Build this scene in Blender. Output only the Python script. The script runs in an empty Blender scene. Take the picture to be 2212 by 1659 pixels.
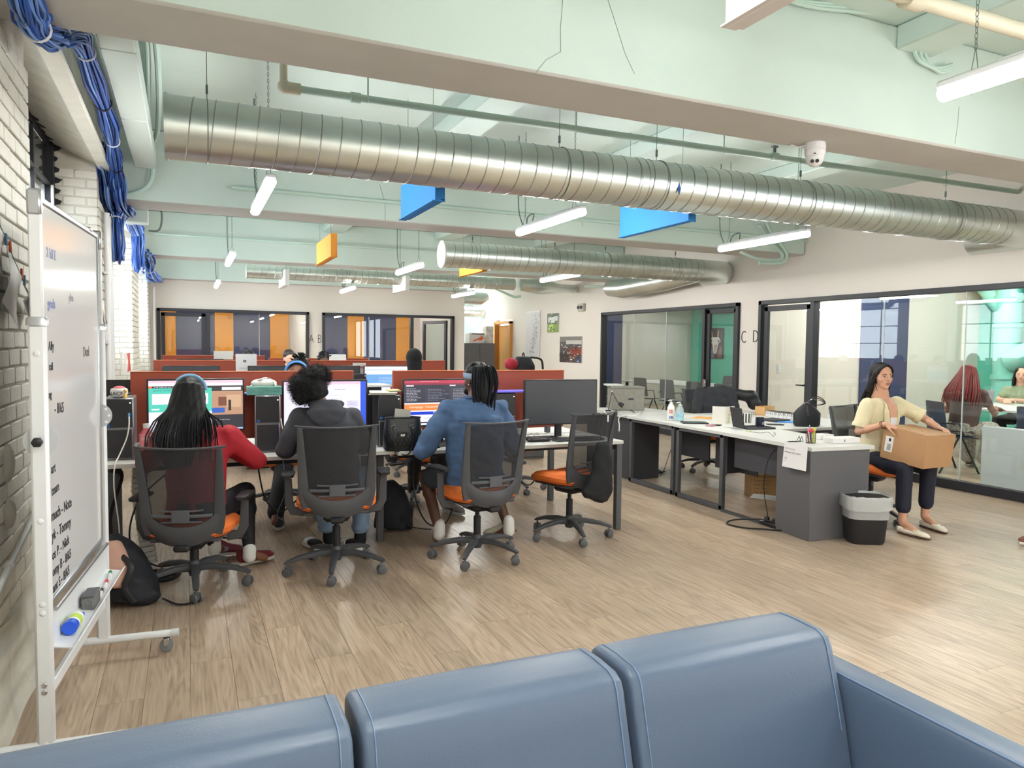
import bpy, bmesh, math, random
import numpy as np
from mathutils import Vector as V, Matrix, Quaternion
random.seed(7)
PI = math.pi
scene = bpy.context.scene
COL = scene.collection

# ------------------------------------------------------------------ camera
YAW, PIT, ROL, CAMH = math.radians(24.1), math.radians(2.93), math.radians(0.6), 1.5
_fw = V((math.sin(YAW)*math.cos(PIT), math.cos(YAW)*math.cos(PIT), -math.sin(PIT)))
_r = V((math.cos(YAW), -math.sin(YAW), 0)); _u = _r.cross(_fw)
_r2 = _r*math.cos(ROL) + _u*math.sin(ROL); _u2 = -_r*math.sin(ROL) + _u*math.cos(ROL)
cam_d = bpy.data.cameras.new('camera'); cam = bpy.data.objects.new('camera', cam_d); COL.objects.link(cam)
cam_d.sensor_width = 36; cam_d.lens = 36*1572/2212; cam_d.clip_start = .05
R3 = Matrix((_r2, _u2, -_fw)).transposed()
cam.matrix_world = Matrix.Translation((0, 0, CAMH)) @ R3.to_4x4()
scene.camera = cam
C0 = V((0, 0, CAMH))
def ray(x, y): return _fw + _r2*((x-1106)/1572) - _u2*((y-829.5)/1572)
def at_z(x, y, z=0.): d = ray(x, y); return C0 + d*((z-CAMH)/d.z)
def at_x(x, y, X): d = ray(x, y); return C0 + d*(X/d.x)
def at_y(x, y, Y): d = ray(x, y); return C0 + d*(Y/d.y)

# ------------------------------------------------------------------ world, sun, exposure
w = bpy.data.worlds.new('world'); scene.world = w; w.use_nodes = True
w.node_tree.nodes['Background'].inputs[0].default_value = (.86, .93, 1, 1)
w.node_tree.nodes['Background'].inputs[1].default_value = 3.5
sd = bpy.data.lights.new('sun', 'SUN'); sd.energy = 14; sd.angle = math.radians(.6); sd.color = (1, .95, .86)
sun = bpy.data.objects.new('sun', sd); COL.objects.link(sun)
sun.rotation_euler = V((.10, 1, -.42)).to_track_quat('-Z', 'Y').to_euler()
sun.location = (-6, -6, 8)
LED = 52.0
scene.view_settings.view_transform = 'Standard'; scene.view_settings.look = 'None'
scene.view_settings.gamma = 1; scene.view_settings.use_curve_mapping = False
scene.view_settings.exposure = 1.17
scene.cycles.max_bounces = 7; scene.cycles.diffuse_bounces = 4; scene.cycles.glossy_bounces = 3
scene.cycles.transparent_max_bounces = 10; scene.cycles.transmission_bounces = 3
scene.cycles.caustics_reflective = False; scene.cycles.caustics_refractive = False
scene.cycles.sample_clamp_indirect = 4
scene.cycles.use_denoising = True

# ------------------------------------------------------------------ materials
def lin(c):
    if isinstance(c, str): c = [int(c[i:i+2], 16)/255 for i in (0, 2, 4)]
    return tuple(((v/12.92) if v <= .04045 else ((v+.055)/1.055)**2.4) for v in c[:3]) + (1,)
MATS = {}
def M(name, col='808080', rough=.6, metal=0, bump=0, bscale=60, var=0, vscale=4, emit=0, alpha=1, spec=None, sheen=0, stretch=None, coat=0):
    if name in MATS: return MATS[name]
    m = bpy.data.materials.new(name); m.use_nodes = True; MATS[name] = m
    nt = m.node_tree; N = nt.nodes; L = nt.links; b = N['Principled BSDF']
    c = lin(col)
    b.inputs['Base Color'].default_value = c; b.inputs['Roughness'].default_value = rough
    b.inputs['Metallic'].default_value = metal
    if spec is not None: b.inputs['Specular IOR Level'].default_value = spec
    if sheen: b.inputs['Sheen Weight'].default_value = sheen
    if coat: b.inputs['Coat Weight'].default_value = coat
    if alpha < 1: b.inputs['Alpha'].default_value = alpha
    if emit:
        b.inputs['Emission Color'].default_value = c; b.inputs['Emission Strength'].default_value = emit
    if bump or var:
        tc = N.new('ShaderNodeTexCoord'); mp = N.new('ShaderNodeMapping'); L.new(tc.outputs['Object'], mp.inputs[0])
        if stretch: mp.inputs['Scale'].default_value = stretch
    if var:
        n = N.new('ShaderNodeTexNoise'); n.inputs['Scale'].default_value = vscale; n.inputs['Detail'].default_value = 5
        L.new(mp.outputs[0], n.inputs['Vector'])
        mr = N.new('ShaderNodeMapRange'); mr.inputs[1].default_value = .3; mr.inputs[2].default_value = .7
        mr.inputs[3].default_value = 1-var; mr.inputs[4].default_value = 1+var
        L.new(n.outputs['Fac'], mr.inputs[0])
        mx = N.new('ShaderNodeMix'); mx.data_type = 'RGBA'; mx.blend_type = 'MULTIPLY'; mx.inputs[0].default_value = 1
        mx.inputs[6].default_value = c; L.new(mr.outputs[0], mx.inputs[7]); L.new(mx.outputs[2], b.inputs['Base Color'])
    if bump:
        n = N.new('ShaderNodeTexNoise'); n.inputs['Scale'].default_value = bscale; n.inputs['Detail'].default_value = 4
        L.new(mp.outputs[0], n.inputs['Vector'])
        bp = N.new('ShaderNodeBump'); bp.inputs['Strength'].default_value = bump; bp.inputs['Distance'].default_value = .01
        L.new(n.outputs['Fac'], bp.inputs['Height']); L.new(bp.outputs[0], b.inputs['Normal'])
    return m
def emis(name, col, s):
    if name in MATS: return MATS[name]
    m = bpy.data.materials.new(name); m.use_nodes = True; MATS[name] = m; N = m.node_tree.nodes; N.clear()
    e = N.new('ShaderNodeEmission'); e.inputs[0].default_value = lin(col); e.inputs[1].default_value = s
    o = N.new('ShaderNodeOutputMaterial'); m.node_tree.links.new(e.outputs[0], o.inputs[0]); return m
def glassy(name, tint='F2F7F5', refl=.9, rough=.0, mixf=None):
    if name in MATS: return MATS[name]
    m = bpy.data.materials.new(name); m.use_nodes = True; MATS[name] = m; nt = m.node_tree; N = nt.nodes; N.clear(); L = nt.links
    t = N.new('ShaderNodeBsdfTransparent'); t.inputs[0].default_value = lin(tint)
    g = N.new('ShaderNodeBsdfGlossy'); g.inputs['Roughness'].default_value = rough
    f = N.new('ShaderNodeFresnel'); gm = N.new('ShaderNodeNewGeometry'); ir = N.new('ShaderNodeMapRange')
    ir.inputs[3].default_value = 1.52; ir.inputs[4].default_value = 1/1.52; L.new(gm.outputs['Backfacing'], ir.inputs[0]); L.new(ir.outputs[0], f.inputs[0])
    mm = N.new('ShaderNodeMath'); mm.operation = 'MULTIPLY'; mm.inputs[1].default_value = refl; L.new(f.outputs[0], mm.inputs[0])
    x = N.new('ShaderNodeMixShader'); L.new(mm.outputs[0], x.inputs[0]); L.new(t.outputs[0], x.inputs[1]); L.new(g.outputs[0], x.inputs[2])
    o = N.new('ShaderNodeOutputMaterial'); L.new(x.outputs[0], o.inputs[0]); return m
def attr_mat(name, emit):
    m = bpy.data.materials.new(name); m.use_nodes = True; MATS[name] = m; nt = m.node_tree; N = nt.nodes; b = N['Principled BSDF']
    a = N.new('ShaderNodeAttribute'); a.attribute_name = 'Col'
    if emit:
        nt.links.new(a.outputs['Color'], b.inputs['Emission Color']); b.inputs['Emission Strength'].default_value = emit
        b.inputs['Base Color'].default_value = (.02, .02, .02, 1); b.inputs['Roughness'].default_value = .35
    else: nt.links.new(a.outputs['Color'], b.inputs['Base Color']); b.inputs['Roughness'].default_value = .55
    return m
SCREEN = attr_mat('screen_picture', .55); PRINT = attr_mat('print', 0)

# ------------------------------------------------------------------ object helpers
WM = {}
def thing(name, label, cat, loc=(0, 0, 0), rz=0, group=None):
    o = bpy.data.objects.new(name, None); COL.objects.link(o); o.empty_display_size = .1
    o.location = loc; o.rotation_euler = (0, 0, rz); o['label'] = label; o['category'] = cat
    if group: o['group'] = group
    WM[o] = Matrix.Translation(loc) @ Matrix.Rotation(rz, 4, 'Z')
    return o
def tag(o, label, cat, group=None):
    o['label'] = label; o['category'] = cat
    if group: o['group'] = group
    return o
def stuff(o): o['kind'] = 'stuff'; return o
def copy_tree(o, parent=None, top=True):
    c = o.copy(); COL.objects.link(c)
    if not top: c.parent = parent
    for ch in list(o.children): copy_tree(ch, c, False)
    return c
def place_copy(o, loc, rz=0, label=None, group=None):
    c = copy_tree(o); c.location = loc; c.rotation_euler = (0, 0, rz)
    if label: c['label'] = label
    if group: c['group'] = group
    WM[c] = Matrix.Translation(loc) @ Matrix.Rotation(rz, 4, 'Z')
    return c
def frame(d, up=V((0, 0, 1))):
    d = V(d).normalized(); a = up.cross(d)
    if a.length < 1e-4: a = V((1, 0, 0)).cross(d)
    a.normalize(); return a, d.cross(a).normalized(), d
class MB:
    def __init__(s): s.v = []; s.f = []; s.c = []
    def add(s, vs, fs, col=None):
        n = len(s.v); s.v += [tuple(p) for p in vs]; s.f += [tuple(i+n for i in f) for f in fs]; s.c += [col]*len(fs); return s
    def box(s, c, d, b=0, R=None, rz=0, col=None):
        hx, hy, hz = d[0]/2, d[1]/2, d[2]/2; b = min(b, .49*min(d))
        if rz: R = Matrix.Rotation(rz, 3, 'Z')
        T = (lambda p: V(c)+(R @ V(p) if R else V(p)))
        if b <= 0:
            vs = [T((x*hx, y*hy, z*hz)) for x in (-1, 1) for y in (-1, 1) for z in (-1, 1)]
            return s.add(vs, [(0, 1, 3, 2), (4, 6, 7, 5), (0, 4, 5, 1), (2, 3, 7, 6), (0, 2, 6, 4), (1, 5, 7, 3)], col)
        vs = []; idx = {}
        h = (hx, hy, hz)
        for x in (-1, 1):
            for y in (-1, 1):
                for z in (-1, 1):
                    for k in range(3):
                        p = [x*(hx-b), y*(hy-b), z*(hz-b)]; p[k] = (x, y, z)[k]*h[k]
                        idx[(x, y, z, k)] = len(vs); vs.append(T(p))
        fs = []
        for k in range(3):
            for sg in (-1, 1):
                a = [(-1, -1), (-1, 1), (1, 1), (1, -1)]; q = []
                for u, w_ in a:
                    t = [u, w_]; t.insert(k, sg); q.append(idx[(t[0], t[1], t[2], k)])
                fs.append(q if (sg > 0) ^ (k == 1) ^ True else q[::-1])
        for k in range(3):
            i, j = [(1, 2), (0, 2), (0, 1)][k]
            for a in (-1, 1):
                for bb in (-1, 1):
                    def g(e, kk):
                        t = [0, 0, 0]; t[k] = e; t[i] = a; t[j] = bb; return idx[(t[0], t[1], t[2], kk)]
                    q = [g(-1, i), g(1, i), g(1, j), g(-1, j)]
                    fs.append(q)
        for x in (-1, 1):
            for y in (-1, 1):
                for z in (-1, 1): fs.append([idx[(x, y, z, k)] for k in range(3)])
        return s.add(vs, fs, col)
    def loft(s, st, lat=None, n=12, cap=True, dirs=None, col=None, closed=False, power=1):
        """st: list of (point, r) or (point, ra, rb)"""
        st = [(V(q[0]), q[1], q[2] if len(q) > 2 else q[1]) for q in st]; m = len(st); vs = []; pa = None
        for i, (p, ra, rb) in enumerate(st):
            if closed: d = st[(i+1) % m][0]-st[i-1][0]
            else: d = st[min(i+1, m-1)][0]-st[max(i-1, 0)][0]
            if dirs: d = V(dirs[i])
            d = d.normalized() if d.length > 1e-9 else V((0, 0, 1))
            if lat is not None: a = V(lat)-d*V(lat).dot(d)
            elif pa is not None: a = pa-d*pa.dot(d)
            else: a = frame(d)[0]
            if a.length < 1e-5: a = frame(d)[0]
            a.normalize(); pa = a; b = d.cross(a)
            for k in range(n):
                t = 2*PI*k/n; cx, sx = math.cos(t), math.sin(t)
                if power != 1: cx = math.copysign(abs(cx)**power, cx); sx = math.copysign(abs(sx)**power, sx)
                vs.append(p+a*(ra*cx)+b*(rb*sx))
        fs = [(i*n+k, i*n+(k+1) % n, ((i+1) % m)*n+(k+1) % n, ((i+1) % m)*n+k) for i in range(m if closed else m-1) for k in range(n)]
        if cap and not closed: fs += [tuple(range(n))[::-1], tuple((m-1)*n+k for k in range(n))]
        return s.add(vs, fs, col)
    def tube(s, pts, r, n=8, closed=False, col=None): return s.loft([(p, r) for p in pts], n=n, closed=closed, col=col)
    def cyl(s, a, b, r0, r1=None, n=20, col=None): return s.loft([(a, r0), (b, r0 if r1 is None else r1)], n=n, col=col)
    def caps(s, a, b, r0, r1=None, n=12):
        r1 = r0 if r1 is None else r1; a = V(a); b = V(b); d = (b-a); L_ = d.length; d = d.normalized() if L_ > 1e-6 else V((0, 0, 1))
        st = [(a-d*r0*math.cos(t), max(r0*math.sin(t), 1e-4)) for t in (0.05, .5, 1.05)] + [(a, r0), (b, r1)] + [(b+d*r1*math.cos(t), max(r1*math.sin(t), 1e-4)) for t in (1.05, .5, 0.05)]
        return s.loft(st, n=n, dirs=[d]*len(st))
    def ball(s, c, r, n=16, R=None, col=None):
        r = (r, r, r) if not hasattr(r, '__len__') else r; m = max(6, n//2); vs = []; c = V(c)
        def T(p): return c+(R @ p if R else p)
        for i in range(1, m):
            t = PI*i/m
            for k in range(n):
                q = 2*PI*k/n; vs.append(T(V((r[0]*math.sin(t)*math.cos(q), r[1]*math.sin(t)*math.sin(q), r[2]*math.cos(t)))))
        vs += [T(V((0, 0, r[2]))), T(V((0, 0, -r[2])))]
        fs = [(i*n+k, (i+1)*n+k, (i+1)*n+(k+1) % n, i*n+(k+1) % n) for i in range(m-2) for k in range(n)]
        fs += [(len(vs)-2, k, (k+1) % n) for k in range(n)] + [(len(vs)-1, (m-2)*n+(k+1) % n, (m-2)*n+k) for k in range(n)]
        return s.add(vs, fs, col)
    def lathe(s, prof, c=(0, 0, 0), n=24, col=None): return s.loft([(V(c)+V((0, 0, z)), max(r, 1e-4)) for r, z in prof], n=n, lat=(1, 0, 0), dirs=[(0, 0, 1)]*len(prof), col=col)
    def prism(s, poly, d, col=None):
        """poly: 3D points, extruded by vector d"""
        poly = [V(p) for p in poly]; d = V(d); n = len(poly)
        return s.add(poly+[p+d for p in poly], [tuple(range(n))[::-1], tuple(range(n, 2*n))]+[(k, (k+1) % n, n+(k+1) % n, n+k) for k in range(n)], col)
    def quad(s, a, b, c, d, col=None): return s.add([a, b, c, d], [(0, 1, 2, 3)], col)
    def sheet(s, fn, nu, nv, th=0, col=None):
        vs = [V(fn(i/nu, j/nv)) for i in range(nu+1) for j in range(nv+1)]; W = nv+1
        fs = [(i*W+j, (i+1)*W+j, (i+1)*W+j+1, i*W+j+1) for i in range(nu) for j in range(nv)]
        if th:
            nn = [V((0, 0, 0)) for _ in vs]
            for f in fs:
                q = (vs[f[1]]-vs[f[0]]).cross(vs[f[3]]-vs[f[0]])
                for i in f: nn[i] += q
            o = len(vs); bk = [p-(q.normalized() if q.length else q)*th for p, q in zip(vs, nn)]
            fs2 = [tuple(o+i for i in f[::-1]) for f in fs]; ed = []
            per = [i*W for i in range(nu+1)]+[nu*W+j for j in range(1, nv+1)]+[i*W+nv for i in range(nu-1, -1, -1)]+[j for j in range(nv-1, 0, -1)]
            for a, b in zip(per, per[1:]+per[:1]): ed.append((a, b, o+b, o+a))
            vs += bk; fs = fs+fs2+ed
        return s.add(vs, fs, col)
    def build(s, name, mat, parent=None, world=False, ang=40, kind=None, mesh_only=False):
        me = bpy.data.meshes.new(name); vs = s.v
        if world and parent is not None:
            I = WM[parent].inverted(); vs = [tuple(I @ V(p)) for p in vs]
        me.from_pydata(vs, [], s.f); me.update()
        if any(c is not None for c in s.c):
            at = me.color_attributes.new('Col', 'FLOAT_COLOR', 'CORNER'); k = 0; dat = []
            for f, c in zip(s.f, s.c): dat += list(lin(c or '808080'))*len(f)
            at.data.foreach_set('color', dat)
        if len(me.polygons) > 6 or True:
            bm = bmesh.new(); bm.from_mesh(me); bmesh.ops.recalc_face_normals(bm, faces=bm.faces); bm.to_mesh(me); bm.free()
        if ang: me.shade_smooth(); me.set_sharp_from_angle(angle=math.radians(ang))
        for m_ in (mat if isinstance(mat, (list, tuple)) else [mat]): me.materials.append(m_)
        if mesh_only: return me
        o = bpy.data.objects.new(name, me); COL.objects.link(o)
        if parent is not None: o.parent = parent
        if kind: o['kind'] = kind
        return o
def B(c, d, b=0, **k): return MB().box(c, d, b, **k)
def mk(name, me, parent=None, loc=(0, 0, 0), rot=None):
    o = bpy.data.objects.new(name, me); COL.objects.link(o); o.location = loc
    if rot: o.rotation_euler = rot
    if parent is not None: o.parent = parent
    return o
def text_obj(name, s, size, mat, loc, R, parent=None, world=True, th=.0015, align='CENTER', offset=0, sx=1):
    cu = bpy.data.curves.new(name, 'FONT'); cu.body = s; cu.size = size; cu.extrude = th; cu.align_x = align; cu.offset = offset; cu.resolution_u = 3
    o = bpy.data.objects.new(name, cu); COL.objects.link(o)
    me = bpy.data.meshes.new_from_object(o.evaluated_get(bpy.context.evaluated_depsgraph_get())); bpy.data.objects.remove(o)
    me.name = name
    T = Matrix.Translation(loc) @ (R.to_4x4() if R else Matrix.Identity(4)) @ Matrix.Diagonal((sx, 1, 1, 1))
    if world and parent is not None: T = WM[parent].inverted() @ T
    me.transform(T); me.materials.clear(); me.materials.append(mat)
    o = bpy.data.objects.new(name, me); COL.objects.link(o)
    if parent is not None: o.parent = parent
    return o
def facing(nx, ny, nz=0, up=(0, 0, 1)):
    """rotation whose local z is the outward normal and local y is up: text reads right when seen against the normal"""
    z = V((nx, ny, nz)).normalized(); u = V(up); x = u.cross(z).normalized(); y = z.cross(x)
    return Matrix((x, y, z)).transposed()
def blob(name, mb, mat, parent, voxel=.01, smooth=3, world=True, disp=None):
    """one continuous surface grown over overlapping closed shapes"""
    me = bpy.data.meshes.new(name); me.from_pydata(mb.v, [], mb.f); me.update()
    bm = bmesh.new(); bm.from_mesh(me); bmesh.ops.recalc_face_normals(bm, faces=bm.faces); bm.to_mesh(me); bm.free()
    o = bpy.data.objects.new(name, me); COL.objects.link(o)
    r = o.modifiers.new('r', 'REMESH'); r.mode = 'VOXEL'; r.voxel_size = voxel; r.use_smooth_shade = True
    if smooth:
        sm = o.modifiers.new('s', 'SMOOTH'); sm.iterations = smooth; sm.factor = .6
    m2 = bpy.data.meshes.new_from_object(o.evaluated_get(bpy.context.evaluated_depsgraph_get()))
    bpy.data.objects.remove(o); bpy.data.meshes.remove(me); m2.name = name
    if disp:
        n = len(m2.vertices); co = np.empty(n*3); no = np.empty(n*3); m2.vertices.foreach_get('co', co); m2.vertices.foreach_get('normal', no)
        co = co.reshape(-1, 3); no = no.reshape(-1, 3); co = disp(co, no); m2.vertices.foreach_set('co', co.ravel()); m2.update()
    if world and parent is not None: m2.transform(WM[parent].inverted())
    m2.materials.clear(); m2.materials.append(mat)
    m2.shade_smooth()
    o = bpy.data.objects.new(name, m2); COL.objects.link(o)
    if parent is not None: o.parent = parent
    return o
def wrinkle(amp=.004, f=22, seed=0, ax=(1, 1, 1)):
    rs = np.random.RandomState(seed); K = [(rs.normal(size=3)*f*np.array(ax), rs.rand()*6) for _ in range(7)]
    def fn(co, no):
        h = sum(np.sin(co @ k+p+.8*np.sin(co[:, [2, 0, 1]] @ k*.6)) for k, p in K)/3.5
        return co+no*(h[:, None]*amp)
    return fn
def curve_pts(P, n=8):
    P = [V(p) for p in P]; out = []
    for i in range(len(P)-1):
        a = P[max(i-1, 0)]; b = P[i]; c = P[i+1]; d = P[min(i+2, len(P)-1)]
        for k in range(n):
            t = k/n; out.append(.5*((2*b)+(c-a)*t+(2*a-5*b+4*c-d)*t*t+(3*b-a-3*c+d)*t**3))
    out.append(P[-1]); return out
def struct(o, kind='structure'): o['kind'] = kind; return o
# ------------------------------------------------------------------ shared materials
mWall = M('wall paint', 'DFD8D1', .75, bump=.05, bscale=90)
mWhiteB = M('white painted brick', 'DAD7CD', .6, bump=.35, bscale=45, var=.05, vscale=9)
mMortar = M('painted mortar', 'C4C0B5', .8, bump=.6, bscale=30, var=.1, vscale=7)
mMint = M('mint ceiling paint', 'CBDBD5', .7, bump=.12, bscale=25, var=.04, vscale=1.2)
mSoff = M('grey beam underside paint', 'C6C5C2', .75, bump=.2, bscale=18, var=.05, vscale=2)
mBlack = M('black window frame', '23232B', .45)
mBlk = M('black plastic', '1B1B1F', .5)
mDark = M('charcoal plastic', '3A3B40', .55)
mTeal = M('teal wall paint', '5DBCA6', .7)
mTealP = M('teal pipe paint', '86CFC0', .5)
mNavy = M('navy panel', '3C4265', .7)
mOrP = M('orange panel', 'E79A35', .7)
mSteel = M('galvanised steel', 'DBE2DE', .36, 1, bump=.05, bscale=5, var=.10, vscale=3)
mSeam = M('duct seam steel', 'B5B4B0', .35, 1)
mFoil = M('crinkled foil', 'D0CDC8', .3, 1, bump=1, bscale=14)
mWhiteM = M('white enamelled metal', 'E4E4E6', .35)
mPipeM = M('mint painted pipe', 'BDD5CB', .5)
mCream = M('cream pipe', 'CFC9B4', .5)
mGlass = glassy('clear glass', 'FAFCFB', 1.2)
mChrome = M('chrome', 'C8C8CC', .15, 1)
mWire = M('thin wire', '6A7672', .5)
mMintD = M('mint wall lower', 'A9CFC3', .7)

# ------------------------------------------------------------------ floor with planks
def plank_mat():
    m = bpy.data.materials.new('oak vinyl plank'); m.use_nodes = True; nt = m.node_tree; N = nt.nodes; L = nt.links; b = N['Principled BSDF']
    g = N.new('ShaderNodeNewGeometry'); sp = N.new('ShaderNodeSeparateXYZ'); L.new(g.outputs['Position'], sp.inputs[0])
    def ma(op, a, b_=None, c=None):
        n = N.new('ShaderNodeMath'); n.operation = op
        for i, q in enumerate((a, b_, c)):
            if q is None: continue
            if isinstance(q, (int, float)): n.inputs[i].default_value = q
            else: L.new(q, n.inputs[i])
        return n.outputs[0]
    ix = ma('FLOOR', ma('DIVIDE', sp.outputs[0], .18)); off = ma('MULTIPLY', ma('FRACT', ma('MULTIPLY', ix, .381)), 1.22)
    iy = ma('FLOOR', ma('DIVIDE', ma('ADD', sp.outputs[1], off), 1.22))
    cb = N.new('ShaderNodeCombineXYZ'); L.new(ix, cb.inputs[0]); L.new(iy, cb.inputs[1])
    wn = N.new('ShaderNodeTexWhiteNoise'); L.new(cb.outputs[0], wn.inputs['Vector'])
    vo = N.new('ShaderNodeVectorMath'); vo.operation = 'MULTIPLY_ADD'; vo.inputs[1].default_value = (17, 3, 9); L.new(wn.outputs['Color'], vo.inputs[0]); L.new(g.outputs['Position'], vo.inputs[2])
    def noise(scale, sc, det=5, dist=0):
        mp = N.new('ShaderNodeMapping'); mp.inputs['Scale'].default_value = sc; L.new(vo.outputs[0], mp.inputs[0])
        n = N.new('ShaderNodeTexNoise'); n.inputs['Scale'].default_value = scale; n.inputs['Detail'].default_value = det; n.inputs['Distortion'].default_value = dist
        L.new(mp.outputs[0], n.inputs['Vector']); return n.outputs['Fac']
    fine = noise(1, (85, 3.2, 1), 6); big = noise(1, (7, .9, 1), 3, .6)
    ring = ma('FRACT', ma('MULTIPLY', big, 9)); ring = ma('ABSOLUTE', ma('SUBTRACT', ring, .5))
    rp = N.new('ShaderNodeValToRGB'); L.new(ma('ADD', ma('MULTIPLY', fine, .8), ma('MULTIPLY', ring, .45)), rp.inputs[0])
    e = rp.color_ramp.elements; e[0].position = .28; e[0].color = lin('9A8470'); e[1].position = .78; e[1].color = lin('C8B39E')
    q = e.new(.5); q.color = lin('B29C87')
    mr = N.new('ShaderNodeMapRange'); mr.inputs[3].default_value = .87; mr.inputs[4].default_value = 1.08; L.new(wn.outputs['Value'], mr.inputs[0])
    mx = N.new('ShaderNodeMix'); mx.data_type = 'RGBA'; mx.blend_type = 'MULTIPLY'; mx.inputs[0].default_value = 1
    L.new(rp.outputs[0], mx.inputs[6]); L.new(mr.outputs[0], mx.inputs[7]); L.new(mx.outputs[2], b.inputs['Base Color'])
    b.inputs['Roughness'].default_value = .3; b.inputs['Specular IOR Level'].default_value = .45
    bp = N.new('ShaderNodeBump'); bp.inputs['Strength'].default_value = .12; bp.inputs['Distance'].default_value = .004; L.new(fine, bp.inputs['Height']); L.new(bp.outputs[0], b.inputs['Normal'])
    return m
mPlank = plank_mat()
floor = struct(B((6.0, 7.5, -.06), (14.4, 23.4, .11)).build('floor', M('dark subfloor', '4A4038', .8)))
def plank_off(ix): return ((ix*.381) % 1)*1.22
pl = []
X0, X1, Y0, Y1 = -1.0, 13.0, -3.9, 19.0
for ix in range(math.floor(X0/.18), math.ceil(X1/.18)):
    for iy in range(-5, 19):
        y = iy*1.22-plank_off(ix); x = ix*.18
        if y+1.22 < Y0 or y > Y1: continue
        c = V((x+.09, y+.61, 0)); d = c-C0; z = d.dot(_fw); sx = abs(d.dot(_r2)/z) if z > .3 else 9
        vis = z > .3 and sx < .76 and c.x < 7.6 and c.x > -.7 and (c.y > 1.7 or c.x > 1.6)
        pl.append((not vis, d.length, c, x, y))
pl.sort(key=lambda t: (t[0], t[1]))
G = .0012
pm = B((0, 0, -.0025), (.18-G, 1.22-G, .005), .0007).build('plank', mPlank, mesh_only=True, ang=0)
for q in pl[:300]: mk('plank', pm, floor, (q[2].x, q[2].y, 0))
r = MB()
for q in pl[300:]:
    c = q[2]; r.box((c.x, c.y, -.0025), (.18-G, 1.22-G, .005))
r.build('plank', mPlank, floor, ang=0, kind='stuff')

# ------------------------------------------------------------------ ceiling, beams, joists
ZB, ZC = 2.77, 3.42
ceiling = struct(B((6.0, 7.5, ZC+.06), (14.4, 23.4, .12)).build('ceiling', mMint))
BEAMY = [(-1.3, -.88), (3.10, 3.52), (7.40, 7.85), (11.85, 12.3), (16.02, 16.45)]
for y0, y1 in BEAMY:
    bm_ = MB(); x0, x1 = -1.05, 7.6 if y0 < 16 else 6.0
    bm_.box(((x0+x1)/2, (y0+y1)/2, (ZB+ZC)/2), (x1-x0, y1-y0, ZC-ZB), .012); o = bm_.build('beam', [mMint, mSoff], ceiling)
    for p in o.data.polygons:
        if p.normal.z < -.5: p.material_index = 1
for y0, y1 in ((3.52, 7.40), (7.85, 11.85), (12.3, 16.02), (-.88, 3.1)):
    for x in (2.15, 4.0, 5.85):
        B((x, (y0+y1)/2, ZC-.07), (.30, y1-y0, .14), .01).build('joist', mMint, ceiling)
g_ = B((6.5, 1.1, 3.17), (.5, 4.0, .5), .02).build('beam', [mMint, mSoff], ceiling)
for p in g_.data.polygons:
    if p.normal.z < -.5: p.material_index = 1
# cracks in the beam face: thin dark grooves drawn as recessed slivers
cr = MB()
for pts in ([(1216, 0), (1212, 60), (1211, 112), (1180, 130), (1157, 158)], [(1314, 0), (1334, 60), (1350, 115), (1372, 160)], [(2072, 230), (2070, 270), (2064, 310)]):
    cr.tube([at_y(x+random.uniform(-1.5, 1.5), y, 3.099) for x, y in pts], .0011, 5)
for pts in ([(820, 398), (832, 440), (832, 476)], [(1260, 445), (1256, 470), (1258, 490)]):
    cr.tube([at_y(x, y, 7.399) for x, y in pts], .002, 5)
cr.build('crack', M('dark crack', '6F837B', .9), ceiling)

# ------------------------------------------------------------------ left brick wall with window recesses
XL, XR_ = -.66, -1.0
SEG = [(-4, -3.6), (-.3, 4.05), (7.02, 8.14), (11.2, 12.5), (15.45, 16.2)]
REC = [(4.05, 7.02, 2.40, 3.13), (8.14, 11.2, 1.25, 3.0), (12.5, 15.45, 1.25, 3.0), (-3.6, -.3, 1.0, 3.0)]  # last entry: unseen window added behind the camera as a daylight source
wl = MB()
for a, b in SEG: wl.box((-.96-.01, (a+b)/2, 1.71), (.60, b-a, 3.42))
for a, b, z0, z1 in REC:
    wl.box((-1.16, (a+b)/2, z0/2), (.28, b-a, z0))
    wl.box((-1.16, (a+b)/2, (z1+3.42)/2), (.28, b-a, 3.42-z1))
    # sloped lintel block over the recess
    wl.prism([(-1.03, a, 3.13), (XL-.01, a, 2.98), (XL-.01, a, 3.42), (-1.03, a, 3.42)], (0, b-a, 0))
wall_left = struct(wl.build('wall_left', [mMortar], ang=30))
rnd = random.Random(3)
bricks = []
def brick_face(x, ya, yb, za, zb, bl=.213, bh=.075, g=.010, axis='x', xr=None):
    k = 0; z = za
    while z+bh < zb:
        y = ya-(bl/2 if k % 2 else 0)
        while y < yb-.02:
            a = max(y, ya); b = min(y+bl, yb)
            if b-a > .04: bricks.append((axis, x, a+g/2, b-g/2, z+g/2, z+bh-g/2))
            y += bl
        z += bh; k += 1
brick_face(XL, 2.35, 4.05, .42, 2.76)
nb_near = len(bricks)
def brick_mb(t, mb):
    ax, x, a, b, z0, z1 = t; j = lambda s=.002: rnd.uniform(-s, s)
    pr = rnd.uniform(.004, .008)
    if ax == 'x': mb.box((x+pr/2-.012, (a+b)/2+j(), (z0+z1)/2+j()), (.024+pr, b-a+j(), z1-z0+j()), .004)
    else: mb.box(((a+b)/2, x-pr/2+.012, (z0+z1)/2), (b-a, .024+pr, z1-z0), .004)
near = sorted(bricks, key=lambda t: -t[2])
for t in near[:285]:
    m_ = MB(); brick_mb(t, m_); m_.build('brick', mWhiteB, wall_left)
rest = near[285:]; bricks = []
brick_face(XL, 7.02, 8.14, .0, 2.76); brick_face(XL, 11.2, 12.5, .0, 2.76); brick_face(XL, 15.45, 16.0, .0, 2.76)
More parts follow.
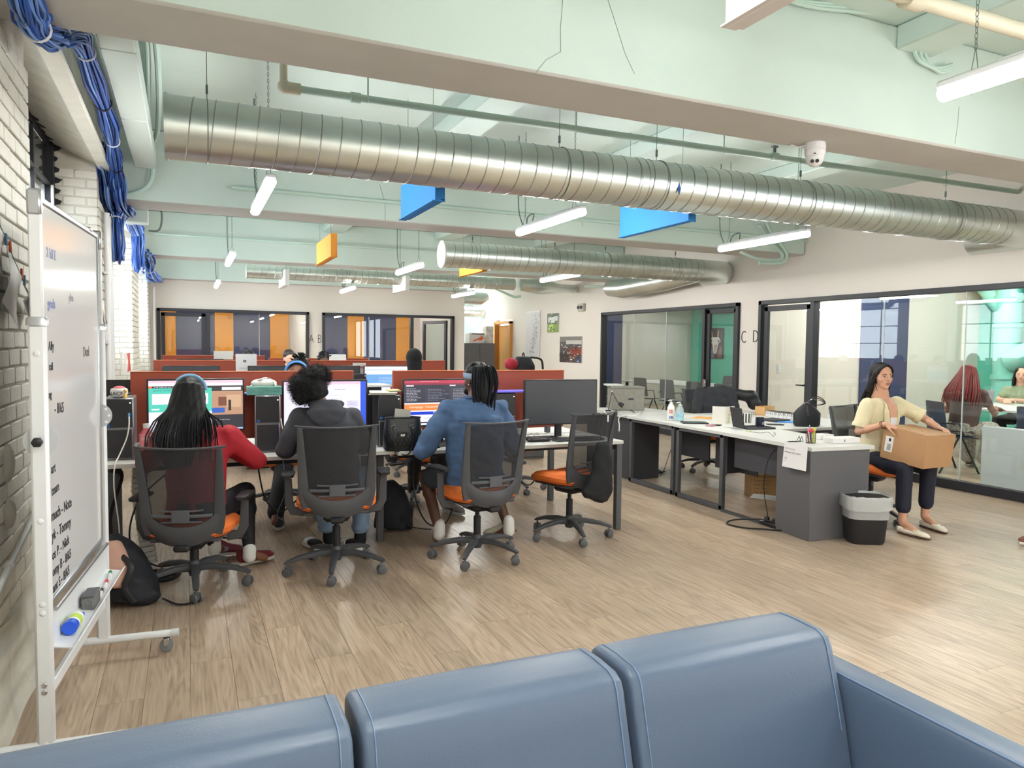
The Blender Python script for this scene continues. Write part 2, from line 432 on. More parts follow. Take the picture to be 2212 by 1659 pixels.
for a, b, z0, z1 in REC[:3]: brick_face(XR_-.02, a, b, .0, z0)
for y in (7.02, 11.2, 15.45): brick_face(y, -1.0, XL, .0, 3.0, bl=.17, axis='y')
m_ = MB()
for t in rest+bricks: brick_mb(t, m_)
stuff(m_.build('brick', mWhiteB, wall_left))
# plaster base of the near pier
def base_fn(u, v):
    y = 1.9+u*2.2; z = v*.42
    return (XL+.012+.018*math.sin(9*y+2)*math.sin(11*z+y)+.03*(1-v)**2, y, z)
MB().sheet(base_fn, 40, 12, .05).build('plaster_base', mMortar, wall_left)
mb = MB()
for z, h in ((1.02, .20), (.82, .16)):
    mb.ball((XL+.005, 3.42, z), (.03, .05, h*.4), 12)
mb.build('plaster_lump', mMortar, wall_left)

mDirt = M('grey outdoor panel', '70777A', .8)
for i, (a, b, z0, z1) in enumerate(REC):
    wdw = thing('window_%d' % (i+1 if i < 3 else 8), 'x', 'window', (XR_, (a+b)/2, z0)); del wdw['label'], wdw['category']; wdw['kind'] = 'structure'
    f = MB(); t = .05
    f.box((-1.0, (a+b)/2, z0+t/2), (.03, b-a, t)); f.box((-1.0, (a+b)/2, z1-t/2), (.03, b-a, t))
    f.box((-1.0, a+t/2, (z0+z1)/2), (.06, t, z1-z0)); f.box((-1.0, b-t/2-.01, (z0+z1)/2), (.07, t+.04, z1-z0))
    f.build('window_frame', mBlack, wdw, world=True)
    nm = 4; 
    for k in range(1, nm):
        y = a+(b-a)*k/nm; B((-1.0, y, (z0+z1)/2), (.02, .022, z1-z0-.02)).build('mullion', mBlack, wdw, world=True)
    nh = 1 if i == 0 else 3
    for k in range(1, nh+1):
        z = z0+(z1-z0)*k/(nh+1); B((-1.0, (a+b)/2, z), (.03, b-a-.02, .022)).build('mullion', mBlack, wdw, world=True)
    for k in range(nm):
        ya = a+(b-a)*k/nm; yb = a+(b-a)*(k+1)/nm
        B((-1.005, (ya+yb)/2, (z0+z1)/2), (.005, yb-ya-.02, z1-z0-.05)).build('pane', mGlass, wdw, world=True)
    if i == 0:
        B((-1.04, (a+b)/2, z1-.22), (.01, b-a-.1, .38)).build('grey_blind', mDirt, wdw, world=True)
        B((-.97, b-.10, z0+.26), (.02, .03, .2), .004).build('latch', mWhiteM, wdw, world=True)
# jagged dark gaps where the plaster broke away round the first window
mb = MB()
for k in range(8):
    z = 2.45+k*.086; mb.prism([(-.985, 7.0, z-.01), (-.985, 7.0, z+.055), (-.96+rnd.uniform(.0, .05), 7.0, z+.03), (-.955+rnd.uniform(.0, .03), 7.0, z+.005)], (0, .012, 0))
for k in range(5):
    y = 6.2+k*.18; mb.prism([(-.99, y, 3.11), (-.99, y+.14, 3.11), (-.99+rnd.uniform(.02, .09), y+.06, 3.085)], (0, 0, .02))
mb.build('broken_plaster_edge', mBlk, wall_left)

# ------------------------------------------------------------------ back wall and rooms A, B behind it
def wall_box(mb, axis, p0, p1, c, th, z0, z1):
    if p1-p0 < .001: return
    if axis == 'y': mb.box(((p0+p1)/2, c+th/2, (z0+z1)/2), (p1-p0, th, z1-z0))
    else: mb.box((c+th/2, (p0+p1)/2, (z0+z1)/2), (th, p1-p0, z1-z0))
mb = MB(); YB = 16.2
A0, A1, B0, B1 = -.53, 2.42, 2.70, 5.73
for a, b in ((-1.0, A0), (A1, B0), (B1, 6.0)): wall_box(mb, 'y', a, b, YB, .12, 0, 2.2)
wall_box(mb, 'y', -1.0, 6.0, YB, .12, 2.2, 2.80)
wall_back = struct(mb.build('wall_back', mWall, ang=30))
struct(B((2.7, 19.5, 1.71), (7.6, .12, 3.42)).build('wall_far', mWall))
mb = MB().box((-1.06, 17.9, 1.71), (.12, 3.4, 3.42)).box((2.56, 17.9, 1.71), (.1, 3.2, 3.42)).box((5.94, 17.9, 1.71), (.12, 3.3, 3.42))
struct(mb.build('wall_partition', mWall))
pan = bpy.data.objects['wall_far']
for x0, x1, m_ in ((348, 380, mOrP), (380, 463, mNavy), (463, 504, mOrP), (504, 583, mNavy), (583, 624, mOrP), (688, 750, mNavy), (750, 786, mOrP), (786, 855, mNavy), (855, 892, mOrP)):
    a = at_y(x0, 700, 19.4).x; b = at_y(x1, 700, 19.4).x
    B(((a+b)/2, 19.41, 1.4), (b-a-.01, .04, 2.75), .005).build('wall_panel', m_, pan)
def front(name, axis, c, u0, u1, mulls, seams, doors, z1=2.2, fw=.06, sill=.10, n=0):
    """black framed glazing; axis 'y' lies in the plane y=c"""
    P = (lambda u, z: (u, c, z)) if axis == 'y' else (lambda u, z: (c, u, z))
    D = (lambda du, t, dz: (du, t, dz)) if axis == 'y' else (lambda du, t, dz: (t, du, dz))
    w_ = thing(name, 'x', 'window', P((u0+u1)/2, 0)); del w_['label'], w_['category']; w_['kind'] = 'structure'
    th = .13
    f = MB(); f.box(P((u0+u1)/2, z1-fw/2), D(u1-u0, th, fw), .004)
    f.box(P(u0+fw/2, z1/2), D(fw, th, z1), .004).box(P(u1-fw/2, z1/2), D(fw, th, z1), .004)
    f.build('window_frame', mBlack, w_, world=True)
    ds = sorted(doors)
    a = u0
    segs = []
    for d0, d1 in ds: segs.append((a, d0)); a = d1
    segs.append((a, u1))
    for s0, s1 in segs:
        if s1-s0 > .15: B(P((s0+s1)/2, sill/2), D(s1-s0-.02, .10, sill), .004).build('sill', mBlack, w_, world=True)
    for m_ in mulls: B(P(m_, z1/2), D(.07, .11, z1-.03), .004).build('mullion', mBlack, w_, world=True)
    for s0, s1 in segs:
        cuts = [s0]+sorted(q for q in seams if s0 < q < s1)+[s1]
        for q0, q1 in zip(cuts, cuts[1:]):
            if q1-q0 > .2: B(P((q0+q1)/2, (sill+z1-fw)/2), D(q1-q0-.006, .01, z1-fw-sill)).build('pane', mGlass, w_, world=True)
    for q in seams: B(P(q, (sill+z1-fw)/2), D(.008, .014, z1-fw-sill)).build('glass_joint', M('silver joint', 'C8CCD0', .3), w_, world=True)
    return w_, P, D
def door_leaf(name, P, D, d0, d1, z1, th=.045, handle=None, glass=None):
    o = thing(name, 'x', 'door', P((d0+d1)/2, 0)); del o['label'], o['category']; o['kind'] = 'structure'
    f = MB(); s = .075
    f.box(P((d0+d1)/2, z1-s/2), D(d1-d0, th, s), .004).box(P((d0+d1)/2, .06+s/2), D(d1-d0, th, s+.06), .004)
    f.box(P(d0+s/2, z1/2), D(s, th, z1-.02), .004).box(P(d1-s/2, z1/2), D(s, th, z1-.02), .004)
    f.build('door_frame', mBlack, o, world=True)
    B(P((d0+d1)/2, z1/2), D(d1-d0-2*s, .01, z1-2*s)).build('pane', glass or mGlass, o, world=True)
    if handle is not None:
        h = MB(); p = V(P(handle, 1.02)); e = V(D(0, -.06, 0)); q = V(D(.11*(1 if handle < (d0+d1)/2 else -1), 0, 0))
        h.caps(p, p+e, .012).caps(p+e, p+e+q, .010); h.build('door_handle', mBlk, o, world=True)
    return o
front('window_4', 'y', YB, A0, A1, [at_y(450, 720, YB).x], [at_y(560, 720, YB).x], [(A0+.06, at_y(446, 720, YB).x)])
_, P_, D_ = front('window_5', 'y', YB, B0, B1, [at_y(889, 720, YB).x], [at_y(797, 720, YB).x], [(at_y(893, 720, YB).x, B1-.06)])
door_leaf('door_1', lambda u, z: (u, YB, z), lambda a, b, c: (a, b, c), A0+.07, at_y(444, 720, YB).x, 2.12)
# open door leaf of room B, swung into the room
dB = thing('door_2', 'x', 'door', (5.6, 16.3, 0)); del dB['label'], dB['category']; dB['kind'] = 'structure'
R_ = Matrix.Rotation(math.radians(112), 3, 'Z')
def leafP(x, z): return V((5.6, 16.3, 0))+R_ @ V((x, 0, z))
f = MB()
for c, d in (((.04, 1.05), (.08, 2.1)), ((.84, 1.05), (.08, 2.1)), ((.44, 2.06), (.88, .08)), ((.44, .08), (.88, .14))):
    f.box(leafP(c[0], c[1]), (d[0], .045, d[1]), .004, R=R_)
f.build('door_frame', mBlack, dB, world=True)
MB().box(leafP(.44, 1.05), (.74, .012, 1.9), R=R_).build('pane', glassy('pale glass', 'DDE6E4', 1.5), dB, world=True)
MB().caps(leafP(.82, 1.0)+V((-.05, -.03, 0)), leafP(.72, 1.0)+V((-.05, -.03, 0)), .012).build('door_handle', mBlk, dB, world=True)
for ch, x, y in (('A', 681, 733), ('B', 690, 733)):
    pass
mInk = M('black lettering', '1E1E22', .6)
for ch, x in (('A', 672.5), ('B', 690)):
    p = at_y(x, 741, YB-.006)
    tag(text_obj('room_letter', ch, .27, mInk, p, facing(0, -1), None, sx=.62, offset=-.006, th=.003), 'black wall letter %s %s glazed meeting room' % (ch, 'beside the left' if ch == 'A' else 'beside the right'), 'letter')

# ------------------------------------------------------------------ right wall, rooms C and D
XW = 7.62
C0_, C1_, D0_, D1_ = 8.64, 12.62, 2.0, 8.22
mb = MB()
wall_box(mb, 'x', -4, D0_, XW, .12, 0, .9); wall_box(mb, 'x', -4, D0_, XW, .12, 2.7, 3.42); wall_box(mb, 'x', 1.4, D0_, XW, .12, .9, 2.7); wall_box(mb, 'x', -1.3, -1.1, XW, .12, .9, 2.7); wall_box(mb, 'x', D1_, C0_, XW, .12, 0, 2.2)
wall_box(mb, 'x', C1_, 17.05, XW, .12, 0, 2.2); wall_box(mb, 'x', 18.1, 21.0, XW, .12, 0, 2.2); wall_box(mb, 'x', D0_, 21.0, XW, .12, 2.2, 3.42)
wall_right = struct(mb.build('wall_right', mWall, ang=30))
YC = [at_x(px, 740, XW).y for px in (1522, 1437, 1368)]
front('window_6', 'x', XW+.02, C0_, C1_, [YC[0]], [YC[1], YC[2]], [(C0_+.06, YC[0]-.03)])
door_leaf('door_3', lambda u, z: (XW+.02, u, z), lambda a, b, c: (b, a, c), C0_+.07, YC[0]-.045, 2.13, handle=None)
pl_ = at_x(1521, 828, XW-.05)
B((pl_.x, pl_.y, pl_.z), (.03, .05, .13), .006).build('door_handle', mChrome, bpy.data.objects['door_3'], world=True)
YD = [at_x(px, 740, XW).y for px in (1756, 1905, 2082)]
front('window_7', 'x', XW+.02, D0_, D1_, [YD[0]], [YD[1], YD[2], 3.3], [(YD[0]+.04, D1_-.06)])
door_leaf('door_4', lambda u, z: (XW+.02, u, z), lambda a, b, c: (b, a, c), YD[0]+.05, D1_-.08, 2.12, handle=YD[0]+.12)
for ch, x, y in (('C', 1606, 741), ('D', 1631.5, 740)):
    p = at_x(x, y, XW-.006)
    tag(text_obj('room_letter', ch, .27, mInk, p, facing(-1, 0), None, sx=.62, offset=-.006, th=.003), 'black wall letter %s %s' % (ch, 'next to the smaller right-hand window' if ch == 'C' else 'next to the tall black glass door'), 'letter')
XT = 12.7
struct(B((XT+.06, 10, 1.71), (.12, 17, 3.42)).build('wall_teal', mTeal))
wd = struct(B((10.2, 8.42, 1.71), (5.1, .14, 3.42)).build('wall_divider', mWall))
B(((9.8+10.87)/2, 8.33, 1.35), (1.07, .03, 2.7), .004).build('wall_panel', mNavy, wd)
wc = struct(B((10.2, 16.4, 1.71), (5.1, .14, 3.42)).build('wall_end', mWall))
B((9.1, 16.31, 1.35), (2.7, .03, 2.7), .004).build('wall_panel', mNavy, wc)
for a, b in ((-3.95, -1.3), (-1.1, 1.4)):  # unseen window openings behind the camera, added to let in fill daylight
    wdw = thing('window_%d' % (9 if a < -2 else 10), 'x', 'window', (XW+.06, (a+b)/2, .9)); del wdw['label'], wdw['category']; wdw['kind'] = 'structure'
    f = MB().box((XW+.06, (a+b)/2, .93), (.06, b-a, .06)).box((XW+.06, (a+b)/2, 2.67), (.06, b-a, .06)).box((XW+.06, (a+b)/2, 1.8), (.06, .05, 1.7)).box((XW+.06, a+.03, 1.8), (.06, .06, 1.8)).box((XW+.06, b-.03, 1.8), (.06, .06, 1.8)); f.build('window_frame', mBlack, wdw, world=True)
struct(B((10.2, 1.75, 1.71), (5.1, .12, 3.42)).build('wall_side', mWall))
# switch plates
for x, y, X_ in ((1683, 797, None), (1790, 905, None)):
    p = at_y(x, y, 8.345); t_ = thing('light_switch', 'small white wall switch seen through the %s glass of room D' % ('door' if x < 1700 else 'wide'), 'switch', p)
    B(p, (.08, .012, .13), .003).build('plate', mWhiteM, t_, world=True); B(p+V((0, -.008, 0)), (.03, .01, .06), .002).build('rocker', mWhiteM, t_, world=True)
struct(B((3.3, -4.05, 1.71), (8.8, .12, 3.42)).build('wall_front', mWall))
# corridor beyond the back wall
struct(B((6.86, 21.0, 1.71), (2.2, .12, 3.42)).build('wall_corridor', mTeal))
struct(B((5.95, 20.2, 1.71), (.1, 1.6, 3.42)).build('wall_hall', mTeal))
dr = thing('door_5', 'x', 'door', (XW, 17.5, 0)); del dr['label'], dr['category']; dr['kind'] = 'structure'
mOak = M('orange oak veneer', 'BE8746', .5, var=.08, vscale=3, stretch=(6, 6, .6)); mOakF = M('oak door casing', 'C98F4C', .5)
B((XW+.05, 17.55, 1.03), (.05, .92, 2.06), .004).build('door_panel', mOak, dr, world=True)
mb = MB().box((XW, 17.06, 1.07), (.16, .07, 2.14)).box((XW, 18.06, 1.07), (.16, .07, 2.14)).box((XW, 17.56, 2.13), (.16, 1.07, .07))
mb.build('door_frame', mOakF, dr, world=True)
MB().caps((XW-.02, 17.2, 1.0), (XW-.02, 17.3, 1.0), .012).build('door_handle', mChrome, dr, world=True)
# baseboard
struct(B((XW-.006, 14.8, .05), (.012, 4.4, .10), .003).build('baseboard_right', M('dark rubber base', '3A3A3C', .6)))
# ------------------------------------------------------------------ spiral ducts
def duct(label, Y, x0, x1, z, r, rod_x, seamd=.115, cap='open', elbow=True, joints=()):
    d = thing('spiral_duct', label, 'duct', (x0, Y, z))
    P = [V((x0, Y, z)), V((x1-.01, Y, z))]
    pts = [V((x0+(x1-r-.02-x0)*k/24, Y, z)) for k in range(25)]
    if elbow:
        cx, cy = x1-r-.02, Y+r+.10; R_ = r+.10
        pts = [p for p in pts if p.x < cx-.01]+[V((cx+R_*math.sin(t), cy-R_*math.cos(t), z)) for t in [PI/2*k/8 for k in range(9)]]+[V((cx+R_, cy+.35, z))]
    m = MB().loft([(p, r) for p in pts], n=40, cap=False, lat=(0, 0, 1)); m.build('duct_shell', mSteel, d, world=True, ang=60)
    h = MB(); hp = []
    n = int((x1-r-.3-x0)/seamd)*20
    for k in range(n+1):
        t = k/20; a = 2*PI*t; hp.append(V((x0+.03+seamd*t, Y+(r+.001)*math.sin(a), z+(r+.001)*math.cos(a))))
    h.loft([(p, .0045) for p in hp], n=4, cap=False); h.build('spiral_seam', mSeam, d, world=True, ang=60)
    for jx in joints:
        MB().loft([(V((jx-.03, Y, z)), r+.004), (V((jx+.03, Y, z)), r+.004)], n=40, lat=(0, 0, 1)).build('joint_band', mSteel, d, world=True)
        MB().loft([(V((jx+.03, Y, z)), r+.006), (V((jx+.036, Y, z)), r+.006)], n=40, lat=(0, 0, 1)).build('joint_ring', mSeam, d, world=True)
    if cap:
        e = MB(); e.loft([(V((x0-.012, Y, z)), r+.008), (V((x0+.006, Y, z)), r+.008)], n=40, lat=(0, 0, 1))
        e.build('end_cap', mWhiteM if cap == 'white' else mSteel, d, world=True)
    for x in rod_x:
        g = MB(); g.cyl((x, Y, z+r), (x, Y, ZC), .0022, n=5)
        g.loft([(V((x, Y+(r+.004)*math.sin(a), z+(r+.004)*math.cos(a))), .0025) for a in [2*PI*k/36 for k in range(36)]], n=4, closed=True)
        g.box((x, Y, z+r+.06), (.012, .012, .05)); g.build('hanger', mWire, d, world=True)
    return d
xd2 = at_y(955, 545, 8.9).x
d1 = duct('long galvanised spiral duct nearest the camera, across the whole room', 4.5, -.085, 7.56, 2.69, .172, (.12, 2.35, 3.15, 4.55, 6.3), joints=(2.95, 5.35))
duct('shorter galvanised duct with white end cap behind the near duct', 8.9, xd2, 7.56, 2.67, .165, (3.4, 4.6, 5.4, 6.6), cap='white', joints=(3.9, 5.9))
d3 = duct('far thin galvanised duct above the back desks', 13.3, at_y(533, 580, 13.3).x, 6.1, 2.74, .115, (1.6, 3.2, 4.8), elbow=False, joints=(2.6, 4.5))
MB().loft([(V((6.1, 13.3, 2.74)), .115), (V((6.45, 13.3, 2.72)), .15), (V((6.6, 13.3, 2.72)), .15), (V((7.1, 13.5, 2.72)), .09), (V((7.58, 13.7, 2.74)), .09)], n=24).build('reducer', mSteel, d3, world=True)
# branch duct lying along the wall
bd = thing('branch_duct', 'short thick duct lying along the right wall below the capped duct', 'duct', (7.3, 10.4, 2.62))
MB().loft([(V((7.36, 9.3, 2.70)), .15), (V((7.34, 10.2, 2.63)), .17), (V((7.25, 11.3, 2.58)), .175), (V((7.2, 11.7, 2.60)), .14)], n=28).build('duct_shell', mSteel, bd, world=True)
MB().box((7.25, 10.7, 2.86), (.08, .5, .12), .01).cyl((7.2, 11.9, 2.66), (6.95, 12.2, 2.66), .02).build('bracket', mPipeM, bd, world=True)
t_ = B((0, 0, 0), (.03, .002, .09)); 
tp = at_y(1467, 408, 4.33); mb = MB().prism([tp+V((0, 0, .045)), tp+V((.012, 0, 0)), tp+V((0, 0, -.045)), tp+V((-.012, 0, 0))], (0, -.004, 0)); mb.build('tape_mark', M('blue tape', '2E63B8'), d1, world=True)

# ------------------------------------------------------------------ LED fixtures
mLens = emis('lit lens', 'FFFDF6', LED)
def light_fixture(label):
    o = thing('tube_light', label, 'light', (0, 0, 2.5), 0, 'hanging tube lights')
    L_ = 1.18
    hs = MB(); hs.box((0, 0, .062), (.062, L_, .035), .008); hs.box((0, 0, .085), (.03, L_*.6, .012), .003)
    hs.build('housing', mWhiteM, o)
    ln = MB(); st = [(V((0, -L_/2-.005, .028)), .012, .01)]+[(V((0, -L_/2+.01+(L_-.02)*k/4, .028)), .034, .028) for k in range(5)]+[(V((0, L_/2+.005, .028)), .012, .01)]
    ln.loft(st, n=14, lat=(1, 0, 0)); ln.build('lens', mLens, o)
    for y in (-.45, .45):
        h = MB(); h.cyl((-.02, y, .08), (0, y, .17), .002, n=4).cyl((.02, y, .08), (0, y, .17), .002, n=4); 
        z = .17; k = 0
        while z < .90:
            h.loft([(V((0, y, z))+(V((.006*math.cos(a), 0, .013*math.sin(a))) if k % 2 else V((0, .006*math.cos(a), .013*math.sin(a)))), .0016) for a in [2*PI*q/8 for q in range(8)]], n=4, closed=True)
            z += .021; k += 1
        h.build('chain', mWire, o)
    P = curve_pts([(0, .30, .09), (.02, .32, .16), (.0, .40, .14), (.03, .5, .05), (.03, .58, .12), (.0, .6, .3), (0, .6, .9)], 5)
    MB().tube(P, .006, 6).build('power_cable', mWire, o)
    return o
LX = (.50, 2.76, 5.05); LY = (-3.2, .98, 5.47, 9.62, 13.75)
# the near right fixture's cord leaves on the far side, out of view
names = {(0, 2): 'lit tube light hanging nearest the brick wall under the near duct', (1, 2): 'lit tube light in the middle between the two blue baffles', (2, 2): 'lit tube light right of the second blue baffle',
 (2, 1): 'large lit tube light cut by the right edge of the frame', (0, 3): 'lit tube light left of the orange baffle', (1, 3): 'small lit tube light below the middle beam, left of the capped duct',
 (2, 3): 'lit tube light hanging under the capped duct', (0, 4): 'far lit tube light beside the last blue cable loop', (1, 4): 'far lit tube light between the two small white baffles', (2, 4): 'far lit tube light in front of the corridor opening'}
lt0 = None
for j, y in enumerate(LY):
    for i, x in enumerate(LX):
        if j == 1 and i == 1: x = 2.76
        lb = names.get((i, j), 'lit tube light above and behind the camera, outside the frame')
        if (i, j) == (2, 1): x, y = 2.785, 1.44
        elif (i, j) == (1, 1): x, y = 5.05, 1.44
        if lt0 is None: lt0 = light_fixture(lb); lt0.location = (x, y, 2.5)
        else:
            c_ = place_copy(lt0, (x, y, 2.5), 0, lb)
            if (i, j) == (2, 1):
                for q_ in list(c_.children):
                    if q_.name.startswith('power_cable'): bpy.data.objects.remove(q_)
for n_, x, y, z, lb in ((0, 1.0, 17.8, 2.35, 'added tube light brightening meeting room A'), (1, 4.0, 17.8, 2.35, 'added tube light brightening meeting room B'), (2, 6.8, 18.6, 2.52, 'lit tube light in the corridor opening at the back'),  # fixtures of rooms A and B are added to light those rooms
                        (3, 9.4, 10.6, 2.75, 'tube light inside room C near its glass'), (4, 11.2, 13.5, 2.75, 'tube light inside room C over the far table end'), (5, 9.2, 6.2, 2.75, 'lit tube light seen through the top of the wide glass of room D'), (6, 11.0, 4.6, 2.6, 'lit tube light inside room D at the right edge'),
                        (7, 11.2, 7.0, 2.75, 'added tube light brightening room D near the teal pipes'), (8, 9.0, 4.0, 2.75, 'added tube light brightening room D above the low white board'), (9, 9.2, 7.6, 2.75, 'added tube light brightening room D beside the navy panel'), (10, 9.6, 14.6, 2.75, 'added tube light brightening room C near its navy panel')):  # the fixtures on this row are extras, added to brighten rooms C and D
    place_copy(lt0, (x, y, z), PI/2 if n_ in (2,) else 0, lb)

# ------------------------------------------------------------------ hanging baffles
def baffle(col, x, y0, y1, z0, z1, label, grp):
    o = thing('ceiling_baffle', label, 'baffle', (x, (y0+y1)/2, z0))
    m = M('baffle '+col[0], col[1], .7)
    B((x, (y0+y1)/2, (z0+z1)/2), (.045, y1-y0, z1-z0), .003).build('panel', m, o, world=True)
    mb = MB().box((x+.035, (y0+y1)/2, z0+.012), (.03, y1-y0, .006)).box((x-.03, (y0+y1)/2, z0+.004), (.02, y1-y0, .006))
    mb.box((x+.035, y0+.003, (z0+z1)/2), (.03, .006, z1-z0)); mb.build('edge_channel', m, o, world=True)
    mb = MB()
    for y in (y0+.12, y1-.12): mb.cyl((x, y, z1), (x, y, ZC), .002, n=5)
    mb.build('hanger', mWire, o, world=True)
BL, OR, WH = ('blue', '2E86D8'), ('orange', 'F29B3A'), ('white', 'E8E4E2')
baffle(BL, 1.60, 4.86, 5.74, 2.5, 2.775, 'blue baffle hanging left of the middle tube light', 0)
baffle(BL, 3.64, 4.72, 5.72, 2.5, 2.775, 'blue baffle hanging right of the middle tube light', 0)
baffle(OR, 1.54, 8.5, 9.5, 2.5, 2.775, 'orange baffle hanging clear below the middle beam', 0)
baffle(OR, 3.64, 9.1, 10.0, 2.5, 2.775, 'orange baffle mostly hidden behind the capped duct', 0)
baffle(WH, 1.56, 12.9, 13.8, 2.5, 2.775, 'small white baffle left of the far tube light', 0)
baffle(WH, 3.66, 12.9, 13.8, 2.5, 2.775, 'small white baffle right of the far tube light', 0)
baffle(WH, 1.57, .9, 1.86, 2.5, 2.775, 'white baffle cut by the top edge of the frame', 0)

# ------------------------------------------------------------------ pipes
def pipe(label, pts, r, mat, n=12, smooth=0, fits=(), hang=()):
    o = thing('ceiling_pipe', label, 'pipe', pts[0])
    P = curve_pts(pts, smooth) if smooth else [V(p) for p in pts]
    mb = MB()
    if smooth: mb.tube(P, r, n)
    else:
        for a, b in zip(P, P[1:]): mb.cyl(a, b, r, n=n)
    mb.build('pipe_run', mat, o, world=True)
    for p, d in fits:
        p = V(p); d = V(d).normalized(); MB().cyl(p-d*r*1.3, p+d*r*1.3, r*1.45, n=n).build('fitting', mat, o, world=True)
    for p in hang:
        p = V(p); mb = MB().cyl(p, (p.x, p.y, ZC), .006, n=6); mb.loft([(p+V((0, (r+.004)*math.sin(a), (r+.004)*math.cos(a))), .004) for a in [2*PI*k/12 for k in range(12)]], n=4, closed=True); mb.build('hanger', mPipeM, o, world=True)
    return o
YP = 4.72; zp = lambda x: 3.08+(x-.58)*.0015
o = pipe('mint painted pipe running above the near duct with an elbow at its left end', [(.58, YP, 3.07), (7.6, YP-.05, 3.10)], .024, mPipeM, fits=[((1.0, YP, 3.07), (1, 0, 0)), ((4.45, YP-.03, 3.09), (1, 0, 0))], hang=[(1.08, YP, 3.07), (2.6, YP, 3.08), (3.95, YP, 3.09), (6.6, YP, 3.1)])
MB().cyl((.56, YP, 3.09), (.56, YP, ZC), .024).ball((.565, YP, 3.075), .042).cyl((.57, YP, 3.07), (.66, YP, 3.07), .036).build('elbow', mCream, o, world=True)
MB().cyl((4.45, YP-.03, 3.10), (4.45, YP-.03, 3.17), .014).box((4.45, YP-.03, 3.17), (.05, .03, .015)).build('sprinkler_head', mWire, o, world=True)
pipe('mint pipe in front of the middle beam, just below the near duct', [(.4, 7.36, 2.96), (7.6, 7.36, 2.96)], .02, mPipeM)
pipe('thin mint pipe along the third beam', [(-.4, 11.6, 3.05), (7.5, 11.6, 3.05)], .018, mPipeM)
pt = at_z(2212, 71, 3.05); pipe('cream pipe crossing the top right corner', [(1.2, pt.y, 3.06), (7.6, pt.y, 3.05)], .036, mCream, fits=[((at_y(1972, 8, pt.y).x, pt.y, 3.06), (1, 0, 0))])
for k, (dx, lb) in enumerate(((0, 'outer mint conduit looping down the near beam at top right'), (.05, 'middle mint conduit looping down the near beam at top right'), (.1, 'inner mint conduit looping down the near beam at top right'))):
    s = k*9
    P = [at_y(x, y, 3.07) for x, y in ((1600, -40+s*.4), (1740, 3+s*.5), (1850, 8+s), (1930, 22+s*.8), (1978-s*.6, 50+s), (1992-s, 95+s*.5), (2004-s, 132), (2030-s*.4, 156-s*.5), (2056, 150-s*.6))]
    pipe(lb, P, .011, mPipeM, 8, smooth=5)
# conduit loops at the right wall ends of the beams
for (y_, pts, lb) in ((7.38, ((1640, 485), (1652, 505), (1672, 530), (1690, 550), (1680, 562), (1640, 560), (1600, 545)), 'thick mint conduit curling at the right end of the middle beam'),
                      (7.36, ((1655, 480), (1668, 505), (1690, 532), (1700, 552), (1688, 568), (1640, 568)), 'second mint conduit curling at the right end of the middle beam'),
                      (15.9, ((1060, 618), (1085, 630), (1110, 641), (1125, 640)), 'mint conduit at the right end of the last beam')):
    pipe(lb, [at_y(x, y, y_) for x, y in pts], .022 if y_ < 9 else .03, mPipeM, 8, smooth=5)
# conduit beside the left wall ledge
pipe('mint conduit bending down at the left end of the middle beam', [(-.16, 3.6, 3.36), (-.15, 5.4, 3.33), (-.2, 6.9, 3.30), (-.26, 7.25, 3.22), (-.26, 7.3, 2.98), (-.34, 7.34, 2.86), (-.5, 7.37, 2.8)], .02, mPipeM, 8, smooth=5)
pipe('thin mint conduit along the left ceiling corner', [(-.2, 3.6, 3.38), (-.2, 5, 3.36), (-.24, 6.2, 3.36), (-.27, 7.2, 3.3)], .012, mPipeM, 8, smooth=5)
o = thing('raceway', 'pale square metal raceway along the top of the left wall', 'raceway', (-.40, 5.5, 2.98))
for a, b in ((3.55, 4.4), (4.41, 5.7), (5.71, 7.2)):
    B((-.31, (a+b)/2, 3.10), (.17, b-a, .15), .006).build('raceway_section', M('raceway metal', 'C9D4CF', .4), o, world=True)
o = thing('wall_ledge', 'mint ledge under the blue cables on the left wall', 'ledge', (-.6, 5.5, 2.95)); B((-.61, 5.53, 2.965), (.10, 4.0, .04), .008).build('ledge_board', mWhiteB, o, world=True)
o = thing('wall_conduit', 'white vertical conduits on the pier between the first two window recesses', 'conduit', (-.6, 7.5, 0))
for y, r in ((7.25, .025), (7.45, .02), (7.62, .016)):
    MB().cyl((-.62, y, .05), (-.62, y, 2.62), r, n=10).build('conduit_pipe', mWhiteM, o, world=True)
for z in (.9, 1.5, 2.1): B((-.625, 7.43, z), (.03, .5, .02)).build('strap', mWhiteM, o, world=True)
pipe('white pipe rising along the foot of the left brick wall', [(-.62, 2.3, .50), (-.62, 3.3, .66), (-.62, 4.0, .78)], .012, mWhiteM, fits=[((-.62, 3.25, .655), (0, 1, .12))])
pipe('white vertical pipe in the far left corner', [(-.58, 16.0, .1), (-.58, 16.0, 2.6)], .03, mWhiteM)
o = thing('flex_conduit', 'ribbed metal flexible conduit hanging over the left end of the near beam', 'conduit', (-.4, 3.3, 2.8))
P = curve_pts([at_z(118, -40, 2.95), at_z(128, 10, 2.85), at_y(140, 50, 3.52), at_x(160, 90, -.47), at_x(165, 100, -.47)], 10)
mb = MB()
st = []
for k, p in enumerate(P): st += [(p, .011 if k % 2 else .0085)]
mb.loft(st, n=8); mb.build('sleeve', M('flex metal', '9A9C98', .35, 1), o, world=True)

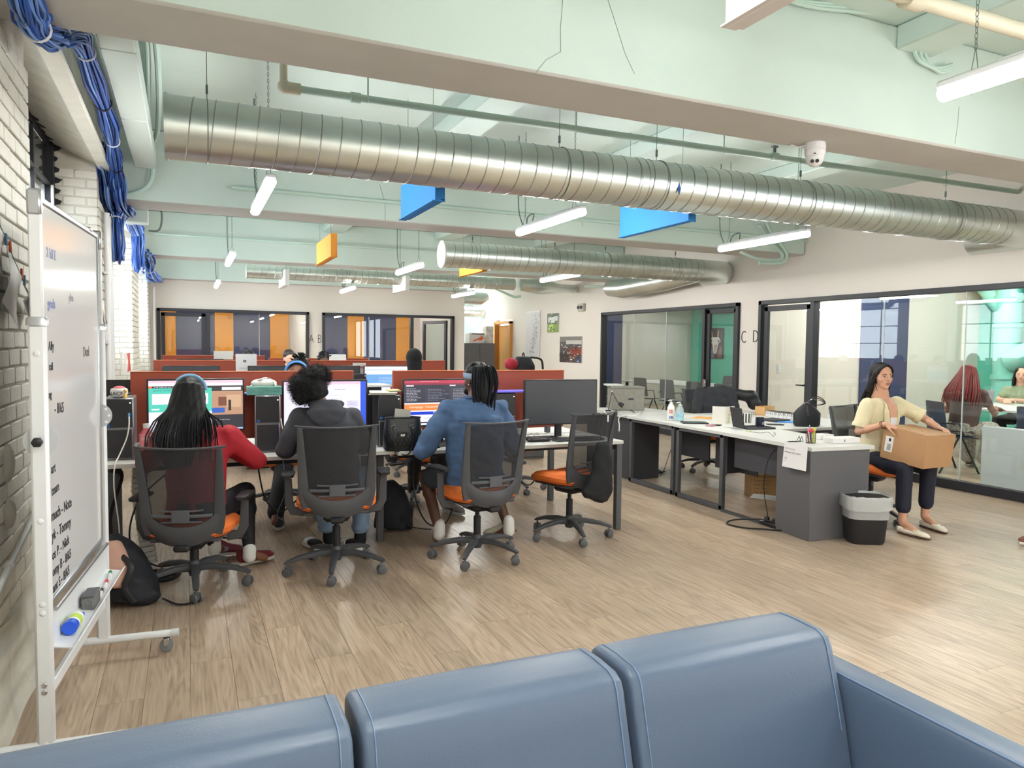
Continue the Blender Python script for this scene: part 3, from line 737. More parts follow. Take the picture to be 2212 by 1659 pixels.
# ------------------------------------------------------------------ blue data cables
mC = [M('blue cable', '2B55A8', .45), M('light blue cable', '6F95D6', .45), M('dark blue cable', '173A86', .45), M('white cable', 'D5DAE2', .45)]
def bundle(label, path, R, n=26, r=.0065, ties=(), seed=1, z=0, sub=6):
    rn = random.Random(seed); P = curve_pts(path, sub); o = thing('cable_bundle', label, 'cables', P[0])
    groups = [MB() for _ in mC]
    FR = []; pa = None
    for i in range(len(P)):
        d = (P[min(i+1, len(P)-1)]-P[max(i-1, 0)]).normalized()
        A = frame(d, V((.3, .1, 1)))[0] if pa is None else (pa-d*pa.dot(d)).normalized()
        pa = A; FR.append((A, d.cross(A)))
    for k in range(n):
        a = rn.uniform(0, 2*PI); q = R*math.sqrt(rn.random()); ph = rn.uniform(0, 6)
        pts = []
        for i, p in enumerate(P):
            A, B_ = FR[i]
            t = a+.16*math.sin(i*.22+ph); s = q*(1+.10*math.sin(i*.5+ph))
            for tie in ties:
                dd = abs(i-tie); s *= (.62+.38*min(1, dd/3))
            pts.append(p+A*(s*math.cos(t))+B_*(s*math.sin(t)))
        gi = rn.choice((0, 0, 0, 1, 1, 2, 3 if k % 5 == 0 else 0)); groups[gi].tube(pts, r, 5)
    for g, m in zip(groups, mC):
        if g.v: stuff(g.build('cable_strand', m, o, world=True, ang=80))
    for tie in ties:
        p = P[tie]; d = P[min(tie+1, len(P)-1)]-P[max(tie-1, 0)]; A, B_, _ = frame(d)
        MB().loft([(p+A*(R*.78*math.cos(a))+B_*(R*.78*math.sin(a)), .006) for a in [2*PI*q/14 for q in range(14)]], n=5, closed=True).build('cable_tie', mBlk if tie % 2 else mC[3], o, world=True)
    return o
xc = -.47
P = [at_x(35, -60, -.53)+V((0, 0, .03)), at_x(52, -10, -.53), at_x(66, 25, -.53), at_x(80, 62, -.52), at_x(112, 74, -.5)]
bundle('thick blue cable bundle at the top left corner tied above the near beam end', P, .062, 46, .0065, ties=(18,), seed=2)
P = [at_x(120, 72, -.5), (xc, 3.9, 2.90), (xc, 4.3, 3.02), (xc, 5.0, 3.03), (xc, 5.8, 3.02), (xc-.03, 6.5, 3.0), (xc-.05, 7.0, 2.94), (xc-.06, 7.25, 2.86)]
bundle('long blue cable bundle lying along the left wall ledge', P, .06, 46, .0065, ties=(14, 21, 28, 35), seed=3)
P = [at_x(x, y, -.57) for x, y in ((228, 320), (236, 350), (243, 390), (246, 430), (262, 455))]
bundle('blue cable bundle sagging down to the middle beam end', P, .10, 44, .0085, ties=(), seed=4, sub=5)
def ring_loop(c, rx, rz, ax=(0, 1, 0), n=14): return [V(c)+V(ax)*(rx*math.sin(a))+V((0, 0, rz*math.cos(a))) for a in [2*PI*k/n-.2 for k in range(n+1)]]
c = at_x(252, 500, -.57); bundle('coiled loop of blue cable hanging below the middle beam end', ring_loop(c, .10, .24), .055, 22, .0085, ties=(60,), seed=5, sub=5)
P = [at_x(x, y, -.52) for x, y in ((266, 450), (275, 462), (285, 480), (294, 500))]
bundle('pale blue cable bundle stepping down past the middle beam', P, .08, 26, .010, ties=(8,), seed=6, sub=5)
c = at_x(298, 532, -.53); bundle('second blue cable coil further along the wall', ring_loop(c, .12, .26), .07, 20, .011, ties=(30,), seed=7, sub=5)
P = [at_x(x, y, -.52) for x, y in ((314, 556), (320, 570), (322, 590), (330, 603), (345, 607))]
bundle('farthest blue cable bundle by the last beam end', P, .11, 20, .016, ties=(8,), seed=8, sub=5)
o = thing('junction_box', 'small pale junction box beside the pale blue cables', 'box', at_y(296, 466, 8.2))
p = at_y(296, 466, 8.2); B(p, (.20, .2, .15), .01).build('box_body', M('raceway metal'), o, world=True); MB().tube(curve_pts([p+V((.15, 0, .1)), p+V((.22, 0, .05)), p+V((.2, 0, -.12)), p+V((.1, 0, -.14))]), .01, 6).build('loose_wire', mWire, o, world=True)

# ------------------------------------------------------------------ dome camera on the near beam
c = V((3.55, 3.40, ZB)); o = thing('security_camera', 'white turret security camera under the near beam', 'camera', c)
MB().lathe([(.0, 0), (.060, 0), (.062, -.02), (.062, -.040), (.058, -.042), (.058, -.046), (.062, -.048), (.060, -.066), (.055, -.076)], c, 28).build('mount_ring', mWhiteM, o, world=True)
MB().ball(c+V((0, 0, -.082)), (.055, .055, .062), 24).build('turret', mWhiteM, o, world=True)
d = (C0-c).normalized(); a = V((d.y, -d.x, 0)).normalized(); fc = c+V((0, 0, -.105))+d*.046
for s in (-1, 1):
    q = fc+a*(s*.014)*-1; MB().cyl(q-d*.01, q+d*.004, .011, n=16).build('lens', mBlk, o, world=True)
    MB().cyl(q+d*.004, q+d*.0045, .006, n=12).build('lens_glass', M('lens glass', '30343A', .1), o, world=True)
MB().tube(curve_pts([c+V((-.05, .03, -.01)), c+V((-.10, .04, -.025)), c+V((-.13, .06, -.01)), c+V((-.12, .1, .0))]), .004, 6).build('lead', mWhiteM, o, world=True)
MB().box(c+V((-.04, -.035, -.074))+V((0, -.006, 0)), (.022, .004, .006)).build('maker_mark', mInk, o, world=True)

# ------------------------------------------------------------------ things on the right wall
def wallpic(label, x0, x1, y0, y1, rects, th=.02, cat='poster', seedn=None, nm='wall_print'):
    a = at_x(x0, (y0+y1)/2, XW-.01); b = at_x(x1, (y0+y1)/2, XW-.01); zt = at_x((x0+x1)/2, y0, XW-.01).z; zb = at_x((x0+x1)/2, y1, XW-.01).z
    yl, yr = a.y, b.y
    o = thing(nm, label, cat, (XW-th, (yl+yr)/2, zb))
    B((XW-th/2, (yl+yr)/2, (zb+zt)/2), (th, abs(yl-yr), zt-zb), .002).build('backing', M('print edge', 'C9C6C2', .6), o, world=True)
    mb = MB(); k = 0
    for (u0, v0, u1, v1, c) in rects:
        k += 1; x = XW-th-.0006-.0004*k
        Y = lambda u: yl+(yr-yl)*u
        Z = lambda v: zt+(zb-zt)*v
        mb.quad((x, Y(u0), Z(v0)), (x, Y(u1), Z(v0)), (x, Y(u1), Z(v1)), (x, Y(u0), Z(v1)), c)
    mb.build('picture', PRINT, o, world=True, ang=0); return o
rn = random.Random(11)
R_ = [(0, 0, 1, 1, 'CBC9CB'), (.0, .0, 1, .03, 'E2E0E0')]
for k in range(60):
    v = rn.uniform(.08, .9); u = .62-.5*v*.8+rn.uniform(0, .35)+.05; R_.append((u, v, u+rn.uniform(.02, .06), v+rn.uniform(.01, .04), rn.choice(('8E8C92', 'A6A4AA', '77757B'))))
wallpic('tall narrow site plan drawing pinned on the right wall', 1137, 1167, 672, 771, R_)
R_ = [(0, 0, 1, 1, '4F5B4A'), (0, .55, 1, 1, '7F9A3E'), (.1, .2, .7, .5, 'D7DAD9'), (.6, .1, .95, .4, 'C2C8CC'), (.2, .6, .6, .8, 'A8C252'), (.0, .0, 1, .16, '5A6152')]
for k in range(30): u = rn.random()*.9; v = rn.random()*.9; R_.append((u, v, u+.08, v+.06, rn.choice(('D9DCDA', '36452E', '8FAB4A', '5A6658'))))
wallpic('small green aerial photo print on the right wall', 1183, 1207, 677, 718, R_)
R_ = [(0, 0, 1, 1, '55504E'), (0, 0, 1, .2, '77736E'), (.3, .15, 1, .3, 'BDBAB4'), (.45, .45, 1, .75, '8E3A2C'), (0, .6, .45, 1, '3A3230'), (.8, .7, 1, 1, '3B5478')]
for k in range(90): u = rn.random()*.95; v = .28+rn.random()*.68; R_.append((u, v, u+.05, v+.04, rn.choice(('1E1A1C', '2A2426', 'C9B8A8', '7A3A30', 'D8D4CE', '48404A', '9C5A48'))))
wallpic('larger crowd photo print on the right wall nearest window C', 1210, 1257, 727, 783, R_)
p = at_x(1256, 664, XW-.04); o = thing('wall_sensor', 'small grey box with two round lamps high on the right wall', 'sensor', p)
B(p, (.07, .22, .16), .01).build('casing', M('grey beige plastic', 'B9B4AA', .5), o, world=True)
for s in (-1, 1): MB().cyl(p+V((-.03, s*.06, 0)), p+V((-.06, s*.06, 0)), .035, n=14).build('lamp_head', mDark, o, world=True)
# ------------------------------------------------------------------ office chairs
mMesh = M('chair mesh', '2A2B30', .8, alpha=.85)
mOrange = M('orange seat fabric', 'E8742E', .75, bump=.2, bscale=250)
mShell = M('chair charcoal plastic', '46474C', .5)
mWheel = M('castor rubber', '5A5C60', .5)
def office_chair(name, label, loc, rz, base_rot=0, sh=0., arms=True, arm_z=.66, back=True):
    """rz 0 faces +Y; sh shifts seat height"""
    o = thing(name, label, 'chair', loc, rz, None); S = .47+sh
    b = MB()
    b.loft([((0, 0, .075), .030), ((0, 0, .10), .038), ((0, 0, .15), .036), ((0, 0, .17), .026)], n=18, lat=(1, 0, 0)).build('base_hub', mShell, o)
    MB().loft([((0, 0, .10), .026), ((0, 0, .30), .026), ((0, 0, .302), .016), ((0, 0, S-.10), .016)], n=16, lat=(1, 0, 0)).build('gas_lift', mBlk, o)
    for k in range(5):
        a = math.radians(90-(base_rot+72*k)); d = V((math.cos(a), math.sin(a), 0)); n_ = V((-d.y, d.x, 0))
        MB().loft([(d*.02+V((0, 0, .125)), .026, .024), (d*.12+V((0, 0, .132)), .024, .020), (d*.24+V((0, 0, .115)), .021, .016), (d*.315+V((0, 0, .092)), .018, .012), (d*.335+V((0, 0, .084)), .014, .008)], lat=n_, n=10, power=.6).build('base_arm', mShell, o)
        c = MB(); p = d*.315+V((0, 0, .03)); q = V((math.cos(a+.9*k+.4), math.sin(a+.9*k+.4), 0)); 
        for s in (-1, 1): c.loft([(p+q*(s*.011), .024), (p+q*(s*.013), .029), (p+q*(s*.024), .029), (p+q*(s*.027), .024)], n=16)
        c.cyl(p-q*.012, p+q*.012, .014, n=10)
        r_ = V((-q.y, q.x, 0)); c.loft([(p+V((0, 0, .0)), .010, .024), (p+V((0, 0, .03)), .010, .022), (p+V((0, 0, .036)), .008, .010)], lat=q, n=10); c.cyl(d*.315+V((0, 0, .055)), d*.315+V((0, 0, .1)), .006, n=8)
        c.build('castor', mWheel, o)
    mb = MB().box((0, .0, S-.085), (.17, .22, .07), .02).box((0, -.16, S-.075), (.09, .2, .04), .012); mb.build('mechanism', mBlk, o)
    MB().caps((.10, .05, S-.09), (.26, .06, S-.095), .006).box((.27, .06, S-.095), (.05, .018, .012), .004).build('lever', mBlk, o)
    # seat pad
    def seat(u, v):
        a = u*2*PI; x = math.cos(a); y = math.sin(a); p_ = .55
        X = math.copysign(abs(x)**p_, x)*.255; Y = math.copysign(abs(y)**p_, y)*.245+.02
        prof = [(0, .045), (.55, .050), (.86, .042), (1.0, .012), (1.0, -.012), (.90, -.035), (0, -.04)]
        t = v*(len(prof)-1); i = min(int(t), len(prof)-2); f = t-i; s = prof[i][0]*(1-f)+prof[i+1][0]*f; z = prof[i][1]*(1-f)+prof[i+1][1]*f
        ed = s*s; z += -.022*ed*max(0, Y/.245)**3+.012*ed*(X/.255)**2
        return (X*s, Y*s, S+z)
    MB().sheet(seat, 36, 18).build('seat', mOrange, o)
    MB().box((0, .01, S-.045), (.40, .38, .02), .008).build('seat_shell', mShell, o)
    # back: local surface leaning back, curved across
    zb, zt = S-.055, S+.52
    def bk(u, z, off=0.):      # u -1..1 across
        t = (z-zb)/(zt-zb); w = .205+.030*t; 
        if t < .34: w *= (1-((.34-t)/.34)**2.4*.26)
        y = -.225-.03*t-.05*t*t+.045*u*u-off
        return V((u*w, y, z))
    N = 28
    if back:
        MB().sheet(lambda u, v: bk(-1+2*u, zb+.08+(zt-zb-.09)*v), 12, 14).build('back_mesh', mMesh, o)
        # frame: side rails, U bottom band, thin top rail
        fr = MB(); 
        for s in (-1, 1):
            fr.loft([(bk(s*.96, zb+.06+(zt-zb-.06)*k/10, .006), (.040-.024*(k/10)), .013) for k in range(11)], lat=(1, 0, 0), n=10, power=.6)
        fr.loft([(bk(u, zt-.004, .002)+V((0, 0, 0.008*u*u)), .007, .010) for u in [-1.09+2.18*k/12 for k in range(13)]], lat=(0, 0, 1), n=8)
        def band(u, v):
            uu = -1+2*u; z0 = zb-.01+.05*abs(uu)**3.5; z1 = zb+.105+.11*abs(uu)**3.0
            return bk(uu, z0+(z1-z0)*v, .012+.012*math.sin(PI*v))
        fr.sheet(band, 20, 5, .022)
        fr.build('back_frame', mShell, o)
        lb = MB(); zl = S+.115
        for dz, hw in ((.030, .58), (.0, .80), (-.034, .55)):
            lb.loft([(bk(u, zl+dz+(.012*(u*u)*(1 if dz > 0 else -1 if dz < 0 else 0)), .012), .010 if dz == 0 else .006, .004) for u in [-hw+2*hw*k/8 for k in range(9)]], lat=(0, 0, 1), n=6)
        lb.box(bk(0, zl, .014), (.10, .012, .075), .004); lb.build('lumbar_support', M('lumbar plastic', '55565C', .5), o)
    if arms:
        for s in (-1, 1):
            az = S+(arm_z-.47)
            a_ = MB(); a_.loft([((s*.20, -.02, S-.06), .012, .03), ((s*.275, -.02, S-.05), .012, .03), ((s*.30, -.02, S), .010, .028), ((s*.305, -.02, az-.03), .009, .024)], n=8, lat=(0, 1, 0), power=.6); a_.build('arm_post', mShell, o)
            p = MB(); p.loft([((s*.305, -.13, az), .022, .010), ((s*.305, -.10, az), .038, .014), ((s*.305, .06, az), .042, .015), ((s*.305, .12, az-.004), .034, .012), ((s*.305, .14, az-.008), .018, .008)], lat=(1, 0, 0), n=12, power=.7); p.build('arm_pad', mBlk, o)
    return o
def yaw(bearing): return -math.radians(bearing)
CH = [((.03, 4.83, 0), 17, 35, -.09), ((.895, 4.83, 0), 9, -20, 0), ((1.87, 4.76, 0), -8, 0, 0), ((2.76, 5.03, 0), -16, -27, 0)]
office_chair('office_chair', 'orange mesh-back office chair under the woman with long black hair', CH[0][0], yaw(CH[0][1]), CH[0][2]-CH[0][1], CH[0][3], arm_z=.66)
office_chair('office_chair', 'orange mesh-back office chair under the person in the grey hoodie', CH[1][0], yaw(CH[1][1]), CH[1][2]-CH[1][1], 0)
office_chair('office_chair', 'orange mesh-back office chair under the person in the denim shirt', CH[2][0], yaw(CH[2][1]), CH[2][2]-CH[2][1], 0, arm_z=.67)
c4 = office_chair('office_chair', 'empty orange office chair with a black bag hung on its back', CH[3][0], yaw(CH[3][1]), CH[3][2]-CH[3][1], .01, arms=False)
office_chair('office_chair', 'office chair behind the front divider, at the left opposite seat', (.78, 6.95, 0), yaw(188), 10, 0)
office_chair('office_chair', 'office chair behind the front divider, at the middle opposite seat', (2.02, 6.75, 0), yaw(175), 30, 0)
office_chair('office_chair', 'black-backed chair poking above the right end of the front divider', (3.12, 6.9, 0), yaw(180), 0, .02)
office_chair('office_chair', 'office chair of the hooded person at the second row', (2.42, 8.25, 0), yaw(0), 15, 0)
jc = office_chair('office_chair', 'office chair behind the long desk with a dark jacket on its back', (5.85, 7.15, 0), yaw(195), -15, 0)
wc_ = office_chair('office_chair', 'orange-seated office chair under the woman holding the carton', (5.55, 4.57, 0), yaw(166), 20, -.0, arms=False)

# ------------------------------------------------------------------ bench desks with red dividers
mTop = M('pale grey laminate', 'CFCFCC', .4); mTopE = M('laminate edge', 'B7B5AE', .5)
mLeg = M('grey steel leg', '55575C', .45, .3)
mDiv = M('rust red divider', '9C4834', .75, bump=.25, bscale=300); mCap = M('divider top trim', 'D0764F', .6)
def desk(label, x0, x1, y0, yd, depth=.72, zdiv=1.295, legs=(0, 0, 1, 1), div=None, h=.74):
    """two-sided bench: front edge y0, divider plane yd"""
    o = thing('bench_desk', label, 'desk', ((x0+x1)/2, yd, 0)); y1 = 2*yd-y0
    B(((x0+x1)/2, (y0+yd)/2-.01, h-.014), (x1-x0, yd-y0-.02, .028), .003).build('worktop', mTop, o, world=True)
    B(((x0+x1)/2, (y1+yd)/2+.01, h-.014), (x1-x0, yd-y0-.02, .028), .003).build('worktop', mTop, o, world=True)
    for x, on, ins in ((x0+.03, legs[0], .0), (x1-.03, legs[1], .0)):
        if on == 0: continue
        ya, yb = (y0+.035, y1-.035) if on == 1 else (y0+.32, y1-.32)
        for y in (ya, yb): B((x, y, (h-.03)/2), (.05, .05, h-.03), .003).build('leg', mLeg, o, world=True)
        B((x, (ya+yb)/2, h-.055), (.05, yb-ya, .045), .003).build('crossbar', mLeg, o, world=True)
    for y in (yd-.22, yd+.22): B(((x0+x1)/2, y, h-.055), (x1-x0-.1, .04, .04), .003).build('rail', mLeg, o, world=True)
    if div:
        a, b = div
        B(((a+b)/2, yd, (zdiv+.80)/2), (b-a, .035, zdiv-.80+0*h), .004).build('divider_panel', mDiv, o, world=True)
        B(((a+b)/2, yd, zdiv+.002), (b-a+.004, .04, .006), .002).build('divider_trim', mCap, o, world=True)
        for x in (a+.15, b-.15): B((x, yd, .78), (.04, .05, .06), .004).build('divider_clamp', mLeg, o, world=True)
    cb = MB().box(((x0+x1)/2, yd, h-.12), (x1-x0-.3, .16, .03), .004); cb.build('cable_tray', mBlk, o, world=True)
    return o
Y1 = 5.72
desk('front bench desk at the left, under the two left computer towers', -.50, 1.37, 5.13, Y1, legs=(2, 2), div=(-.36, 1.19))
desk('front bench desk at the right, under the dark screen and denim shirt', 1.375, 3.27, 5.05, Y1-.03, legs=(0, 1), div=(1.50, 3.04))
desk('second row bench desk, left half, behind the front divider', -.50, 1.30, 9.0, 9.6, legs=(1, 2), div=(-.36, 1.12))
desk('second row bench desk, right half, by the hooded person', 1.305, 3.2, 9.0, 9.6, legs=(0, 1), div=(1.37, 3.27))
desk('third row bench desk, left half, below meeting room A', -.50, 1.4, 12.5, 13.1, legs=(1, 2), div=(-.36, 1.22), zdiv=1.30)
desk('third row bench desk, right half, with the open white laptop', 1.405, 3.3, 12.5, 13.1, legs=(0, 1), div=(1.28, 3.0), zdiv=1.26)

# ------------------------------------------------------------------ monitors
def monitor(label, x, y, zc, w_, h_, rects, rz=0, stand_x=0, face=-1, off=False, group=None, texts=()):
    """screen faces -Y (face -1) or +Y"""
    o = thing('monitor', label, 'monitor', (x, y, .74), rz if face < 0 else rz+PI); zc = zc-.74
    B((0, 0, zc), (w_, .03, h_), .004).build('bezel', mBlk, o)
    if off: B((0, -.0155, zc), (w_-.02, .002, h_-.02), .0005).build('screen', M('dark screen glass', '45474D', .35, var=.04, vscale=2), o)
    else:
        mb = MB(); W, H = w_-.024, h_-.024; k = 0
        for (u0, v0, u1, v1, c) in rects:
            k += 1; yy = -.0158-.00025*k if k < 8 else -.0178-.00002*(k-8)
            mb.quad((-W/2+W*u0, yy, zc+H/2-H*v0), (-W/2+W*u1, yy, zc+H/2-H*v0), (-W/2+W*u1, yy, zc+H/2-H*v1), (-W/2+W*u0, yy, zc+H/2-H*v1), c)
        mb.build('screen', SCREEN, o, ang=0)
        for s, u, v, sz, c in texts:
            text_obj('screen_text', s, sz, emis('text '+c, c, .55), (-W/2+W*u, -.0192, zc+H/2-H*v), facing(0, -1), o, world=False, th=.0001, align='LEFT')
    mb = MB().box((0, .03, zc-.02), (w_*.5, .035, h_*.5), .01); mb.build('rear_cover', mBlk, o)
    mb = MB().box((stand_x, .05, (zc-.04)/2+.005), (.06, .03, zc-.02), .006); mb.build('stand', mBlk, o)
    mb = MB().box((stand_x, .02, .006), (.24, .17, .012), .004); mb.build('stand_foot', mBlk, o)
    return o
rn = random.Random(5)
def lines(x0, x1, y0, y1, n, c, h=.008):
    out = []
    for k in range(n):
        v = y0+(y1-y0)*k/n; u = x0+rn.uniform(0, .03)*(x1-x0); 
        while u < x0+(x1-x0)*rn.uniform(.4, .98): 
            w2 = rn.uniform(.015, .05); out.append((u, v, min(u+w2, x1), v+h, c)); u += w2+.008
    return out
S1 = [(0, 0, 1, 1, 'DCD9EE'), (0, 0, 1, .05, 'E9C6D6'), (0, .05, 1, .11, 'EFE3EE'), (0, .11, 1, .15, '23232B'), (0, .15, .66, .62, '54C8B4'), (.0, .62, .66, 1, 'E9E6F6'), (.035, .26, .62, .47, 'E9E6F6'), (.66, .15, 1, 1, '2E3138'), (.66, .22, 1, .70, 'B98F74'), (.73, .34, .84, .52, '7A4A3A'), (.82, .3, .98, .55, 'CDA887'), (.66, .56, .80, .66, '2F5FB8'), (.84, .4, .87, .62, '2E2A2A'), (0, .11, .035, .15, 'E66A34'), (.0, .97, 1, 1, 'AFC4E8'), (.77, .14, .98, .2, 'F2F2F4'), (.03, .55, .11, .58, 'F3F3F8')]+lines(.04, .4, .18, .22, 2, '2F8F80')+lines(.05, .3, .13, .15, 1, 'D5D5DC')+lines(.70, .9, .80, .95, 1, 'C9C9D2')
m1 = monitor('lit monitor with a teal form page, in front of the woman with black hair', .06, 5.42, 1.078, .615, .365, S1, rz=math.radians(2))
S2 = [(0, 0, 1, 1, 'E4E2F6'), (0, 0, 1, .06, 'E6C3DA'), (0, .06, 1, .14, 'EDE0F0'), (.93, 0, 1, 1, '2A55D8'), (0, .97, .93, 1, '2A4FD0')]+lines(.6, .88, .17, .19, 1, '8A86A0')+lines(.45, .8, .3, .9, 8, 'BDB9D6', .006)+[(.76, .42, .9, .55, 'D2CDE4')]+lines(.78, .88, .44, .54, 3, 'A5A0BE')
m2 = monitor('lit monitor with a pale document page, in front of the grey hoodie', .93, 5.44, 1.06, .615, .365, S2)
S3 = [(0, 0, 1, 1, 'E7E5F4'), (0, 0, 1, .06, 'C2435A'), (0, .06, 1, .10, '8E3A4C'), (0, .10, 1, .50, '3A3A46'), (.28, .16, .285, .5, '5B5B68'), (.62, .16, .625, .5, '5B5B68'), (0, .53, 1, .67, 'F08A45'), (0, .70, 1, .765, '2340C8'), (0, .96, 1, 1, 'E9ECF2'), (.0, .93, 1, .96, '25252B')]+lines(.02, .26, .18, .48, 9, 'D5D5E2')+lines(.30, .6, .2, .48, 8, '9A9AAA')+lines(.64, .95, .2, .48, 8, 'C5C5D2')+lines(.2, .7, .02, .04, 1, 'F0C8D0')+[(.02, .105, .12, .13, 'E8E8F0'), (.6, .105, .68, .13, 'E8E8F0')]+lines(.25, .8, .84, .86, 1, '8E8CA8')
m3 = monitor('lit monitor with dark code over an orange-banded page, in front of the denim shirt', 1.82, 5.42, 1.06, .63, .37, S3, texts=(('Homepage  Classes/Houses  Mission', .06, .615, .026, 'FFE9D8'), ('Mission Statement', .38, .75, .026, 'DFE4FF')))
m4 = monitor('large dark switched-off monitor at the right end of the front desk', 2.845, 5.36, 1.045, .665, .375, [], off=True, rz=math.radians(-3))
# row one, far side (seen from behind above and beside the divider)
monitor('monitor back showing just left of the front divider', -.42, 6.0, 1.09, .30, .28, [], off=True, face=1)
monitor('monitor beyond the front divider opposite the blue headphones', .80, 6.08, 1.05, .56, .34, S2, face=1)
# second row
monitor('dark monitor above the front divider at the far left of the second row', .05, 9.3, 1.06, .62, .36, [], off=True)
monitor('dark monitor at the second row, left of the blue-headphone person', .98, 9.3, 1.06, .62, .36, [], off=True)
monitor('black monitor at the second row just left of the second computer tower', 1.75, 9.3, 1.04, .55, .40, [], off=True)
S5 = [(0, 0, 1, 1, 'E6ECF6'), (0, 0, 1, .1, 'F2E6F0'), (0, .1, 1, .16, 'C9D8F0'), (0, .3, 1, .8, '6FA8DE'), (.3, .16, .9, .3, 'F8F8FC')]+lines(.3, .9, .4, .7, 5, 'F2F6FC')
monitor('lit pale blue monitor before the hooded person at the second row', 2.37, 9.25, 1.06, .62, .36, S5)
monitor('low dark monitor at the far left of the third row', .2, 12.8, 1.08, .70, .34, [], off=True)
monitor('low dark monitor in the middle of the third row', 1.6, 12.8, 1.0, .62, .34, [], off=True)
monitor('dark monitor left of the third row laptop', 2.3, 12.8, 1.02, .60, .34, [], off=True)

# ------------------------------------------------------------------ towers
mTower = M('tower black', '26272D', .4); mSilver = M('tower silver edge', '8F8F93', .35, .4); mGrille = M('tower grille', '3F4046', .5)
def tower(label, x, y, rz=0, front=True, silver=True, h=.40, w_=.17, d_=.34):
    o = thing('computer_tower', label, 'computer', (x, y, .74), rz)
    B((0, d_/2, h/2), (w_, d_, h), .006).build('case', mSilver if silver else mTower, o)
    B((0, -.004, h*.76), (w_-.012, .012, h*.46), .003).build('front_panel', mTower, o)
    B((0, -.002, h*.26), (w_-.012, .010, h*.50), .003).build('lower_panel', mSilver, o)
    g = MB(); n = 20
    for k in range(n+1): g.box((-(w_-.03)/2+(w_-.03)*k/n, -.009, h*.26), (.0028, .004, h*.46))
    for k in range(25): g.box((0, -.0095, h*.04+h*.46*k/25), (w_-.024, .004, .0028))
    stuff(g.build('grille', mGrille, o, ang=0))
    B((0, -.0062, h*.26), (w_-.024, .003, h*.46)).build('grille_backing', mBlk, o)
    MB().cyl((w_/2-.018, -.009, h-.03), (w_/2-.018, -.012, h-.03), .004, n=10).build('power_led', emis('led white', 'FFFFFF', 2), o)
    B((-w_/2+.022, -.011, h*.56), (.022, .002, .018)).build('sticker', M('blue sticker', '2C6FB8', .4), o)
    return o
tower('computer tower at the left end of the front desk with a mug on top', -.405, 5.32)
tower('computer tower under the tissue box', .515, 5.34, math.radians(-4))
tower('computer tower behind the black handbag with papers on top', 1.385, 5.34, math.radians(-6), silver=False, h=.39)
tower('computer tower with a purple folder on top, behind the denim shirt', 2.37, 5.42, math.radians(-4), silver=False, h=.385)
tower('tower at the second row with a propped paper card on top', 2.0, 9.2, 0, silver=False)
bt = thing('computer_tower', 'dark tower back with port panel, left of the handbag tower', 'computer', (1.36, 6.0, .74))
B((1.36, 6.0, .74+.21), (.17, .36, .42), .006).build('case', mTower, bt, world=True)
mb = MB()
for k in range(12): mb.box((1.42, 5.815, .80+k*.028), (.03, .01, .014), .002)
mb.build('rear_port', mSilver, bt, world=True)
ph = B((1.38, 5.98, 1.168), (.30, .34, .012), .002, rz=.1); o = thing('folder', 'white folder lying on the tower back between the two front dividers', 'folder', (1.38, 5.98, 1.16)); ph.build('cover', mWhiteM, o, world=True); B((1.38, 5.97, 1.177), (.28, .30, .004), .001, rz=.12).build('paper', mTop, o, world=True)
def sheets(name, label, cat, c, d, rz, col, n=1, up=.004, parts='sheet'):
    o = thing(name, label, cat, c, rz)
    for k in range(n): B((random.uniform(-.004, .004)*(n > 1), random.uniform(-.004, .004)*(n > 1), .002+k*up), (d[0], d[1], up*.8), .0005, rz=random.uniform(-.05, .05)*(n > 1)).build(parts, M('paper '+(col if isinstance(col, str) else col[k % len(col)]), col if isinstance(col, str) else col[k % len(col)], .6), o)
    return o
sheets('paper_stack', 'stack of notepads and envelopes on the handbag tower', 'papers', (1.37, 5.48, 1.131), (.20, .30), -.25, ('D8D3C6', 'B9B3A8', 'E4E0D2'), 3, .006)
sheets('paper_stack', 'yellow pad edge lying on the handbag tower', 'papers', (1.46, 5.50, 1.150), (.09, .2), -.1, 'CFC79A', 2, .005)
fo = sheets('folder', 'purple plastic folder sticking out over the tower beside the dark monitor', 'folder', (2.44, 5.52, 1.127), (.36, .24), -.12, '6F63D8', 2, .005)
sheets('folder', 'blue folder edge between the first monitor and the tissue box tower', 'folder', (.40, 5.62, 1.142), (.20, .2), 0, '7C86D8', 1, .006)

# ------------------------------------------------------------------ small things on the front desk
o = thing('tissue_box', 'teal patterned tissue box with a white tissue puffed out of the top', 'tissues', (.50, 5.44, 1.141), math.radians(-4))
B((0, 0, .03), (.235, .12, .06), .003).build('carton', M('tissue teal', '6FAFA6', .5, var=.25, vscale=14, stretch=(1, 1, 4)), o)
B((0, 0, .0605), (.15, .06, .002), .0005).build('slot', M('tissue film', 'C9D9D6', .3), o)
def tis(u, v):
    a = (u-.5)*2; w_ = .095*(1-.25*v); return (a*w_, .03*math.sin(3*PI*u+2*v)*(1-v*.5)+.02*math.sin(2*PI*v), .060+.062*math.sin(PI*u)**.55*math.sin(PI*.5*min(1, v*1.6))+.006*math.sin(7*u+3*v))
MB().sheet(tis, 24, 14, .0012).build('tissue', M('tissue paper', 'F3F2EE', .8), o, ang=80)
MB().ball((0, 0, .082), (.088, .04, .034), 20).build('tissue_puff', M('tissue paper'), o)
o = thing('mug', 'round white mug with black letters and a little figure, on the leftmost tower', 'mug', (-.405, 5.38, 1.141))
MB().lathe([(.03, 0), (.045, .01), (.052, .035), (.05, .055), (.042, .062), (.036, .06), (.03, .03), (.0, .02)], n=28).build('bowl', mWhiteM, o)
MB().ball((-.0, .02, .062), (.035, .03, .014), 14).build('pink_topping', M('pink rubber', 'E07A84', .5), o)
text_obj('lettering', 'JACF', .034, mInk, (-.01, -.053, .018), facing(0, -1), o, world=False, th=.0012)
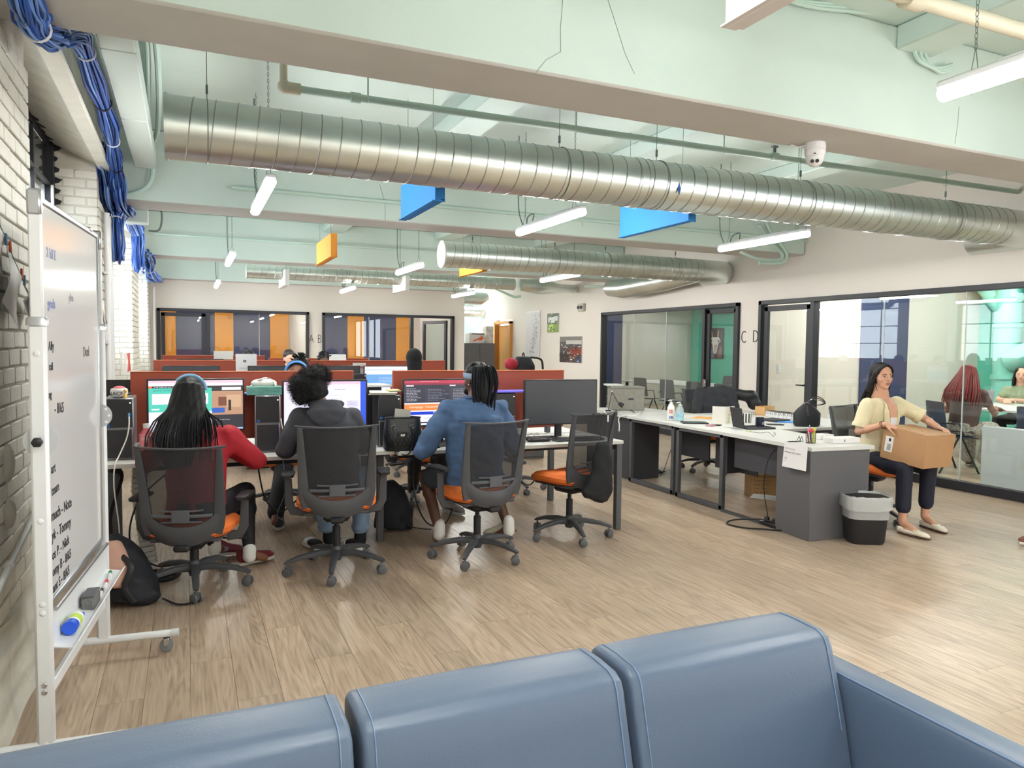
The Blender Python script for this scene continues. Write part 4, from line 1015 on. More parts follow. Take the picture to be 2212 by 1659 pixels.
MB().ball((.036, -.035, .045), (.012, .012, .014), 12).loft([((.036, -.038, .0), .014), ((.036, -.036, .03), .010)], n=10).build('figure', M('figure yellow', 'D9B25A', .5), o)
o = thing('drink_bottle', 'pink plastic drink bottle with white cap beside the leftmost tower', 'bottle', (-.245, 5.30, .74))
MB().lathe([(.0, 0), (.036, .002), (.042, .012), (.040, .05), (.043, .09), (.043, .15), (.038, .175), (.02, .20), (.018, .21), (0, .21)], n=28).build('bottle_body', M('pink drink', 'D8707A', .25, alpha=.85), o)
MB().lathe([(.0432, .085), (.0436, .09), (.0436, .165), (.0432, .168)], n=28).build('label_wrap', M('pink label', 'E08A92', .5), o)
text_obj('lettering', 'zona', .030, M('label white', 'F6DDE0', .5), (0, -.0445, .13), facing(0, -1), o, world=False, th=.0006)
MB().lathe([(.0, .205), (.021, .205), (.021, .232), (.0, .234)], n=20).build('cap', mWhiteM, o)
o = thing('red_cup', 'red cup partly hidden behind the pink bottle', 'cup', (-.165, 5.42, .74)); MB().lathe([(0, 0), (.03, 0), (.042, .2), (.039, .2), (.028, .01), (0, .01)], n=20).build('cup_body', M('red cup', 'C8402C', .4), o)
MB().tube([(.0, 0, .05), (.02, 0, .26)], .004, 6).tube([(-.01, 0, .05), (-.015, .01, .24)], .003, 6).build('pen', mWhiteM, o)
# cables over the front of the desk
def cable(label, pts, r, mat, parts=(), sub=8, cat='cable'):
    o = thing('cable', label, cat, pts[0]); MB().tube(curve_pts(pts, sub), r, 6).build('cord', mat, o, world=True)
    for p, d, m_ in parts: B(p, d, .002).build('plug', m_, o, world=True)
    return o
mWC = M('white cord', 'E6E6E2', .4); mBC = M('black cord', '17171A', .5); mBlC = M('pale blue cord', '5EA6D8', .4)
cable('white and blue charging cable hanging from the leftmost tower front', [(-.345, 5.30, 1.02), (-.345, 5.27, .96), (-.36, 5.25, .88), (-.40, 5.20, .78), (-.415, 5.10, .735), (-.42, 5.09, .6), (-.40, 5.15, .3), (-.42, 5.2, .02)], .004, mWC, [((-.345, 5.303, 1.03), (.012, .01, .03), mBlC)])
cable('white cable from the tissue-box tower down behind the hoodie sleeve', [(.60, 5.31, .98), (.61, 5.28, .90), (.64, 5.24, .80), (.70, 5.18, .75), (.80, 5.10, .742)], .004, mWC)
cable('thin purple cable dropping from the desk beside the tissue-box tower', [(.585, 5.31, .95), (.59, 5.25, .76), (.59, 5.10, .70), (.60, 5.10, .5), (.56, 5.2, .33), (.62, 5.3, .25)], .003, M('violet cord', '6A6C9A', .5))
cable('white earphone cable looping over the desk edge right of the handbag', [(1.49, 5.32, .92), (1.60, 5.30, .9), (1.62, 5.28, .82), (1.55, 5.2, .75), (1.50, 5.09, .745), (1.54, 5.035, .72), (1.62, 5.035, .715), (1.70, 5.08, .748), (1.78, 5.1, .746)], .004, mWC)
for k, (lb, P) in enumerate((('black power cable sagging under the left front desk', [(-.1, 5.6, .62), (-.3, 5.4, .45), (-.35, 5.3, .2), (-.2, 5.25, .04), (-.0, 5.35, .02)]),
    ('pair of black cables hanging under the desk left of the hoodie chair', [(.46, 5.5, .62), (.50, 5.4, .4), (.60, 5.4, .30), (.72, 5.45, .36)]),
    ('black cable looping under the desk between the denim shirt and hoodie', [(1.62, 5.5, .66), (1.60, 5.4, .35), (1.70, 5.4, .12), (1.85, 5.4, .10), (1.95, 5.45, .3), (2.02, 5.5, .6)]),
    ('black cable arc under the desk right of the denim shirt', [(2.35, 5.5, .66), (2.45, 5.4, .55), (2.5, 5.4, .40), (2.62, 5.45, .35), (2.72, 5.5, .45)]),
    ('coiled black cable on the floor behind the black backpack', [(-.30, 5.02, .02), (-.12, 4.98, .02), (-.06, 5.10, .025), (-.2, 5.16, .03), (-.33, 5.08, .03), (-.22, 4.98, .035), (-.08, 5.04, .04)]))):
    cable(lb, P, .006 if k != 4 else .014, mBC)
o = thing('cable_spine', 'pale segmented cable spine rising from the floor to the left front desk', 'cable', (-.27, 5.42, 0))
P = curve_pts([(-.24, 5.40, .02), (-.27, 5.42, .25), (-.30, 5.44, .5), (-.29, 5.44, .70)], 7)
for a, b in zip(P, P[1:]): MB().loft([(a, .05, .028), (a+(b-a)*.86, .046, .026)], lat=(1, 0, 0), n=8, power=.6).build('spine_link', M('spine grey', 'A9A69F', .5), o, world=True)
cable('thick black sleeved cable curving under the left end of the front desk', [(-.46, 5.2, .70), (-.40, 5.3, .64), (-.46, 5.22, .4), (-.44, 5.2, .15), (-.40, 5.2, .03)], .022, mBC)
# handbag
mBag = M('black leather', '1A1D22', .35, bump=.25, bscale=40)
o = thing('handbag', 'black quilted leather handbag standing on the front desk with a card inside', 'bag', (1.43, 5.14, .741), math.radians(-6))
MB().loft([((0, 0, 0), .125, .060), ((0, 0, .015), .138, .068), ((0, 0, .10), .142, .066), ((0, 0, .19), .132, .05), ((0, 0, .232), .128, .042)], lat=(1, 0, 0), n=32, power=.6).build('bag_body', mBag, o)
q = MB()
for k in range(-3, 4):
    q.tube([(-.06+k*.03, -.069, .13), (.0+k*.03, -.071, .03)], .0018, 4).tube([(.06+k*.03, -.069, .13), (.0+k*.03, -.071, .03)], .0018, 4)
q.build('quilting_seam', M('seam black', '0E0F12', .5), o)
MB().tube([(-.13, .0, .236), (-.06, -.040, .238), (.06, -.04, .238), (.13, 0, .236), (.06, .04, .24), (-.06, .04, .24), (-.13, 0, .236)], .006, 6).build('rim', mBag, o)
for s in (-1, 1): MB().loft([((s*.065+.014*math.cos(a)-.01, -.062, .175+.014*math.sin(a)), .004) for a in [2*PI*k/16 for k in range(16)]], n=6, closed=True).build('grommet', mChrome, o)
MB().tube(curve_pts([(-.075, -.066, .172), (-.08, -.078, .10), (-.06, -.085, .02), (-.01, -.088, -.022), (.03, -.086, -.018), (.055, -.08, .04), (.06, -.072, .12), (.055, -.064, .172)], 8), .006, 8).build('handle', mBag, o)
B((-.012, -.073, .13), (.07, .008, .028), .003).build('flap', mBag, o); B((-.012, -.079, .115), (.034, .006, .016), .002).build('clasp', mChrome, o)
B((.0, .005, .255), (.115, .002, .085), .0, R=Matrix.Rotation(.1, 3, 'Y')).build('card', M('envelope', 'CFCBC4', .7), o)
# jar, phones, bottles, keyboard etc.
o = thing('glass_jar', 'small glass jar with a dark lid between the handbag and the denim elbow', 'jar', (1.62, 5.34, .74)); MB().lathe([(0, 0), (.03, 0), (.032, .01), (.032, .07), (.026, .085), (.0, .085)], n=24).build('jar_glass', M('jar glass', 'A8A39C', .15, alpha=.6), o); MB().lathe([(0, .085), (.028, .085), (.028, .10), (0, .10)], n=20).build('lid', mDark, o); MB().lathe([(0, .004), (.029, .004), (.029, .035), (0, .035)], n=20).build('contents', M('coffee grounds', '5E4438', .8), o)
def phone(label, c, rz, L_=.145, W_=.07, m_=None):
    o = thing('phone', label, 'phone', c, rz); B((0, 0, .005), (L_, W_, .009), .004).build('phone_body', m_ or mBlk, o); B((0, 0, .0098), (L_-.01, W_-.008, .001), .0004).build('screen', M('phone glass', '101216', .1), o); return o
phone('black phone on the desk left of the denim shirt', (1.74, 5.16, .74), -.1)
o = thing('water_bottle', 'clear bottle with a pale cap and yellow drink right of the denim shirt', 'bottle', (2.31, 5.22, .74))
MB().lathe([(0, 0), (.024, 0), (.026, .01), (.026, .07), (.018, .12), (.013, .16), (.013, .19), (0, .19)], n=24).build('bottle_glass', M('bottle glass', 'C9CFC6', .1, alpha=.45), o); MB().lathe([(0, .003), (.0235, .003), (.0235, .065), (0, .065)], n=20).build('drink', M('yellow drink', 'C2B55A', .3), o); MB().lathe([(0, .19), (.018, .19), (.018, .21), (0, .212)], n=20).build('cap', M('cream cap', 'DCD8C4', .4), o)
def keyboard(label, c, rz, w_=.43, d_=.13):
    o = thing('keyboard', label, 'keyboard', c, rz); B((0, 0, .010), (w_, d_, .016), .005).build('keyboard_base', mDark, o)
    k_ = MB()
    for i in range(5):
        for j in range(18): k_.box((-w_/2+.02+j*(w_-.04)/17, -d_/2+.02+i*(d_-.035)/4, .021), (.017, .016, .006), .002)
    stuff(k_.build('keys', mBlk, o)); return o
keyboard('black keyboard in front of the dark monitor', (2.92, 5.20, .74), math.radians(-4))
keyboard('keyboard before the woman with black hair', (.08, 5.22, .74), 0); keyboard('keyboard before the grey hoodie', (.93, 5.24, .74), 0); keyboard('keyboard before the denim shirt', (1.92, 5.18, .74), 0)
o = thing('glasses_case', 'black soft zip case lying before the dark monitor', 'case', (2.58, 5.24, .74), -.06); MB().loft([((-.10, 0, .02), .03, .010), ((-.085, 0, .022), .045, .020), ((.085, 0, .022), .045, .020), ((.10, 0, .02), .03, .010)], lat=(0, 1, 0), n=16, power=.7).build('case_body', M('case grey black', '2E2A2C', .5), o); MB().tube([(-.10, -.04, .024), (0, -.047, .026), (.10, -.04, .024)], .002, 5).build('zip', mSilver, o)
o = thing('spectacles', 'thin-framed glasses resting behind the black zip case', 'glasses', (2.60, 5.36, .74), .3)
for s in (-1, 1): MB().loft([((s*.032+.026*math.cos(a), 0, .03+.022*math.sin(a)), .0016) for a in [2*PI*k/18 for k in range(18)]], n=5, closed=True).build('rim', mChrome, o); MB().tube([(s*.06, 0, .035), (s*.065, .11, .03)], .0016, 5).build('temple', mChrome, o)
o = thing('marker_pouch', 'blue pouch lying left of the glasses', 'pouch', (2.48, 5.40, .74), .4); MB().loft([((-.07, 0, .02), .02, .008), ((0, 0, .025), .028, .018), ((.07, 0, .02), .02, .008)], lat=(0, 1, 0), n=12).build('pouch_body', M('pouch blue', '3A4F8C', .7), o)
sheets('paper_stack', 'white papers on the desk under the dark monitor', 'papers', (2.98, 5.42, .741), (.30, .20), .1, 'D9D6CF', 3, .004)
# second row tower card, laptop on third row, paper props
def prop(name, label, cat, c, d, rz, tilt, col, marks=(), th=.004):
    o = thing(name, label, cat, c, rz); R = Matrix.Rotation(tilt, 3, 'X')
    B(R @ V((0, 0, d[1]/2)), (d[0], th, d[1]), .001, R=R).build('card_sheet', M('paper '+col, col, .6), o)
    if marks:
        mb = MB()
        for k, (u0, v0, u1, v1, c_) in enumerate(marks):
            Q = lambda u, v: R @ V((-d[0]/2+d[0]*u, -th/2-.0006-.0002*k, d[1]*(1-v))); mb.quad(Q(u0, v0), Q(u1, v0), Q(u1, v1), Q(u0, v1), c_)
        mb.build('printing', PRINT, o, ang=0)
    return o
prop('card', 'white card with red script propped on the second-row tower', 'card', (2.03, 9.35, 1.14), (.17, .13), .06, -.1, 'E6E2DF', [(.4, .25, .95, .32, 'C4475A'), (.5, .36, .9, .46, 'B23248'), (.45, .52, .98, .56, 'C4475A')])
prop('card', 'white card standing on the second row left of the blue-headphone person', 'card', (.66, 9.36, 1.14), (.24, .24), .0, -.12, 'DAD8DC', [(.35, .3, .5, .42, '6A6A70'), (.2, .7, .8, .72, '9A9AA0')])
prop('card', 'white paper leaning on the third-row divider', 'card', (.56, 13.0, 1.24), (.30, .14), .0, -.2, 'E2DFDC')
o = thing('laptop', 'open white laptop on the third row desk', 'laptop', (2.3, 12.6, 1.05)); B((2.3, 12.62, 1.21), (.42, .012, .26), .006, R=Matrix.Rotation(-.15, 3, 'X')).build('lid', mWhiteM, o, world=True); B((2.3, 12.45, 1.08), (.42, .28, .016), .005).build('keyboard_deck', mWhiteM, o, world=True); B((2.3, 12.5, .905), (.3, .2, .33), .01).build('stand', mDark, o, world=True)
# ------------------------------------------------------------------ long desk on the right
mGD = M('charcoal laminate', '5B5A5E', .6); mGD2 = M('dark modesty panel', '3D3C42', .65)
H_ = .74
def top(o, pts, h=H_, th=.03, name='worktop'):
    MB().prism([(x, y, h-th) for x, y in pts], (0, 0, th)).build(name, mTop, o, world=True, ang=0)
o = thing('reception_desk', 'near desk with a charcoal end cabinet and a paper sign taped to its corner', 'desk', (4.8, 4.7, 0))
top(o, [(4.43, 4.18), (5.03, 4.11), (5.16, 5.25), (4.47, 5.25)])
B((4.74, 4.36, .355), (.58, .40, .71), .004, rz=-.10).build('end_cabinet', mGD, o, world=True)
B((4.62, 4.90, .56), (.02, .72, .30), .003).build('modesty_panel', mGD2, o, world=True)
B((5.08, 4.75, .355), (.02, .9, .71), .003).build('side_panel', mGD, o, world=True)
MB().box((4.50, 4.90, .012), (.04, .75, .02)).build('floor_rail', mLeg, o, world=True)
def loop_desk(label, x0, x1, y0, y1, mod=True, legs=True):
    o = thing('office_desk', label, 'desk', ((x0+x1)/2, (y0+y1)/2, 0))
    B(((x0+x1)/2, (y0+y1)/2, H_-.015), (x1-x0, y1-y0-.006, .03), .003).build('worktop', mTop, o, world=True)
    for x in (x0+.04, x1-.04):
        f = MB(); t = .045
        f.box((x, y0+.05, .36), (.04, t, .70), .003).box((x, y1-.05, .36), (.04, t, .70), .003).box((x, (y0+y1)/2, .70), (.04, y1-y0-.06, t), .003).box((x, (y0+y1)/2, .028), (.04, y1-y0-.06, t), .003)
        f.build('leg_frame', mLeg, o, world=True)
    if mod: B(((x0+x1)/2+.1, y0+.30, .50), (x1-x0-.4, .018, .42), .002).build('modesty_panel', mGD2, o, world=True)
    return o
o = loop_desk('middle desk of the long run with a looped steel leg, under the laptop', 4.48, 6.50, 5.26, 6.02)
B((4.95, 5.62, .50), (.018, .6, .42), .002).build('modesty_panel', mGD2, o, world=True)
o = loop_desk('desk of the long run with a looped steel leg, under the two pump bottles', 4.50, 6.40, 6.03, 6.90, mod=False)
B((5.1, 6.5, .50), (.018, .6, .40), .002).build('modesty_panel', mGD2, o, world=True)
o = thing('corner_desk', 'far desk of the long run carrying the grey fabric box', 'desk', (4.9, 7.4, 0))
top(o, [(4.52, 6.91), (5.42, 6.91), (5.30, 7.9), (4.56, 8.0)])
MB().box((4.60, 7.45, .355), (.03, .95, .71), .003).build('side_panel', mGD2, o, world=True); B((4.98, 7.80, .355), (.74, .03, .71), .003).build('back_panel', mGD2, o, world=True)
B((4.80, 6.96, .355), (.36, .03, .71), .003).build('end_panel', mGD2, o, world=True)

def bottle_pump(label, p, body, cap, r, h, lab):
    o = thing('pump_bottle', label, 'bottle', p); 
    MB().lathe([(0, 0), (r*.95, .002), (r, .012), (r, h*.45), (r*.93, h*.62), (r*.6, h*.76), (r*.34, h*.80), (r*.34, h*.84), (0, h*.84)], n=28).build('bottle_body', body, o)
    MB().lathe([(0, h*.8), (r*.42, h*.80), (r*.42, h*.87), (r*.16, h*.88), (r*.16, h*.96), (r*.3, h*.965), (r*.3, h*.99), (0, h)], n=16).caps((0, 0, h*.985), (-r*1.1, -.01, h*.965), r*.13).build('pump', cap, o)
    for z0, z1, c, ww in lab:
        MB().loft([((0, 0, h*z0), r*1.012), ((0, 0, h*z1), r*1.008)], n=28, cap=False, lat=(1, 0, 0)).build('label_band', M('band '+c, c, .5), o) if ww >= 1 else MB().prism([(r*1.01*math.sin(a), -r*1.01*math.cos(a), h*z0) for a in (-ww-.6, -ww*.3-.6, ww*.4-.6, ww-.6)]+[(r*1.01*math.sin(a), -r*1.01*math.cos(a), h*z1) for a in (ww-.6, ww*.4-.6, -ww*.3-.6, -ww-.6)], (-.0006, -.0006, 0)).build('label_patch', M('band '+c, c, .5), o)
    return o
bottle_pump('white lotion pump bottle, the left one of the pair on the long desk', at_z(1449, 907, H_), M('lotion white', 'ECE9E4', .4), mWhiteM, .040, .215, [(.08, .20, '3C5DA8', .5), (.34, .52, 'D88478', .45)])
bottle_pump('clear sanitizer pump bottle with pale blue label beside the white lotion bottle', at_z(1468, 909, H_), M('clear plastic', 'CFE0E4', .1, alpha=.45), M('clear cap', 'E9EEF0', .3, alpha=.8), .042, .20, [(.05, .22, '9CCBD8', 2), (.24, .45, '8FCBE6', .8)])
def flat(name, label, cat, px, py, w_, d_, rz, col, th=.006, part='sheet', extra=None, z=H_):
    p = at_z(px, py, z); o = thing(name, label, cat, p, rz); B((0, 0, th/2), (w_, d_, th), min(.002, th/3)).build(part, M('flat '+col, col, .5), o)
    if extra: extra(o, th)
    return o
flat('tablet', 'dark tablet with a greenish screen lying on the long desk', 'tablet', 1500, 914, .26, .18, -.5, '17181B', .010, 'tablet_body', lambda o, t: B((0.02, .01, t+.0006), (.16, .12, .0008)).build('screen', M('tablet glow', '5C6E68', .2), o))
flat('pouch', 'small floral pouch beside the tablet', 'pouch', 1535, 921, .09, .06, .2, 'B98A92', .018)
flat('phone', 'black phone beside the floral pouch', 'phone', 1546, 919, .07, .10, .6, '141416', .010, 'phone_body')
flat('paper', 'white slip of paper at the front edge of the long desk', 'papers', 1560, 928, .10, .20, 1.2, 'E2DFDB', .003)
flat('paper', 'pale sheets behind the two pump bottles', 'papers', 1500, 899, .5, .3, .3, 'DEDAD4', .004)
flat('envelope', 'orange envelope lying behind the tablet', 'envelope', 1522, 903, .22, .24, .5, 'E0A35C', .005)
flat('phone', 'phone lying right of the navy mug', 'phone', 1674, 918, .16, .08, -.5, '26272B', .010, 'phone_body')
flat('folder', 'bright blue folder lying beside the black pouch bag', 'folder', 1708, 912, .30, .22, -.6, '3F86D0', .006)
flat('notebook', 'dark notebook behind the navy mug', 'notebook', 1672, 909, .26, .22, .2, '2A2B30', .02)
# greeting cards
def gcard(label, px, py, w_, h_, rz, col, marks):
    p = at_z(px, py, H_); o = thing('greeting_card', label, 'card', p, rz)
    for s in (-1, 1):
        R = Matrix.Rotation(s*.42, 3, 'Z'); B(R @ V((s*w_/2, 0, h_/2)), (w_, .003, h_), .0005, R=R).build('card_leaf', M('card '+col, col, .6), o)
    R = Matrix.Rotation(.42, 3, 'Z'); mb = MB()
    for k, (u0, v0, u1, v1, c) in enumerate(marks):
        Q = lambda u, v: R @ V((w_*u, -.002-.0002*k, h_*(1-v))); mb.quad(Q(u0, v0), Q(u1, v0), Q(u1, v1), Q(u0, v1), c)
    mb.build('printing', PRINT, o, ang=0); return o
fl = [(.1+.8*random.random(), .1+.8*random.random()) for _ in range(40)]
gcard('large open greeting card with orange and green flowers', 1567, 917, .13, .18, -.25, 'E9E5DC', [(.35+.35*(.5-v)+(u-.5)*.35, v, .35+.35*(.5-v)+(u-.5)*.35+.06, v+.05, random.choice(('D98A62', 'E2A48A', 'D6705A')) if v < .5 else random.choice(('B9B45A', '9AA860', 'D2C878'))) for u, v in fl])
gcard('smaller pale green greeting card tucked behind the flower card', 1592, 912, .09, .13, -.1, 'DCDCC0', [(u, v, u+.07, v+.04, 'B5A878') for u, v in fl[:12]])
# laptop seen from its side
p = at_z(1618, 926, H_); o = thing('laptop', 'black laptop seen edge-on, open on the long desk', 'laptop', p, math.radians(-12))
B((.08, .02, .010), (.30, .22, .018), .004).build('keyboard_deck', mDark, o)
kk = MB()
for i in range(5):
    for j in range(12): kk.box((-.04+j*.021, -.05+i*.028, .0205), (.016, .02, .004))
stuff(kk.build('keys', mBlk, o, ang=0))
B((-.115, .02, .105), (.007, .22, .20), .003, R=Matrix.Rotation(-.20, 3, 'Y')).build('lid', mBlk, o)
def mug(label, px, py, col, r, h, deco=None, z=H_):
    p = at_z(px, py, z); o = thing('mug', label, 'mug', p, .3)
    MB().lathe([(0, 0), (r*.93, 0), (r, .006), (r, h), (r*.93, h), (r*.9, .01), (0, .01)], n=28).build('mug_body', M('mug '+col, col, .3), o)
    MB().tube([(r*.95+.025*math.sin(t), 0, h/2+h*.32*math.cos(t)) for t in [PI*k/8 for k in range(9)]], .005, 7).build('handle', M('mug '+col), o)
    if deco: deco(o, r, h)
    return o
def stripes(o, r, h):
    for k in range(9):
        a = 2*PI*k/9; mb = MB(); vs = [(a0, z) for z in (.006, h-.004) for a0 in (a-.17, a, a+.17)]
        P = [V((r*1.012*math.cos(q), r*1.012*math.sin(q), z)) for q, z in vs]; mb.add(P, [(0, 1, 4, 3), (1, 2, 5, 4)]); mb.build('stripe', mInk, o, ang=0)
mug('black and white striped mug standing on the long desk', 1613, 914, 'ECE8E2', .043, .105, stripes)
mug('navy blue mug with pale lettering in front of the striped mug', 1641, 924, '1F2A3D', .042, .10, lambda o, r, h: text_obj('lettering', 'DCF', .035, M('label white'), (0, -r*1.03, h*.35), facing(0, -1), o, world=False, th=.0006))
p = at_z(1652, 896, H_); o = thing('carton_box', 'small open tan carton behind the mugs', 'box', p, .3)
mb = MB(); mb.box((0, 0, .004), (.22, .12, .006)); [mb.box(c, d) for c, d in (((-.108, 0, .05), (.004, .12, .10)), ((.108, 0, .05), (.004, .12, .10)), ((0, -.06, .05), (.22, .004, .10)), ((0, .06, .05), (.22, .004, .10)))]; mb.build('carton', M('tan card', 'C49A66', .7), o)
# white spiral-bound pads
for k in range(6):
    p = at_z(1667+k*9, 901+k*1.0, H_); o = thing('spiral_pad', 'white spiral-bound pad, %s of the row beside the black tote bag' % ('leftmost', 'second from left', 'third from left', 'third from right', 'second from right', 'rightmost')[k], 'notepad', p, -.3, 'spiral pads'); B((0, 0, .03), (.06, .20, .06), .004).build('pages', M('pad white', 'DADADA', .6), o)
    mb = MB()
    for j in range(5): mb.loft([((-.02+.022*math.cos(a), -.09+j*.04, .055+.022*math.sin(a)), .002) for a in [2*PI*q/12 for q in range(12)]], n=4, closed=True)
    stuff(mb.build('coil', mBlk, o))
# black pouch bag with rope straps
p = at_z(1742, 921, H_); o = thing('tote_bag', 'black tote bag with thin looped straps standing on the long desk', 'bag', p, -.5)
MB().loft([((0, 0, 0), .11, .06), ((0, 0, .02), .125, .07), ((0, 0, .13), .13, .065), ((-.005, 0, .185), .085, .03), ((-.01, 0, .235), .018, .010)], lat=(1, 0, 0), n=24, power=.7).build('bag_body', M('bag black cloth', '15171C', .6, bump=.3, bscale=20), o)
for k in range(3): MB().tube(curve_pts([(-.01, -.01, .22), (.03+.01*k, -.03, .27+.012*k), (.12, -.03, .26+.015*k), (.15+.01*k, -.02, .235), (.11, -.01, .215), (.03, -.01, .215), (-.01, 0, .215)], 6), .004, 6).build('strap', mBlk if k else mChrome, o)
MB().caps((-.01, -.035, .205), (-.005, -.06, .11), .008, .014).build('tassel', M('tassel brown black', '2A2224', .5), o)
MB().loft([((-.01+.02*math.cos(a), -.01, .225+.014*math.sin(a)), .005) for a in [2*PI*q/12 for q in range(12)]], n=6, closed=True).build('ring', mChrome, o)
# pen cup
p = at_z(1751, 957, H_); o = thing('pen_cup', 'black wire mesh cup full of pens and yellow markers', 'cup', p)
m_ = MB()
for k in range(20): a = 2*PI*k/20; m_.cyl((.036*math.cos(a), .036*math.sin(a), 0), (.040*math.cos(a), .040*math.sin(a), .095), .001, n=4)
for z in (0, .02, .04, .06, .08, .097): m_.loft([((.036+.004*z/.095)*math.cos(a), (.036+.004*z/.095)*math.sin(a), z) and (((.036+.04*z)*math.cos(a), (.036+.04*z)*math.sin(a), z), .0016 if z in (0, .097) else .0008) for a in [2*PI*q/20 for q in range(20)]], n=4, closed=True)
m_.cyl((0, 0, 0), (0, 0, .003), .036).build('wire_cup', mBlk, o)
for k, (x, y, dx, dy, L_, c) in enumerate(((-.015, -.01, -.25, .0, .13, 'D8D8DC'), (.01, -.015, .15, 0, .13, 'D9E04A'), (.018, .0, .22, .1, .12, 'D9E04A'), (0, .015, .10, .1, .145, 'A9A9B0'), (-.01, .01, -.1, .1, .12, 'B0394A'), (.0, 0, -.02, 0, .12, '3A3A44'))):
    MB().cyl((x, y, .004), (x+dx*L_, y+dy*L_, L_), .006 if k in (1, 2) else .004, n=8).build('pen', M('pen '+c, c, .4), o)
MB().ball((-.022, -.02, .105), (.022, .02, .018), 14).build('pink_ball_pen', M('pink red', 'D8365A', .4), o)
# wire phone stand, sd cards
p = at_z(1722, 955, H_); o = thing('phone_stand', 'folded black wire stand left of the pen cup', 'stand', p, -.1)
MB().tube([(-.07, 0, .004), (.02, 0, .004), (.045, 0, .045), (.06, 0, .004), (.03, 0, .004)], .003, 6).tube([(-.07, .03, .004), (.02, .03, .004), (.045, .03, .045), (.06, .03, .004), (.03, .03, .004)], .003, 6).tube([(-.07, 0, .004), (-.07, .03, .004)], .003, 6).build('bent_wire', mBlk, o)
p = at_z(1825, 957, H_); o = thing('white_box', 'long flat white box at the end of the near desk', 'box', p, math.radians(-8)); B((0, .04, .022), (.27, .12, .044), .003).build('box_body', M('box white', 'E6E2E0', .5), o); B((-.02, -.021, .022), (.012, .001, .02)).build('printed_mark', M('mark', '8E8A88', .6), o)
p = at_z(1790, 950, H_); o = thing('white_box', 'second white box half behind the long flat one', 'box', p, math.radians(-8)); B((0, .08, .02), (.14, .12, .040), .003).build('box_body', M('box white'), o); MB().cyl((.05, .1, .041), (.05, .1, .044), .025).build('grey_disc', M('grey disc', '7A7A80', .3), o)
p = at_z(1693, 950, H_)
cable('thin black earphone wire curling on the near desk', [at_z(1610, 931, H_+.004), at_z(1640, 935, H_+.004), at_z(1660, 934, H_+.004), at_z(1671, 943, H_+.004), at_z(1672, 933, H_+.03), at_z(1676, 940, H_+.004)], .0018, mBC, [(at_z(1618, 932, H_+.006), (.05, .012, .008), M('lime plug', 'C9CF6A', .5))])
# paper sign taped to the corner
q = [at_x(1701, 957, 4.455), at_x(1745, 963, 4.425)]
o = thing('paper_sign', 'white paper sign taped to the corner of the near desk', 'sign', (q[0]+q[1])/2)
a, b = V((4.425, q[0].y, .755)), V((4.405, q[1].y-.02, .755)); dz = V((0, 0, -.20))
MB().prism([a, b, b+dz+V((-.012, 0, 0)), a+dz+V((-.02, 0, 0))], (-.001, 0, 0)).build('sheet', M('sign paper', 'E9E6E8', .6), o, world=True, ang=0)
nv = V(((b-a).y, -(b-a).x, 0)).normalized()
if nv.x > 0: nv = -nv
for k, (s, sz, c) in enumerate((('Digital Workshop', .016, 'A09CA0'), ('Newspaper Site Creation', .018, '2A2A2E'), ('11:30', .017, '5A5A60'), ('C  A', .015, '5A5A60'))):
    text_obj('lettering', s, sz, M('ink '+c, c, .6), a+(b-a)*.10+V((-.012-.016*((.05, .08, .13, .15)[k]/.2), 0, -(.05, .08, .13, .15)[k]))+nv*.004, facing(nv.x, nv.y), o, th=.0003, align='LEFT')
# grey fabric storage box and lamp
p = V((4.95, 7.62, H_)); o = thing('storage_box', 'grey fabric storage box with a chrome-edged label slot on the far desk', 'box', p, math.radians(-20))
MB().box((0, 0, .135), (.40, .30, .27), .01).build('fabric_box', M('grey felt', '8D8A82', .9, bump=.4, bscale=120, var=.08, vscale=20), o); B((0, 0, .278), (.41, .31, .02), .006).build('lid', M('grey felt'), o)
mb = MB().box((.03, -.153, .14), (.085, .004, .032), .002); mb.build('label_slot', mChrome, o); B((.03, -.156, .14), (.065, .002, .018)).build('slot_card', mBlk, o)
flat('paper_stack', 'white paper pad on top of the grey fabric box', 'papers', 1325, 833, .20, .2, -.3, 'DCDCDA', .02, z=1.03)
p = at_z(1314, 888, H_); o = thing('desk_lamp', 'thin black articulated desk lamp in front of the grey fabric box', 'lamp', p)
dR = _r2.copy(); dR.z = 0; dR.normalize()
MB().cyl((0, 0, 0), (0, 0, .012), .035).build('lamp_foot', mBlk, o)
a, b, c = V((0, 0, .01)), dR*.04+V((0, 0, .235)), dR*.125+V((0, 0, .085)); MB().cyl(a, b, .004, n=8).build('lower_arm', mBlk, o); MB().cyl(b, c, .004, n=8).build('upper_arm', mBlk, o); MB().ball(b, .01).build('joint', mChrome, o); MB().cyl(c+V((0, 0, .01)), c+dR*.05+V((0, 0, -.02)), .02, .03, n=16).build('lamp_head', mBlk, o)
cable('black wire lying on the far desk right of the lamp', [at_z(1338, 886, H_+.005), at_z(1350, 885, H_+.005), at_z(1362, 886, H_+.005), at_z(1370, 891, H_+.005)], .005, mBC)
cable('white cable hanging over the front edge of the far desk', [at_z(1382, 890, H_+.006), at_z(1374, 897, H_+.006), V((4.475, 7.0, .72)), V((4.47, 7.0, .62)), V((4.45, 6.97, .56))], .007, mWC)
cable('thin black wire from the far desk down to the white adapter', [(4.62, 6.05, .68), (4.62, 6.2, .5), (4.8, 6.6, .15), (4.86, 6.75, .06)], .0035, mBC)
p = at_z(1388, 1022, .0); o = thing('power_adapter', 'white power adapter on the floor under the far desk', 'adapter', p, .4); B((0, 0, .05), (.11, .07, .10), .012).build('adapter_body', mWhiteM, o); MB().caps((0, 0, .10), (.0, .03, .12), .012).build('plug_prongs', mWhiteM, o)
